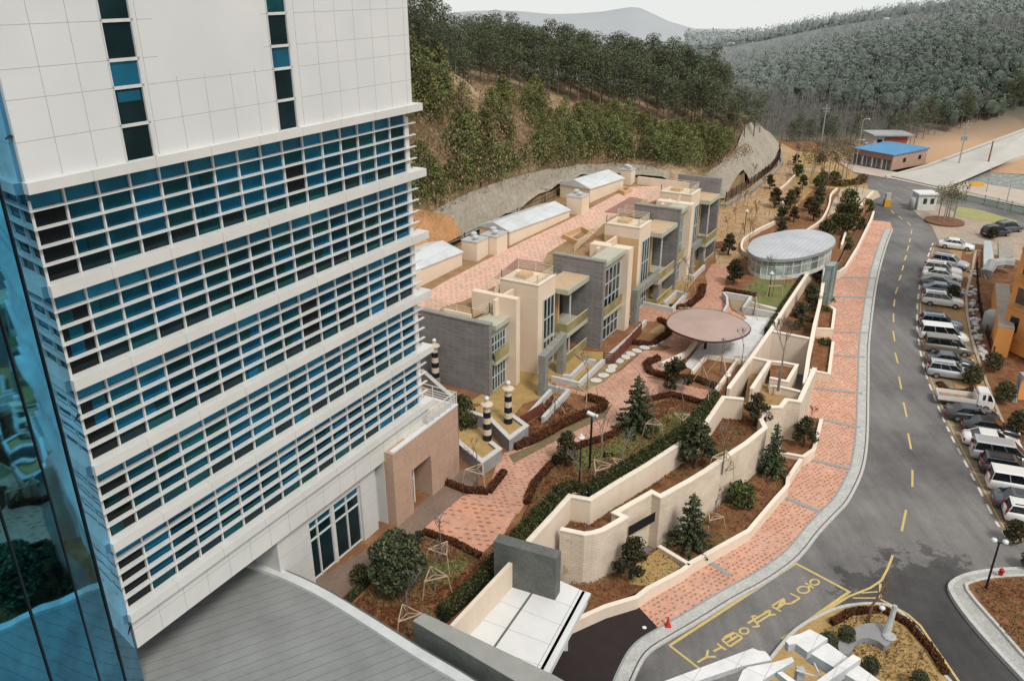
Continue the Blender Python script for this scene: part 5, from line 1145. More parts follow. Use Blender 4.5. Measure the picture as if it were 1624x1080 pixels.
def terrain_mat():
    m, nt, b = newmat('hill_grass'); b.inputs['Roughness'].default_value = 1; b.inputs['Specular IOR Level'].default_value = 0
    v = pos(nt); c = ramp(nt, nz(nt, v, .07, 6, .7), [(.35, (.16, .115, .065)), (.5, (.26, .18, .105)), (.65, (.38, .28, .175))])
    c = mixc(nt, .8, c, ramp(nt, nz(nt, v, .9, 5, .75), [(.3, (.55,)*3), (.7, (1.35,)*3)]), 'MULTIPLY')
    g = nt.nodes.new('ShaderNodeNewGeometry'); s = nt.nodes.new('ShaderNodeSeparateXYZ'); nt.links.new(g.outputs['Position'], s.inputs[0])
    # bare orange soil on the right, woodland floor on the far hills
    d = nt.nodes.new('ShaderNodeVectorMath'); d.operation = 'DISTANCE'; d.inputs[1].default_value = (104, 176, 5); nt.links.new(g.outputs['Position'], d.inputs[0])
    k = mth(nt, 'ADD', mth(nt, 'DIVIDE', d.outputs['Value'], 40.), mth(nt, 'MULTIPLY', nz(nt, v, .08, 5), .8))
    c = mixc(nt, ramp(nt, k, [(.9, (1,)*3), (1.0, (0,)*3)]), c, mixc(nt, nz(nt, v, .25, 5, .7), (.50, .31, .18), (.42, .30, .20)))
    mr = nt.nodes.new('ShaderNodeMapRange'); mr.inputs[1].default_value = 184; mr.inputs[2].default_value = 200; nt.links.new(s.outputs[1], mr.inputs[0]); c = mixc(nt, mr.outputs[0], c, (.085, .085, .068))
    m3 = nt.nodes.new('ShaderNodeMapRange'); m3.inputs[1].default_value = 170; m3.inputs[2].default_value = 500; m3.inputs[4].default_value = .88; nt.links.new(s.outputs[1], m3.inputs[0])  # distance haze painted into the ground colour along Y
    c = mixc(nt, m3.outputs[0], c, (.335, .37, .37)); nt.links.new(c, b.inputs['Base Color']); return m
vs = np.c_[X.ravel(), Y.ravel(), Z.ravel()].tolist(); fs = [(j*NX+i, j*NX+i+1, (j+1)*NX+i+1, (j+1)*NX+i) for j in range(NY-1) for i in range(NX-1)]
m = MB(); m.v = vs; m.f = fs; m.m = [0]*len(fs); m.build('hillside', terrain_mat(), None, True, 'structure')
# sprayed concrete slope
shot = mat('sprayed_concrete', (.38, .34, .275), (.31, .28, .22), .35, .95, fine=2.2, bmp=.8)
def strip_on_T(name, lo, hi, mt, off=.18, n=14, label=None):
    m = MB(); a = smooth_line([Vector(p).to_3d() for p in lo], 5); b = smooth_line([Vector(p).to_3d() for p in hi], 5); k = len(a); q = []; zl = []
    for j in range(n+1):
        for i in range(k):
            p = a[i].lerp(b[i], j/n); q.append((p.x, p.y)); zl.append(p.z)
    Q = np.array(q); z = Traw(Q[:, 0], Q[:, 1]); m.add([(x, y, max(zz, z2)+off+.3*noise.noise(Vector((x*.4, y*.4, 1)))) for (x, y), zz, z2 in zip(q, z, zl)], [(j*k+i, j*k+i+1, (j+1)*k+i+1, (j+1)*k+i) for j in range(n) for i in range(k-1)])
    return m.build(name, mt, None, True, 'structure')
lo = LO1[1:]; hi = HI1[1:]
strip_on_T('sprayed_slope', lo, hi, shot, .12)
lo = [W(*q) for q in ((1060, 285, 9.5), (1110, 300, 7), (1150, 318, 5.0), (1190, 292, 4.9), (1225, 268, 4.8), (1241, 236, 4.6))]
hi = [W(*q) for q in ((1050, 270, 12.2), (1108, 278, 10.2), (1140, 262, 10.5), (1165, 240, 11), (1186, 200, 12.8), (1222, 212, 9))]
strip_on_T('sprayed_slope', lo, hi, shot, .12)
lo = [S(x, y, dk) for x, y in ((628, 440), (672, 416), (733, 384))]; hi = [up45(L, x, y, .9) for L, (x, y) in zip(lo, ((630, 352), (668, 362), (722, 378)))]
strip_on_T('orange_soil', lo, hi, mat('orange_soil', (.50, .27, .12), (.42, .22, .10), .7, 1., fine=3), .62, 4)
fence('dark brown fence at the foot of the sprayed concrete slope behind the sheds', [Vector((p.x, p.y, dk(p.x, p.y)-.1)) for p in (S(x, y, dk) for x, y in ((690, 408), (737, 384), (820, 344), (905, 305)))], 1.1, 1.2, name='post_fence', post=4)
fence('long brown slatted fence climbing the foot of the slope towards the road', [W(*q)+Vector((0, 0, .3)) for q in ((1150, 324, 5.2), (1190, 299, 5.1), (1222, 274, 5.0), (1236, 255, 4.9), (1235, 240, 4.9))], 1.6, .3, post=2.4)
lowwall('pale kerb wall under the long brown slatted fence', [(1132, 322), (1152, 324), (1192, 301), (1225, 276), (1241, 256), (1238, 243)], .4, .5, MATS['concrete'])
# ---- pine models
rp_ = [leafmat('ridge_dark', (.065, .082, .052), (.046, .058, .038), .5), leafmat('ridge_mid', (.13, .15, .080), (.095, .11, .062), .5), leafmat('ridge_light', (.21, .225, .125), (.155, .165, .095), .5)]
sp_ = [leafmat('slope_dark', (.070, .092, .040), (.052, .07, .03), .6), leafmat('slope_mid', (.155, .175, .070), (.115, .135, .052), .6), leafmat('slope_yellow', (.28, .26, .10), (.21, .20, .078), .6)]
def ridge_pine(seed, h):
    g = random.Random(seed); t = thing('pine_tree', 'x', 'tree'); m = MB(); lx, ly = g.uniform(-.5, .5), g.uniform(-.5, .5)
    m.tube([(0, 0, -1), (lx*.5, ly*.5, h*.5), (lx, ly, h*.93)], [.17, .13, .05], 5, cap=False); cl = MB()
    for k in range(17):
        f = .36+.62*(k/16); a = k*2.4+g.uniform(-.5, .5); rr = 2.3*(1-((f-.55)/.47)**2 if f > .55 else 1)*g.uniform(.4, 1)*.85
        c = (lx*f+math.cos(a)*rr, ly*f+math.sin(a)*rr, h*f); m.tube([(lx*f, ly*f, h*f-.6), c], [.05, .02], 3, cap=False); s = g.uniform(.9, 1.35)
        cl.leaves(c, (s*1.25, s*1.25, s*.55), 120, .15, g, (0, 0, 1, 1, 2), .3, .5)
    m.build('trunk', barkg, t); cl.build('crown', rp_, t); return t
def slope_pine(seed, h, r):
    g = random.Random(seed); t = thing('young_pine', 'x', 'tree'); m = MB(); m.tube([(0, 0, -.5), (0, 0, h*.9)], [.08, .02], 4, cap=False); m.build('trunk', bark, t); cl = MB()
    for k in range(12):
        f = .1+.85*k/11; a = k*2.4; rr = r*(1-f*.85)*.65; c = (math.cos(a)*rr, math.sin(a)*rr, h*f); s = r*(1-f*.6)*.5
        cl.leaves(c, (s*1.1, s*1.1, s*.75), 80, .095, g, (0, 1, 1, 2), 0, .6)
        cl.leaves((c[0]*1.15, c[1]*1.15, c[2]+s*.35), (s*.6, s*.6, s*.6), 22, .09, g, (1, 2), 0, .5)
    cl.build('crown', sp_, t); return t
def wood_tree(seed, h):
    g = random.Random(seed); t = thing('bare_tree', 'x', 'tree'); m = MB(); m.tube([(0, 0, -1), (0, 0, h*.35)], [.14, .11], 5, cap=False)
    twig(m, Vector((0, 0, h*.35)), Vector((0, 0, 1)), h*.26, .10, 5, g, .33); m.build('trunk', mat('wood_grey', (.20, .17, .145), (.13, .11, .10), 2, 1.), t); return t
RP = [ridge_pine(50+i, 10+i*.6) for i in range(4)]; SP = [slope_pine(60+i, 2.6+.4*i, 1.5+.15*i) for i in range(4)]; WT = [wood_tree(70+i, 8+i) for i in range(3)]
g = random.Random(5); cnt = 0
edge = [(640, 97), (700, 117), (800, 142), (900, 162), (1000, 182), (1080, 200), (1130, 206)]
def lerp_px(x, P):
    for (x0, y0), (x1, y1) in zip(P[:-1], P[1:]):
        if x0 <= x <= x1: return y0+(y1-y0)*(x-x0)/(x1-x0)
    return P[-1][1]
for k in range(5):
    x = 585+g.uniform(0, 8)
    while x < 1150:
        p = ST_(x, lerp_px(max(640, min(1130, x)), edge)+g.uniform(-6, 5), 90, 260); d = Vector((p.x, p.y, 0)).normalized()*(k*5.5+g.uniform(-1.5, 1.5)); q = p+d; z = T(q.x, q.y)
        sc = (.62 if x < 760 else .68+.12*min(1, (x-760)/250))*(1.0 if k else .95)*g.uniform(.85, 1.12)
        place(RP[g.randrange(4)], (q.x, q.y, z-.2), g.uniform(0, 6.28), sc, 'tall dark pine with a bare lower trunk in the dense belt along the ridge', 'pines along the ridge'); cnt += 1
        x += g.uniform(11, 19)
for x, y in ((1130, 212), (1142, 200), (1155, 215), (1168, 200), (1180, 222), (1195, 218), (1205, 212), (1163, 232)):
    p = ST_(x, y, 90, 260); place(RP[g.randrange(4)], p, g.uniform(0, 6.28), g.uniform(.62, .8), 'thinner pine standing apart at the right end of the ridge', 'pines at the right end of the ridge')
top_ = [(640, 105), (700, 125), (800, 150), (900, 170), (1000, 190), (1080, 208), (1140, 225), (1170, 240)]
bot_ = [(640, 345), (680, 333), (765, 290), (850, 266), (930, 256), (1000, 256), (1100, 266), (1140, 255), (1170, 238)]
ns = 0; tries = 0
while ns < 290 and tries < 3000:
    tries += 1; x = g.uniform(640, 1165); y0, y1 = lerp_px(x, top_), lerp_px(x, bot_)
    if y1-y0 < 8: continue
    y = y0+(y1-y0)*g.random()**.85
    v = noise.noise(Vector((x*.014, y*.02, 3)))
    if v+g.uniform(-.3, .3) < -.08: continue
    p = ST_(x, y, 80, 240); s = g.uniform(.6, 1.2)*(1.12 if x > 1040 or x < 700 else 1)
    place(SP[g.randrange(4)], p, g.uniform(0, 6.28), (s, s, s*g.uniform(.85, 1.2)), 'young olive green pine scattered over the dry grass slope', 'young pines on the slope'); ns += 1
# dry brush on the slope: uncountable
m = MB(); dm_ = [leafmat('brush_straw', (.36, .26, .15), (.28, .19, .11), 0), leafmat('brush_red', (.30, .19, .13), (.22, .145, .10), 0), leafmat('brush_olive', (.20, .20, .09), (.15, .15, .068), 0)]
xs = []; 
for _ in range(9000):
    x = g.uniform(636, 1175); y0, y1 = lerp_px(max(x, 640), top_)-4, lerp_px(max(640, x), bot_)
    xs.append((x, g.uniform(y0, y1)))
pr2 = [ST_(x, y, 80, 240) for x, y in xs[:2600]]
for p in pr2:
    for _ in range(12):
        c = p+Vector((g.gauss(0, 1.3), g.gauss(0, 1.3), 0)); c.z = p.z+(c.y-p.y)*.25+g.uniform(-.1, .45); v = noise.noise(Vector((p.x*.12, p.y*.12, 5)))
        a = Vector((g.gauss(0, .5), g.gauss(0, .5), 1)).normalized(); b = a.cross(Vector((g.gauss(0, 1), g.gauss(0, 1), 0))).normalized(); s = g.uniform(.09, .22)
        m.add([c-a*s, c-b*s*.5, c+a*s, c+b*s*.5], [(0, 1, 2, 3)], 0 if v+g.uniform(-.3, .3) > .08 else g.choice((1, 2, 2, 1)))
o = m.build('dry_brush', dm_); tag(o, 'dry straw and reddish brush covering the slope between the young pines', 'brush', kind='stuff')
# wood on the far hills
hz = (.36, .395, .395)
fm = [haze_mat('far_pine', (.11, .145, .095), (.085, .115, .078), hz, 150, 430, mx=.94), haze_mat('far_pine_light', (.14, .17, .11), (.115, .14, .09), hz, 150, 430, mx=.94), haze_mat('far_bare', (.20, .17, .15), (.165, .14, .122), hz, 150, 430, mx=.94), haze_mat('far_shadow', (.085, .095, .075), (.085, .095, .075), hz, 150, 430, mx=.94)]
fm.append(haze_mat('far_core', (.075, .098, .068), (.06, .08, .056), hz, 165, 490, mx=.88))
m = MB(); pts = []
def core(x, y, z, r, h, mi):
    k = []
    for rr, zz in ((.8, -.5), (1., .1), (.72, .65)):
        for i in range(6): q = rr*r*g.uniform(.8, 1.2); k.append((x+q*math.cos(i*1.047+x), y+q*math.sin(i*1.047+x), z+h*(zz+g.uniform(-.15, .15))))
    m.add(k+[(x, y, z+h)], [(j*6+i, j*6+(i+1) % 6, j*6+6+(i+1) % 6, j*6+6+i) for j in range(2) for i in range(6)]+[(12+i, 12+(i+1) % 6, 18) for i in range(6)], mi)
y = 192.
while y < 560:
    st_ = 3.0+(y-192)*.010; x = 20.
    while x < 470:
        xx, yy = x+g.uniform(-.45, .45)*st_, y+g.uniform(-.45, .45)*st_; pts.append((xx, yy)); x += st_
    y += st_*1.1
P = np.array(pts); zz = np.maximum(Traw(P[:, 0], P[:, 1]), -12)
for (x, y), z in zip(pts, zz):
    # keep to what the wood covers: beyond its lower edge, inside the view
    px = 812+FPX*x/(y*CT+(CAMZ-z)*ST); py = 540+FPX*((CAMZ-z)*CT-y*ST)/(y*CT+(CAMZ-z)*ST)
    lim = 238 if px < 1260 else 236-(px-1260)*.04 if px < 1450 else 228-(px-1450)*.30
    if px < 1090 or px > 1700 or py > lim or py < -20: continue
    v = noise.noise(Vector((x*.013, y*.013, 9)))*1.4+g.uniform(-.13, .13)+(.10 if py > 110 and px < 1500 else -.05); bare = v > .02
    h = g.uniform(5.0, 8.0); r = g.uniform(1.5, 2.9)*(1+(y-192)*.0016); nl = 90 if y < 250 else 45 if y < 350 else 18; s0 = (.20 if not bare else .15)*(1+(y-192)*.005); (None if bare else core(x, y, z+h*.42, r*.72, h*.33, 4))
    if bare:
        if y < 330: m.add([(x-.12, y, z), (x+.12, y, z), (x+.03, y, z+h*.9), (x-.03, y, z+h*.9)], [(0, 1, 2, 3)], 2)
        for _ in range(int(nl*.8)):
            e = g.uniform(0, 6.28); q = r*.85*math.sqrt(g.random()); bx_, by_, bz_ = x+q*math.cos(e), y+q*math.sin(e), z+h*g.uniform(.3, .85)*(1-.25*q/r); tx, ty = math.cos(e)*g.uniform(.1, .5), math.sin(e)*g.uniform(.1, .5); L_ = g.uniform(.8, 1.7)*s0*4; w_ = s0*.38; pa_ = g.uniform(0, 3.14)
            m.add([(bx_-w_*math.cos(pa_), by_-w_*math.sin(pa_), bz_), (bx_+w_*math.cos(pa_), by_+w_*math.sin(pa_), bz_), (bx_+tx*L_*.6, by_+ty*L_*.6, bz_+L_)], [(0, 1, 2)], g.choice((2, 2, 2, 3)))
    else:
        m.leaves((x, y, z+h*.66), (r, r, h*.30), nl, s0*1.15, g, (0, 0, 1, 0, 3), 0, .5)
        if y < 300: m.add([(x-.13, y, z), (x+.13, y, z), (x+.06, y, z+h*.6), (x-.06, y, z+h*.6)], [(0, 1, 2, 3)], 2)
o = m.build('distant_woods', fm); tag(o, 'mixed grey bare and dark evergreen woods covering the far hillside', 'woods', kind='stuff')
for i in range(46):
    x = 1248+i*8.3+g.uniform(-4, 4); y = (236 if x < 1450 else 226-(x-1450)*.30)+g.uniform(-6, 0); p = ST_(x, y, 150, 320)
    place(WT[i % 3] if g.random() < .62 else RP[i % 4], p, g.uniform(0, 6.28), g.uniform(.55, .8), 'slim tree with a pale trunk on the lower edge of the far woods', 'trees along the lower edge of the far woods')
# far mountain and sea, haze painted into their pale colours
prof = [(600, 24), (700, 22), (750, 18), (790, 17), (830, 19), (875, 23), (915, 22), (955, 19), (985, 14), (1000, 12), (1015, 13), (1035, 22), (1060, 34), (1090, 43), (1115, 50), (1150, 62), (1200, 76), (1300, 90)]
m = MB(); n = len(prof); rows = []
for k, (yy, f) in enumerate(((640, .0), (720, .55), (800, .85), (860, 1.), (940, .6), (1050, 0))):
    for x, y in prof:
        r = ray(x, y); t = 860/r[1]; zt = CAMZ+r[2]*t; X_ = r[0]*t; z = -14+(zt+14)*f; rows.append((X_*yy/860, yy, z+(noise.noise(Vector((X_*.02, yy*.02, 0)))*3 if 0 < f < 1 else 0)))
m.add(rows, [(j*n+i, j*n+i+1, (j+1)*n+i+1, (j+1)*n+i) for j in range(5) for i in range(n-1)])
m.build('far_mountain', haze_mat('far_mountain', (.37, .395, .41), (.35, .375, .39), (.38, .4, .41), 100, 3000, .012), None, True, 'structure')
m = MB(); m.add([(-3000, 520, -14.5), (4000, 520, -14.5), (4000, 4600, -14.5), (-3000, 4600, -14.5)], [(0, 1, 2, 3)]); m.build('sea', mat('hazy_sea', (.60, .62, .62), (.59, .61, .61), .002, .9, spec=0), None, False, 'structure')
m = MB(); m.add([(-3000, -2500, -13.5), (4000, -2500, -13.5), (4000, 620, -13.5), (-3000, 620, -13.5)], [(0, 1, 2, 3)]); m.build('ground', mat('base_ground', (.16, .15, .12), (.12, .12, .09), .02), None, False, 'structure')
# pale sheds on the right-hand ridge
for lb, px, w, c in (('tiny pale blue roofed shed on the right-hand ridge', 1462, 16, (.25, .45, .55)), ('long pale roof on the right-hand ridge', 1500, 26, (.62, .58, .54))):
    r = ray(px, 14); t = 430/r[1]; p = Vector((r[0]*t, 430, T(r[0]*t, 430)+2)); q = MB(); q.box(p.x-w/2, p.x+w/2, p.y, p.y+6, p.z+2, p.z+6); tag(q.build('distant_shed', mat('distant_'+str(px), c)), lb, 'shed')
# ================================================================ vehicles
tyre = mat('tyre', (.015, .015, .016), rough=.85); rimm = mat('alloy_rim', (.40, .41, .42), rough=.35, metal=.6)
cgl = glass_mat('car_glass', (.010, .014, .016), .05, 0, .8); trim = mat('black_trim', (.02, .02, .022), rough=.6)
hl_ = mat('headlamp', (.60, .62, .62), rough=.2); tl_ = mat('tail_lamp', (.30, .012, .015), rough=.3); plate = mat('number_plate', (.6, .6, .56))
def carpaint(n, c, metal=.0):
    if n in MATS: return MATS[n]
    m, nt, b = newmat(n); b.inputs['Base Color'].default_value = (*c, 1); b.inputs['Roughness'].default_value = .32; b.inputs['Metallic'].default_value = metal
    b.inputs['Coat Weight'].default_value = .7; b.inputs['Coat Roughness'].default_value = .08; return m
def loft(m, secs, mi=0, caps=True):
    n = len(secs[0]); vs = [p for s in secs for p in s]
    fs = [(i*n+k, i*n+(k+1) % n, (i+1)*n+(k+1) % n, (i+1)*n+k) for i in range(len(secs)-1) for k in range(n)]
    if caps: fs += [tuple(range(n-1, -1, -1)), tuple(range((len(secs)-1)*n, len(secs)*n))]
    return m.add(vs, fs, mi)
def ring(x, w, z0, z1, z2, w2): return [(x, -w*.92, z0), (x, -w, z0+.12), (x, -w, z1), (x, -w2, z2), (x, 0, z2+.02), (x, w2, z2), (x, w, z1), (x, w, z0+.12), (x, w*.92, z0)]
SPEC = {  # body sections (x, half width, bottom, shoulder, top, half top width), cabin: roof front/rear, base front/rear
 'sedan': dict(L=4.7, W=.90, body=[(-2.35, .74, .38, .66, .80, .62), (-2.2, .85, .25, .72, .95, .72), (-1.4, .90, .2, .78, .99, .78), (0, .91, .2, .78, .95, .80), (1.1, .90, .2, .76, .93, .76), (1.9, .86, .22, .68, .80, .70), (2.25, .76, .28, .60, .68, .60), (2.36, .66, .36, .54, .58, .5)], cab=(-1.85, -1.05, .25, 1.15, .95, 1.45), wx=(-1.4, 1.42)),
 'suv': dict(L=4.6, W=.93, body=[(-2.3, .82, .45, .85, 1.05, .74), (-2.2, .90, .35, .90, 1.08, .80), (-1.2, .93, .28, .92, 1.08, .84), (0, .94, .28, .92, 1.06, .84), (1.0, .93, .28, .90, 1.04, .80), (1.8, .89, .32, .82, .96, .74), (2.2, .80, .36, .72, .84, .66), (2.32, .7, .42, .62, .68, .55)], cab=(-2.22, -1.95, .2, 1.05, 1.05, 1.70), wx=(-1.38, 1.38)),
 'van': dict(L=5.0, W=.95, body=[(-2.5, .86, .4, .95, 1.1, .82), (-2.42, .93, .3, .98, 1.12, .86), (-1.2, .95, .25, .98, 1.12, .88), (.4, .95, .25, .96, 1.1, .87), (1.4, .94, .25, .9, 1.03, .82), (2.1, .88, .3, .78, .9, .74), (2.45, .76, .36, .66, .74, .62)], cab=(-2.44, -2.3, .65, 1.6, 1.08, 1.92), wx=(-1.55, 1.5)),
}
def car(kind, paint, rails=False):
    s = SPEC[kind]; t = thing('parked_car', 'x', 'car' if kind != 'van' else 'minivan'); m = MB(); loft(m, [ring(*q) for q in s['body']]); b = m.build('body', paint, t, True)
    xr, tr, tf, xf, zb, zt = s['cab']; w = s['W']
    def cabring(x, z, ww, z2): return None
    m = MB(); lo = [(xr, -w*.86, zb-.04), (xf, -w*.84, zb-.06), (xf, w*.84, zb-.06), (xr, w*.86, zb-.04)]; k = .80 if kind != 'van' else .88; hi = [(tr, -w*k*.93, zt-.07), (tf, -w*k*.90, zt-.07), (tf, w*k*.90, zt-.07), (tr, w*k*.93, zt-.07)]
    m.hexa(lo+hi); m.build('window_glass', cgl, t)
    m = MB(); e = .03; r0 = [(tr-.06, -w*k*.95, zt-.08), (tf+.06, -w*k*.92, zt-.08), (tf+.06, w*k*.92, zt-.08), (tr-.06, w*k*.95, zt-.08)]; r1 = [(tr+.12, -w*k*.78, zt), (tf-.15, -w*k*.74, zt), (tf-.15, w*k*.74, zt), (tr+.12, w*k*.78, zt)]
    m.hexa(r0+r1); rf = m.build('roof', paint, t)
    for sy in (-1, 1):
        m = MB(); L0, H0 = (0, 3) if sy > 0 else (0, 3)
        P = lambda q: Vector((q[0], abs(q[1])*sy*1.012, q[2]))
        for u in ((0, .09), (.36, .05), (.68, .05), (1, .09)):
            f, wd_ = u; a = P(lo[0]).lerp(P(lo[1]), f); c = P(hi[0]).lerp(P(hi[1]), f); m.bar(a, c, wd_, .03)
        m.build('pillar', paint, t)
        m = MB(); m.box(.75, .93, sy*w*1.0-.02, sy*w*1.0+.16*sy+.0, zb+.0, zb+.13) if sy > 0 else m.box(.75, .93, -w-.16, -w+.02, zb, zb+.13); m.build('mirror', paint, t)
        fr = s['body'][-1][0]; re = s['body'][0][0]
        m = MB(); m.box(fr-.22, fr-.03, sy*.60-.15, sy*.60+.15, .56, .70); m.build('headlight', hl_, t)
        zt_ = s['body'][1][3]; m = MB(); m.box(re-.012, re+.16, sy*.68-.13, sy*.68+.13, zt_-.16, zt_+.08 + (.25 if kind != 'sedan' else 0)); m.build('tail_light', tl_, t)
        for x in s['wx']:
            m = MB(); y0 = sy*(w-.2); y1 = sy*(w+.012); pr = []
            m.tube([(x, y0, .33), (x, y1, .33)], .33, 16); wh = m.build('wheel', tyre, t); m = MB(); m.tube([(x, y1-.01*sy, .33), (x, y1+.012*sy, .33)], .2, 12); m.build('rim', rimm, wh)
    m = MB(); m.box(s['body'][0][0]-.02, s['body'][0][0]+.05, -.26, .26, .58, .70); m.build('number_plate', plate, t)
    m = MB(); m.box(s['body'][0][0]-.03, s['body'][0][0]+.12, -w*.8, w*.8, .30, .46); m.build('bumper', trim if kind == 'suv' else paint, t)
    if rails or kind == 'suv':
        for sy in (-1, 1): m = MB(); m.bar((tr+.15, sy*w*.62, zt+.05), (tf-.2, sy*w*.62, zt+.05), .05); m.build('roof_rail', trim, t)
    return t
PT = {'white': carpaint('paint_white', (.70, .70, .68)), 'silver': carpaint('paint_silver', (.46, .48, .50), .35), 'grey': carpaint('paint_grey', (.13, .14, .16), .3), 'black': carpaint('paint_black', (.012, .013, .017)),
      'dark': carpaint('paint_dark', (.035, .04, .048), .2), 'blue': carpaint('paint_blue', (.16, .20, .26), .3), 'olive': carpaint('paint_olive', (.20, .185, .15), .3), 'slate': carpaint('paint_slate', (.07, .085, .10), .2)}
ZP = lambda x, y: zr(x, y)-.15
def park(kind, colr, p, q, label, L=None, cat=None, t=None, flip=False, mid=False):
    a, b = S(p[0], p[1], ZP), S(q[0], q[1], ZP); d = (b-a).to_2d().normalized(); c = SPEC[kind]['L']/2 if not t else 2.45
    t = t or car(kind, PT[colr]); ctr = a+Vector((d.x, d.y, 0))*c if not mid else (a+b)/2+Vector((-d.y, d.x, 0))*.85
    t.location = ctr; t.rotation_euler = (0, 0, math.atan2(d.y, d.x)+(math.pi if flip else 0)); tag(t, label, cat, 'cars parked nose-in along the right side of the road'); return t
park('sedan', 'white', (1500, 395), (1530, 399), 'white sedan parked on its own, farthest up the row beside the red kerb end', mid=True)
park('suv', 'silver', (1487, 423), (1521, 430), 'silver hatchback parked second from the far end of the row', mid=True)
park('suv', 'white', (1478, 436), (1508, 441), 'white hatchback third from the far end, mostly hidden by its neighbour', mid=True)
park('sedan', 'white', (1477, 444), (1509, 449), 'white sedan fourth from the far end beside a purple-grey car', mid=True)
park('sedan', 'grey', (1473, 455), (1506, 461), 'purple-grey sedan behind the small roadside pine', mid=True)
park('sedan', 'blue', (1475, 467), (1514, 473), 'grey-blue sedan next to the white off-roader', mid=True)
park('suv', 'white', (1475, 485), (1513, 491), 'white off-roader with dark sills, alone beside an empty bay', mid=True)
park('suv', 'blue', (1471, 522), (1514, 528), 'two-tone blue-grey estate car with roof rails', mid=True)
park('van', 'white', (1474, 541), (1520, 547), 'white van mostly hidden behind the olive minivan', mid=True)
park('van', 'olive', (1480, 560), (1528, 567), 'long silver and olive minivan with a white side sticker', mid=True)
park('sedan', 'slate', (1486, 582), (1528, 588), 'slate grey car hidden between the minivan and the silver hatchback', mid=True)
park('suv', 'silver', (1487, 600), (1528, 607), 'silver hatchback half under the dark shrub, beside the flower bed', mid=True)
for kind, c, p, s_, lb in (('sedan', 'dark', (1497, 660), .13, 'dark grey sedan tucked against the white pickup'), ('sedan', 'black', (1523, 680), .15, 'shiny black saloon with red tail lights beside the white saloon'), ('sedan', 'white', (1524, 700), .16, 'clean white saloon parked tail-out between the black saloon and the silver minivan'),
                           ('van', 'silver', (1537, 722), .17, 'silver minivan with a bright rear window parked tail-out'), ('suv', 'dark', (1551, 744), .17, 'dark charcoal off-roader between the silver minivan and the white van'), ('van', 'white', (1563, 770), .17, 'white van with a long black side window, third from the near end'),
                           ('sedan', 'slate', (1571, 797), .18, 'dark slate saloon with bright red tail lights, second from the near end'), ('suv', 'white', (1588, 820), .19, 'white off-roader nearest the camera, partly under the pine')):
    park(kind, c, p, (p[0]+60, p[1]+60*s_), lb)
for kind, c, p, q, lb in (('suv', 'black', (1560, 377), (1590, 373), 'black off-roader parked beyond the brown wall beside the booth lawn'), ('suv', 'slate', (1580, 370), (1612, 366), 'dark green off-roader behind the black one at the far car park')):
    o = park(kind, c, p, q, lb); o['group'] = 'cars in the far car park'
# small pickup truck with an open bed
t = thing('pickup_truck', 'x', 'truck'); wp = PT['white']; m = MB()
loft(m, [[(x, -w, z0), (x, w, z0), (x, w, z1), (x, w*.86, z2), (x, -w*.86, z2), (x, -w, z1)] for x, w, z0, z1, z2 in ((.95, .8, .55, 1.15, 1.88), (1.1, .82, .45, 1.15, 1.95), (1.9, .82, .4, 1.12, 1.93), (2.3, .80, .4, 1.05, 1.35), (2.42, .76, .42, .98, 1.02))]); m.build('cab', wp, t)
m = MB()
for sy in (-1, 1):
    a = sy*.835; m.add([(1.75, a, 1.15), (2.26, a, 1.12), (1.96, a*.92, 1.72), (1.75, a*.91, 1.75)], [(0, 1, 2, 3)]); m.add([(1.3, a, 1.2), (1.55, a, 1.2), (1.55, a*.92, 1.7), (1.3, a*.92, 1.7)], [(0, 1, 2, 3)])
m.add([(2.34, -.66, 1.1), (2.34, .66, 1.1), (1.98, .62, 1.82), (1.98, -.62, 1.82)], [(0, 1, 2, 3)]); m.build('window_glass', cgl, t)
m = MB(); m.box(-2.5, .8, -.85, .85, .62, .74); bdp = m.build('bed', mat('bed_floor', (.34, .24, .16), (.25, .17, .11), 2), t)
for y in (-.86, .82): m = MB(); m.box(-2.5, .8, y, y+.045, .74, 1.14); m.build('side_board', wp, bdp)
m = MB(); m.box(-2.55, -2.5, -.86, .86, .74, 1.14); m.build('tailgate', wp, bdp); m = MB(); m.box(.80, .86, -.86, .86, .7, 1.6); m.build('headboard', wp, bdp)
m = MB(); m.box(-2.45, 2.1, -.35, .35, .42, .6); m.build('chassis', trim, t)
for sy in (-1, 1):
    for x in (-1.5, 1.75):
        m = MB(); m.tube([(x, sy*.6, .31), (x, sy*.82, .31)], .31, 14); wh = m.build('wheel', tyre, t); m = MB(); m.tube([(x, sy*.81, .31), (x, sy*.835, .31)], .16, 10); m.build('rim', rimm, wh)
    m = MB(); m.box(-2.58, -2.54, sy*.7-.1, sy*.7+.1, .6, .72); m.build('tail_light', tl_, t); m = MB(); m.box(2.36, 2.43, sy*.6-.13, sy*.6+.13, .68, .84); m.build('headlight', hl_, t)
park('van', 'white', (1488, 643), (1573, 655), 'white pickup truck with an open cargo bed beside the oval flower bed', t=t, mid=True)
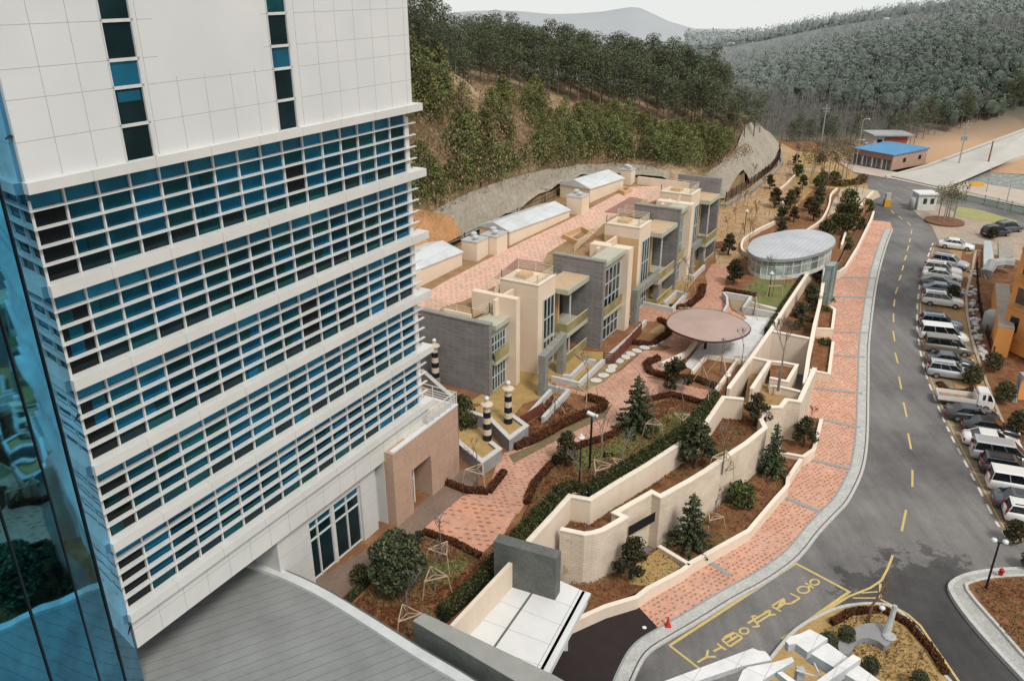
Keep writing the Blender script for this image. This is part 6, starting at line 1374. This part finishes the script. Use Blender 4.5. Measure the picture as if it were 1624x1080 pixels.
# ================================================================ right-hand side: orange building, ducts, rocks, shrubs
orng = mat('orange_render', (.74, .33, .10), (.68, .29, .085), .25, .8); grd_ = mat('duct_grey', (.36, .37, .37), (.29, .30, .30), 1, .5); rfg = mat('flat_roof_grey', (.36, .33, .28), (.28, .26, .22), .8, .9, fine=4)
oc = S(1582, 548, ZP); du = Vector((.30, -.95, 0)).normalized(); dn = Vector((du.y*-1, du.x, 0))
if dn.x < 0: dn = -dn
ob = thing('orange_building', 'tall orange rendered building cut by the right edge of the picture', 'building', loc=oc)
m = MB(); A_1, B_1 = oc, oc+du*9; E_1 = Vector((0, 0, 26)); m.hexa([A_1, B_1, B_1+dn*16, A_1+dn*16, A_1+E_1, B_1+E_1, B_1+dn*16+E_1, A_1+dn*16+E_1]); m.build('wall', orng, ob)
for i in range(7):
    for k in range(4):
        p = A_1+du*(.7+2.1*k)+Vector((0, 0, 2.2+3.2*i))-dn*.02; m = MB(); m.hexa([p, p+du*1.1, p+du*1.1+dn*.03, p+dn*.03]+[q+Vector((0, 0, 1.7)) for q in (p, p+du*1.1, p+du*1.1+dn*.03, p+dn*.03)]); w_ = m.build('window', cgl, ob)
        m = MB(); m.bar(p-dn*.1+Vector((0, 0, -.08)), p+du*1.15-dn*.1+Vector((0, 0, -.08)), .22, .1); m.build('sill', rfg, w_)
    p = A_1+Vector((0, 0, 1.6+3.2*i)); m = MB(); m.bar(p-dn*.06, p+du*9-dn*.06, .14, .28); m.build('string_course', mat('orange_trim', (.66, .33, .12)), ob)
def blockpx(name, label, cat, px, z1, z0, mw, mr=None):
    P = [W(x, y, z1) for x, y in px]; t = thing(name, label, cat, loc=(P[0].x, P[0].y, z0)); m = MB(); m.prism([(p.x, p.y) for p in P], z0, z1); m.build('wall', mw, t); m = MB(); m.prism([(p.x, p.y) for p in P], z1+.002, z1+.12); m.build('roof', mr or rfg, t); return t
blockpx('orange_annex', 'low orange annex with a stepped grey flat roof beside the tall orange building', 'annex', [(1578, 450), (1600, 452), (1609, 523), (1583, 519)], 4.2, -.3, orng)
blockpx('orange_kiosk', 'grey topped service box with machines behind the ducts', 'service box', [(1583, 385), (1606, 386), (1606, 408), (1584, 412)], 3.2, 0, mat('buff_panel', (.50, .40, .29)))
blockpx('brown_wall', 'brown garden wall block beyond the white sedan', 'wall', [(1530, 380), (1561, 383), (1560, 389), (1529, 386)], 3.9, 2.2, mat('brown_brick', (.28, .15, .08)))
dt = thing('air_duct', 'fat grey curved air duct beside the orange building', 'duct', loc=S(1566, 450, ZP))
m = MB(); m.tube([W(1563, 455, 1.5), W(1565, 430, 3.6), W(1573, 419, 4.2), W(1590, 417, 4.2), W(1608, 419, 4.2)], [.75, .75, .75, .72, .7], 8); m.build('duct_tube', grd_, dt)
m = MB(); P = [W(x, y, 3.6) for x, y in ((1560, 382), (1572, 382), (1577, 412), (1560, 425))]; m.prism([(p.x, p.y) for p in P], 1.2, 3.6); m.build('duct_housing', mat('pale_steel', (.45, .50, .50)), dt)
tk = S(1574, 524, ZP); m = MB(); m.lathe([(1.25, tk.z), (1.25, tk.z+2.0), (.9, tk.z+2.3), (.3, tk.z+2.4)], 14, tk.x, tk.y); tag(m.build('water_tank', grd_, None, True), 'round grey tank between the rocks and the orange annex', 'tank')
m = MB(); P = [W(x, y, 2.0) for x, y in ((1558, 462), (1575, 464), (1576, 484), (1558, 481))]; wall_strip(m, P+[P[0]], .25, .3, 2.0); tag(m.build('service_pit', mat('pit_wall', (.22, .15, .10))), 'open brown walled pit below the air duct', 'pit')
pa = thing('entry_arch', 'grey framed arch over an orange doorway at the right edge', 'arch', loc=S(1612, 640, ZP)); m = MB(); q = [W(1607, 640, 0.), W(1607, 640, 0.)+Vector((0, 0, 3.2)), W(1607, 640, 0)+Vector((3.2, 0.3, 3.2))]; m.tube(q, .32, 6); m.build('frame', grd_, pa); m = MB(); b_ = W(1607, 640, 0)+Vector((.3, .3, 0)); m.box(b_.x, b_.x+3, b_.y, b_.y+.2, b_.z, b_.z+2.9); m.build('door', orng, pa)
bw = [mat('boulder_white', (.55, .53, .50), (.40, .39, .37), 4, .9), mat('boulder_dark', (.10, .095, .09), rough=.9)]
def rock(seed, mt):
    g = random.Random(seed); m = MB(); vs = []; bm = bmesh.new(); bmesh.ops.create_icosphere(bm, subdivisions=1, radius=.32)
    for v in bm.verts: v.co *= g.uniform(.75, 1.2); v.co.z = v.co.z*.7+.12
    me = bpy.data.meshes.new('boulder'); bm.to_mesh(me); bm.free(); me.materials.append(mt); o = bpy.data.objects.new('boulder', me); col.objects.link(o); return tag(o, None, 'rock')
RK = [rock(1, bw[0]), rock(2, bw[0]), rock(3, bw[1])]
RKL = [(1540, 428), (1541, 445), (1541, 465), (1542, 485), (1545, 505), (1548, 522), (1551, 540), (1556, 556), (1560, 572)]
for i in range(84):
    f = rg_.uniform(0, len(RKL)-1.01); a, b = RKL[int(f)], RKL[int(f)+1]; k = f-int(f); p = S(a[0]+(b[0]-a[0])*k+rg_.uniform(-5, 6), a[1]+(b[1]-a[1])*k+rg_.uniform(-3, 3), ZP)
    place(RK[i % 3 if rg_.random() < .6 else 0], p, rg_.uniform(0, 6), rg_.uniform(.7, 1.3), 'white or dark boulder in the rock border between the parked cars and the orange building', 'boulders of the rock border')
fence('dark slatted fence curving along the rock border', [S(x, y, ZP) for x, y in ((1548, 420), (1549, 450), (1551, 480), (1557, 510), (1566, 540), (1574, 565))], 1.1, .3)
leanf = [leafmat('road_pine_dark', (.05, .055, .028), (.03, .035, .018)), leafmat('road_pine_mid', (.10, .095, .045), (.07, .068, .032)), leafmat('road_pine_brown', (.15, .11, .055), (.10, .075, .038))]
RPN = broad(15, 3.4, 1.5, leanf, 1700, 'roadside_pine', .15, 3)
for x, y, s, l in ((1510, 475, .75, 'small brownish pine among the parked grey cars'), (1540, 612, .95, 'dark spreading shrub over the silver hatchback'), (1572, 590, .9, 'brownish tree below the rock border'), (1590, 640, .95, 'tangled tree behind the white pickup'), (1612, 690, 1.0, 'loose brownish tree beyond the black saloon'), (1606, 862, .8, 'green pine over the nearest white off-roader at the right edge'), (1632, 905, .7, 'second green pine at the right edge beside the lamp'), (1572, 380, .8, 'small brown tree between the dark off-roaders')):
    put(RPN, x, y, ZP, l, sc=s*.72)
for x, y, l in ((1310, 1022, 'dark green bush on the island behind the white steel frame'), (1378, 1062, 'dark bush beside the white frame on the island'), (1455, 1085, 'dark green bush at the lower tip of the island'), (1340, 1012, 'small dark bush left of the grey sculpture plinth')):
    put(BR, x, y+8, fl(.15), l, sc=.42)
put(RED, 1452, 1060, fl(.15), 'reddish staked twiggy tree on the island', sc=.9)
hedge('oval rust flower bed edge beside the white pickup', [(1489, 608), (1500, 620), (1530, 624), (1545, 618)], ZP, .9, .3, rm, 200, .08, 'flower_bed', 'flower bed')
# far street furniture -------------------------------------------------
tan = mat('tan_paving', (.42, .34, .26), (.34, .27, .21), .4, .85, fine=3)
def shz(name, px, m_, off, zf=ZP): return drape(name, [S(x, y, zf) for x, y in px], zf, off, m_, 3)
shz('booth_paving', [(1441, 326), (1462, 320), (1490, 325), (1520, 340), (1640, 370), (1640, 420), (1560, 400), (1545, 396), (1488, 383), (1478, 360), (1458, 344)], tan, .03)
shz('booth_lawn', [(1520, 328), (1560, 335), (1616, 352), (1600, 356), (1545, 350), (1512, 340)], mat('spring_lawn', (.34, .33, .14), (.28, .27, .11), 1, 1.), .05)
shz('far_pavement', [(1330, 258), (1355, 262), (1424, 274), (1475, 290), (1520, 284), (1640, 304), (1640, 332), (1500, 303), (1424, 286), (1345, 272)], mat('far_pavement_tan', (.50, .42, .35), (.42, .35, .29), .5, .85), .06)
cr = mat('concrete_road', (.50, .48, .44), (.42, .40, .36), .15, .8)
m = MB(); Q = [W(1412, 279, 3.35), W(1500, 299, 3.35), W(1640, 238, 6.0), W(1640, 203, 8.2), W(1470, 266, 4.0)]; m.add(Q, [(0, 1, 2, 3, 4)]); m.build('concrete_road', cr, None, kind='structure')
m = MB(); K_ = [W(1405, 279, 3.5), W(1470, 262, 4.3), W(1640, 199, 8.6)]; wall_strip(m, K_, .5, [2, 2, 5], [p.z for p in K_]); tag(m.build('road_parapet', mat('pale_parapet', (.56, .54, .49))), 'pale concrete parapet climbing beside the sloping concrete road', 'low wall')
m = MB(); K_ = [W(1500, 286, 3.6), W(1570, 262, 4.6), W(1640, 240, 6.3)]; wall_strip(m, K_, .4, [2, 2, 4], [p.z for p in K_]); tag(m.build('road_parapet', MATS['pale_parapet']), 'lower pale parapet on the near side of the sloping road above the stones', 'low wall')
m = MB(); Q = [W(1545, 272, 3.6), W(1640, 278, 3.6), W(1640, 245, 5.6), W(1590, 258, 4.6)]; m.add(Q, [(0, 1, 2, 3)]); m.build('orange_soil_patch', mat('orange_soil2', (.46, .30, .18), (.40, .25, .14), .3), None, kind='structure')
m = MB(); Q = [W(1520, 284, 3.25), W(1640, 304, 3.25), W(1640, 279, 3.7), W(1545, 272, 3.7)]; m.add(Q, [(0, 1, 2, 3)]); m.build('stone_pitching', mat('grey_green_stones', (.34, .36, .33), (.16, .18, .165), 1.2, .95, fine=2.5, bmp=1.), None, kind='structure')
# blue roofed shop row
P0_, P1_, P2_ = W(1350, 259, 3.3), W(1413, 271, 3.3), W(1467, 260, 3.3); P3_ = P0_+P2_-P1_; hh = 3.0
bb_ = thing('shop_building', 'low pink shop row with a bright blue roof across the junction', 'building', loc=P1_)
pkw = mat('pink_block_wall', (.44, .29, .22), (.38, .25, .19), .6, .85); u_ = Vector((0, 0, hh)); m = MB(); m.hexa([P0_, P1_, P2_, P3_]+[p+u_ for p in (P0_, P1_, P2_, P3_)]); m.build('wall', pkw, bb_)
ctr = (P0_+P2_)/2; ex = [ctr+(p-ctr)*1.05 for p in (P0_, P1_, P2_, P3_)]; m = MB(); m.hexa([p+u_*1.003 for p in ex]+[p+u_*1.06+Vector((0, 0, .15 if i in (2, 3) else 0)) for i, p in enumerate(ex)]); m.build('roof', mat('blue_roof', (.085, .26, .46), (.07, .23, .42), .5, .6), bb_)
fd = (P1_-P0_).normalized(); fn_ = Vector((fd.y, -fd.x, 0)); fn_ = fn_ if fn_.y < 0 else -fn_; LL = (P1_-P0_).length
for i in range(4):
    a = P0_+fd*(LL*(.03+.245*i))+fn_*.03; b = a+fd*LL*.2; m = MB(); m.hexa([a, b, b-fn_*.02, a-fn_*.02]+[q+Vector((0, 0, 1.9)) for q in (a, b, b-fn_*.02, a-fn_*.02)]); w_ = m.build('shop_window', glass_mat('shop_glass', (.06, .08, .08), .1), bb_); m = MB(); m.bar(a, a+Vector((0, 0, 1.9)), .15); m.bar((a+b)/2, (a+b)/2+Vector((0, 0, 1.9)), .08); m.build('frame', alu, w_)
m = MB(); a = P0_+Vector((0, 0, 2.0))+fn_*.12; b = P1_+Vector((0, 0, 2.0))+fn_*.12; m.bar(a+Vector((0, 0, .5)), b+Vector((0, 0, .5)), .2, .95); m.build('sign_band', mat('brick_red_band', (.30, .15, .10)), bb_)
sd_ = (P2_-P1_).normalized(); sn = Vector((sd_.y, -sd_.x, 0)); sn = sn if sn.y < 0 else -sn
for f in (.3, .75): a = P1_+(P2_-P1_)*f+sn*.02+Vector((0, 0, 1.2)); m = MB(); m.hexa([a, a+sd_*1.0, a+sd_*1.0-sn*.01, a-sn*.01]+[q+Vector((0, 0, .9)) for q in (a, a+sd_*1.0, a+sd_*1.0-sn*.01, a-sn*.01)]); m.build('window', cgl, bb_)
rh = W(1383, 238, 4.6); t = thing('red_house', 'small house with a brick red front and flat grey roof behind the blue roofed shops', 'house', loc=rh); m = MB(); m.box(rh.x, rh.x+7.5, rh.y, rh.y+5, rh.z-1, rh.z+3.0); m.build('wall', mat('cream_wall', (.55, .50, .45)), t)
m = MB(); m.box(rh.x+2.3, rh.x+7.2, rh.y-.08, rh.y, rh.z+.2, rh.z+2.8); m.build('red_panel', mat('red_panel', (.36, .09, .05)), t); m = MB(); m.box(rh.x-.5, rh.x+8.2, rh.y-.8, rh.y+5.4, rh.z+3.0, rh.z+3.35); m.build('roof', grd_, t); m = MB(); m.box(rh.x+.8, rh.x+1.8, rh.y-.05, rh.y, rh.z+1, rh.z+2.2); m.build('window', cgl, t)
# guard booth
gb_ = S(1468, 334, ZP); t = thing('guard_booth', 'small white guard booth beside the round tree bed', 'booth', loc=gb_); m = MB(); m.box(gb_.x-1.5, gb_.x+1.5, gb_.y, gb_.y+2.4, gb_.z, gb_.z+2.6); m.build('wall', mat('booth_white', (.60, .64, .60)), t)
m = MB(); m.box(gb_.x-1.7, gb_.x+1.7, gb_.y-.25, gb_.y+2.6, gb_.z+2.6, gb_.z+2.85); m.build('roof', white, t)
for a in (-.7, .5): m = MB(); m.box(gb_.x+a, gb_.x+a+.6, gb_.y-.03, gb_.y, gb_.z+1.1, gb_.z+2.0); m.build('window', cgl, t)
m = MB(); m.lathe([(.5, gb_.z), (.5, gb_.z+1.8), (.3, gb_.z+2.1)], 10, gb_.x-2.2, gb_.y+.5); tag(m.build('grey_drum', grd_, None, True), 'grey upright drum at the left side of the guard booth', 'drum')
gbx = S(1406, 328, ZP); t = thing('barrier_machine', 'yellow and grey gate barrier machine in the middle of the road', 'gate barrier', loc=gbx); m = MB(); m.box(gbx.x-.55, gbx.x+.55, gbx.y-.3, gbx.y+.4, gbx.z, gbx.z+1.25); m.build('yellow_base', mat('signal_yellow', (.62, .34, .04)), t)
m = MB(); m.box(gbx.x-.4, gbx.x+.4, gbx.y-.2, gbx.y+.3, gbx.z+1.25, gbx.z+2.3); m.build('cabinet', mat('pale_green_grey', (.42, .47, .44)), t); m = MB(); m.bar((gbx.x+.5, gbx.y, gbx.z+1.3), (gbx.x+1.2, gbx.y, gbx.z+3.3), .09); m.build('boom', mat('boom_red', (.45, .20, .18)), t)
ob_ = S(1549, 296, ZP); m = MB(); m.add([(ob_.x-1.4, ob_.y-.3, ob_.z), (ob_.x+1.4, ob_.y-.3, ob_.z), (ob_.x+1.1, ob_.y, ob_.z+.9), (ob_.x-1.1, ob_.y, ob_.z+.9), (ob_.x-1.4, ob_.y+.3, ob_.z), (ob_.x+1.4, ob_.y+.3, ob_.z)], [(0, 1, 2, 3), (1, 5, 2), (5, 4, 3, 2), (4, 0, 3)]); tag(m.build('road_barrier', MATS['signal_yellow']), 'orange plastic road barrier on the far pavement', 'road barrier')
gf = mat('green_wire', (.10, .30, .17), rough=.6); fence('green wire mesh fence between the far road and the booth lawn', [S(x, y, ZP) for x, y in ((1512, 322), (1530, 318), (1560, 325), (1624, 341), (1660, 350))], 1.6, .22, gf, (.05, .5, .95), name='mesh_fence')
bed = S(1497, 353, ZP); m = MB(); m.lathe([(2.9, bed.z), (2.9, bed.z+.3), (2.6, bed.z+.32)], 20, bed.x, bed.y); tag(m.build('round_tree_bed', mat('rust_bed', (.20, .09, .05))), 'round rust coloured tree bed beside the guard booth', 'tree bed')
lm_ = [leafmat('olive_leaf', (.13, .13, .06), (.09, .09, .04)), leafmat('ochre_leaf', (.22, .15, .07), (.16, .11, .05))]
def tall_tree(seed, h, ms, n):
    g = random.Random(seed); t = thing('street_tree', 'x', 'tree'); m = MB(); m.tube([(0, 0, -.2), (g.uniform(-.2, .2), 0, h*.45)], [.13, .09], 6, cap=False); twig(m, Vector((0, 0, h*.42)), Vector((0, 0, 1)), h*.22, .08, 4, g, .4); m.build('trunk', mat('pale_bark', (.34, .29, .24), (.24, .20, .17), 3), t)
    cl = MB(); 
    for k in range(9): a = g.uniform(0, 6.28); q = g.uniform(.2, 1.3); cl.leaves((math.cos(a)*q, math.sin(a)*q, h*g.uniform(.55, .95)), (.8, .8, .55), n, .13, g, (0, 1), 0, .7)
    cl.build('crown', ms, t); return t
TT = [tall_tree(81, 7.5, lm_, 34), tall_tree(82, 6.5, lm_, 26)]
for i, (x, y) in enumerate(((1285, 292), (1300, 288), (1312, 292), (1322, 286), (1334, 290), (1342, 284), (1272, 282), (1290, 276), (1328, 276), (1262, 268), (1305, 276))): put(TT[i % 2], x, y, grd, 'slender tree with thin olive and ochre leaves at the junction corner', 'slender trees at the junction corner', sc=rg_.uniform(.8, 1.05))
for i, (x, y) in enumerate(((1487, 352), (1495, 356), (1503, 352), (1511, 354), (1500, 347))): put(TT[(i+1) % 2], x, y, ZP, 'slender thinly leaved tree in the round bed beside the guard booth', 'trees in the round bed', sc=rg_.uniform(.8, .95))
hedge('brown clipped hedge round the junction corner', [(1290, 291), (1330, 296), (1362, 292), (1368, 285)], grd, 1.6, 1.0, rm[1:]+[hm[1]], 60, .2)
# poles and lamps
stl = mat('galvanised', (.42, .43, .42), rough=.5, metal=.3)
def pole(name, label, p, h, r, arms=(), cat='pole', lamp=None, mt=None, box=None):
    t = thing(name, label, cat, loc=p); m = MB(); m.tube([p, p+Vector((0, 0, h))], [r, r*.6], 8); m.build('pole', mt or stl, t)
    for (z, dx, dy) in arms: m = MB(); m.bar(p+Vector((-dx/2, -dy/2, z)), p+Vector((dx/2, dy/2, z)), .1); m.build('cross_arm', mt or stl, t)
    if lamp:
        dx, dy, rr = lamp; q = p+Vector((0, 0, h)); e = q+Vector((dx, dy, .3)); m = MB(); m.tube([q, q+Vector((dx*.4, dy*.4, .28)), e], [.05, .05, .04], 5); m.build('lamp_arm', mt or stl, t); m = MB(); m.bar(e, e+Vector((dx*.35, dy*.35, -.02)), rr, .12); m.build('lamp_head', white, t)
    if box: m = MB(); [m.lathe([(.25, p.z+z), (.25, p.z+z+.8)], 8, p.x+dx, p.y) for z, dx in box[:1]]; m.build('transformer', stl, t); m = MB(); [m.lathe([(.25, p.z+z), (.25, p.z+z+.8)], 8, p.x+dx, p.y) for z, dx in box[1:]]; m.build('transformer', stl, t)
pole('utility_pole', 'tall utility pole with a cross-arm in front of the far woods', W(1301, 236, 4.3), 9.5, .16, ((8.6, 1.8, 0), (8.0, 1.2, 0)))
pole('utility_pole', 'utility pole carrying two grey transformers beside the sloping road', W(1519, 268, 3.6), 9.5, .16, ((8.8, 1.8, 0), (8.2, 1.4, 0)), box=((5.6, -.4), (5.6, .45)))
pole('banner_pole', 'red and blue banner pole above the stone pitching', W(1565, 268, 3.8), 5.5, .2, mt=mat('banner_red_blue', (.30, .12, .10), (.06, .08, .16), .5))
pole('street_lamp', 'street lamp standing left of the blue roofed shops', W(1348, 277, 3.3), 6.5, .09, lamp=(1.2, -.3, .25), cat='street lamp')
pole('street_lamp', 'street lamp in front of the blue roofed shop windows', W(1377, 262, 3.3), 4.2, .09, lamp=(-1.0, 0, .25), cat='street lamp')
pole('street_lamp', 'curved street lamp rising above the junction trees', W(1357, 262, 3.3), 9.0, .1, lamp=(1.0, 0, .25), cat='street lamp')
pole('signal_pole', 'slim grey pole on the far pavement below the stones', S(1564, 305, ZP), 4.6, .09, cat='pole')
pole('signal_pole', 'slim grey pole inside the green mesh fence', S(1592, 338, ZP), 4.8, .09, cat='pole')
cl_ = S(935, 744, grd); t = thing('camera_lamp', 'tall dark lamp post with a white tube head beside the main path', 'lamp post', loc=cl_); m = MB(); m.tube([cl_, cl_+Vector((0, 0, 4.6))], [.09, .08], 8); m.build('pole', dark, t); m = MB(); m.tube([cl_+Vector((-.35, .1, 4.85)), cl_+Vector((.4, -.15, 4.6))], .16, 10); m.build('lamp_head', white, t)
def globe(label, x, y, zf, h=3.6):
    p = S(x, y, zf); t = thing('globe_lamp', label, 'lamp post', 'globe lamps of the garden', loc=p); m = MB(); m.tube([p, p+Vector((0, 0, h))], [.06, .045], 8); m.build('pole', dark, t)
    m = MB(); m.lathe([(.05, p.z+h), (.24, p.z+h+.1), (.27, p.z+h+.22), (.1, p.z+h+.3)], 12, p.x, p.y); m.build('globe', white, t, True); m = MB(); m.lathe([(.1, p.z+h+.3), (.12, p.z+h+.36), (.03, p.z+h+.5)], 8, p.x, p.y); m.build('finial', white, t)
globe('globe lamp beside the dark round pine and the brick path', 919, 764, grd); globe('globe lamp on the dry bank beyond the villas', 1180, 372, grd, 3.2); globe('globe lamp in front of the glass pavilion', 1219, 470, grd, 2.6); globe('globe lamp behind the square lawn bed at the garden wall', 1149, 640, grd, 2.6)
lp = S(1563, 934, fl(.2)); t = thing('street_lamp', 'double headed dark street lamp on the island at the lower right', 'street lamp', loc=lp); m = MB(); m.tube([lp, lp+Vector((0, 0, 3.9))], [.08, .06], 8); m.build('pole', dark, t)
for sx in (-1, 1): m = MB(); q = lp+Vector((.32*sx, -.1*sx, 3.95)); m.lathe([(.06, q.z-.1), (.2, q.z), (.18, q.z+.16), (.03, q.z+.24)], 10, q.x, q.y); m.build('lamp_head', white, t, True)
m = MB(); m.bar(lp+Vector((-.35, .1, 3.88)), lp+Vector((.35, -.1, 3.88)), .06); m.build('cross_arm', dark, t)
hp = S(1586, 914, fl(.1)); m = MB(); m.lathe([(.16, hp.z), (.14, hp.z+.05), (.13, hp.z+.5), (.17, hp.z+.52), (.15, hp.z+.6), (.05, hp.z+.72)], 10, hp.x, hp.y); m.tube([(hp.x-.22, hp.y, hp.z+.4), (hp.x+.22, hp.y, hp.z+.4)], .07, 8); tag(m.build('fire_hydrant', mat('hydrant_red', (.45, .03, .025)), None, True), 'small red fire hydrant on the grey kerb island at the lower right', 'hydrant')
cp_ = S(1059, 992, zr); m = MB(); m.box(cp_.x-.2, cp_.x+.2, cp_.y-.2, cp_.y+.2, cp_.z, cp_.z+.04); m.lathe([(.15, cp_.z+.04), (.03, cp_.z+.75)], 12, cp_.x, cp_.y); tag(m.build('traffic_cone', mat('cone_red', (.55, .04, .03))), 'red traffic cone on the kerb at the ramp corner', 'traffic cone')
mh = S(1022, 995, zr); m = MB(); m.lathe([(.14, mh.z+.006), (.14, mh.z+.03)], 14, mh.x, mh.y); tag(m.build('drain_cover', white), 'small round white cover on the dark ramp surface', 'drain cover')
# rock island sculpture at the bottom right
sc_ = thing('sculpture', 'grey curved plinth sculpture with a pale pole on the leaf covered island', 'sculpture', loc=W(1385, 1005, .3))
m = MB(); pp_ = smooth_line([W(x, y, .6) for x, y in ((1330, 1018), (1345, 1001), (1370, 989), (1395, 988), (1411, 997), (1414, 1014), (1405, 1024), (1392, 1016), (1374, 1011), (1358, 1018), (1348, 1035), (1333, 1034))], 4, True); m.prism([(p.x, p.y) for p in pp_], .12, .6); m.build('plinth', mat('plinth_grey', (.27, .27, .27), (.23, .23, .23), 2, .7), sc_)
a_ = W(1405, 1003, .6); m = MB(); m.tube([a_, a_+Vector((.25, .2, 1.1)), a_+Vector((.35, .3, 1.9))], [.28, .18, .15], 10); m.build('pale_pole', mat('pole_pale', (.46, .48, .48)), sc_); m = MB(); m.lathe([(.4, .6), (.42, .68), (.3, .74)], 12, a_.x+.05, a_.y-.35); m.build('disc', mat('disc_pale', (.42, .43, .43)), sc_)
ld = thing('leaning_tree', 'leaning bare brown tree over the kerb behind the grey plinth', 'tree', loc=W(1375, 988, .1)); m = MB(); a_ = W(1375, 988, .1); g = random.Random(4); m.tube([a_, a_+Vector((.25, .3, 1.2)), a_+Vector((.8, .6, 2.2))], [.12, .09, .05], 6); twig(m, a_+Vector((.4, .35, 1.4)), Vector((.6, .1, .5)).normalized(), .7, .05, 3, g, .5); twig(m, a_+Vector((.8, .6, 2.2)), Vector((.5, .3, .7)).normalized(), .6, .045, 3, g, .5); m.build('trunk', mat('brown_bark', (.17, .09, .055)), ld)
gp_ = W(1397, 972, .15); m = MB(); m.lathe([(.08, .12), (.08, .5), (.2, .52), (.2, .66), (.05, .74)], 10, gp_.x, gp_.y); tag(m.build('bollard_light', white, None, True), 'small white bollard light on the island rim', 'bollard light')
# white steel frame close to the camera
wf = line_mat('frame_white', (.72, .71, .70), (.42, .42, .42), R(35), 1.3, .03, .45, .6, 0, 2.1); shade = mat('frame_white_shaded', (.50, .52, .54)); zf_ = 9.0  # plate sides get a darker copy of the white, shading set in colour
ft = thing('steel_frame', 'white panelled steel frame with ragged edged plates at the bottom edge', 'steel frame', loc=W(1250, 1080, zf_))
def plt(px, th=.35, nm='beam', z=zf_):
    P = [W(x, y, z) for x, y in px]; m = MB(); m.prism([(p.x, p.y) for p in P], z-th, z, 1, 0); return m.build(nm, [wf, shade], ft)
plt([(1036, 1086), (1194, 1027), (1203, 1031), (1213, 1032), (1219, 1038), (1223, 1046), (1175, 1056), (1110, 1078), (1056, 1102)], .3, 'plate')
plt([(1178, 1062), (1186, 1057), (1229, 1049), (1256, 1041), (1260, 1048), (1232, 1064), (1195, 1088), (1160, 1104)], .28, 'plate', zf_-.02)
plt([(1284, 997), (1313, 1012), (1281, 1034), (1262, 1020), (1251, 1022), (1246, 1016), (1253, 1009), (1270, 1004)], .45, 'plate', zf_+.3)
plt([(1313, 1019), (1400, 1082), (1390, 1100), (1330, 1062), (1281, 1033)], .6, z=zf_+.05); plt([(1353, 1037), (1366, 1044), (1290, 1096), (1272, 1096)], .6, z=zf_+.4)
plt([(1232, 1066), (1240, 1064), (1275, 1088), (1268, 1094)], .3)
m = MB(); m.bar(W(1284, 1036, zf_-.3), W(1304, 1078, zf_-.5), .06); m.build('tie_rod', wf, ft); m = MB(); m.bar(W(1262, 1062, zf_-.3), W(1300, 1074, zf_-.5), .05); m.build('tie_rod', wf, ft)
m = MB(); q = W(1270, 1060, zf_-.5); m.bar(q, Vector((q.x, q.y, 0)), .35); m.build('column', shade, ft)
settle()
# ================================================================ camera and light
cam = bpy.data.cameras.new('camera'); co = bpy.data.objects.new('camera', cam); col.objects.link(co)
cam.sensor_width = 36; cam.lens = 36*FPX/1624; cam.clip_end = 5000; cam.clip_start = .5
co.location = (0, 0, CAMZ); co.rotation_euler = (math.pi/2-TH, 0, 0); scn.camera = co
w = bpy.data.worlds.new('World'); scn.world = w; w.use_nodes = True; nt = w.node_tree; bg = nt.nodes['Background']
sky = nt.nodes.new('ShaderNodeTexSky'); sky.sky_type = 'NISHITA'; sky.sun_disc = False; sky.sun_elevation = R(52); sky.sun_rotation = R(200)
sky.air_density = 1.2; sky.dust_density = 6; sky.altitude = 50
mx = nt.nodes.new('ShaderNodeMix'); mx.data_type = 'RGBA'; mx.inputs[0].default_value = .93; mx.inputs[7].default_value = (7.9, 8.05, 8.05, 1)
nt.links.new(sky.outputs[0], mx.inputs[6]); nt.links.new(mx.outputs[2], bg.inputs[0]); bg.inputs[1].default_value = .1
sl_ = bpy.data.lights.new('sun', 'SUN'); sl_.energy = 2.4; sl_.angle = R(14); sl_.color = (1, .95, .88)
so = bpy.data.objects.new('sun', sl_); col.objects.link(so)
az, el = R(150), R(52)   # light comes from the right, slightly behind the camera
d = Vector((math.sin(az)*math.cos(el), math.cos(az)*math.cos(el), math.sin(el)))
so.rotation_euler = d.to_track_quat('Z', 'Y').to_euler(); sky.sun_rotation = az
scn.view_settings.view_transform = 'Standard'; scn.view_settings.look = 'None'; scn.view_settings.exposure = 0
scn.cycles.use_denoising = True; scn.cycles.max_bounces = 5; scn.cycles.diffuse_bounces = 2; scn.cycles.glossy_bounces = 3; scn.cycles.transparent_max_bounces = 4
scn.cycles.use_adaptive_sampling = True; scn.cycles.adaptive_threshold = .02
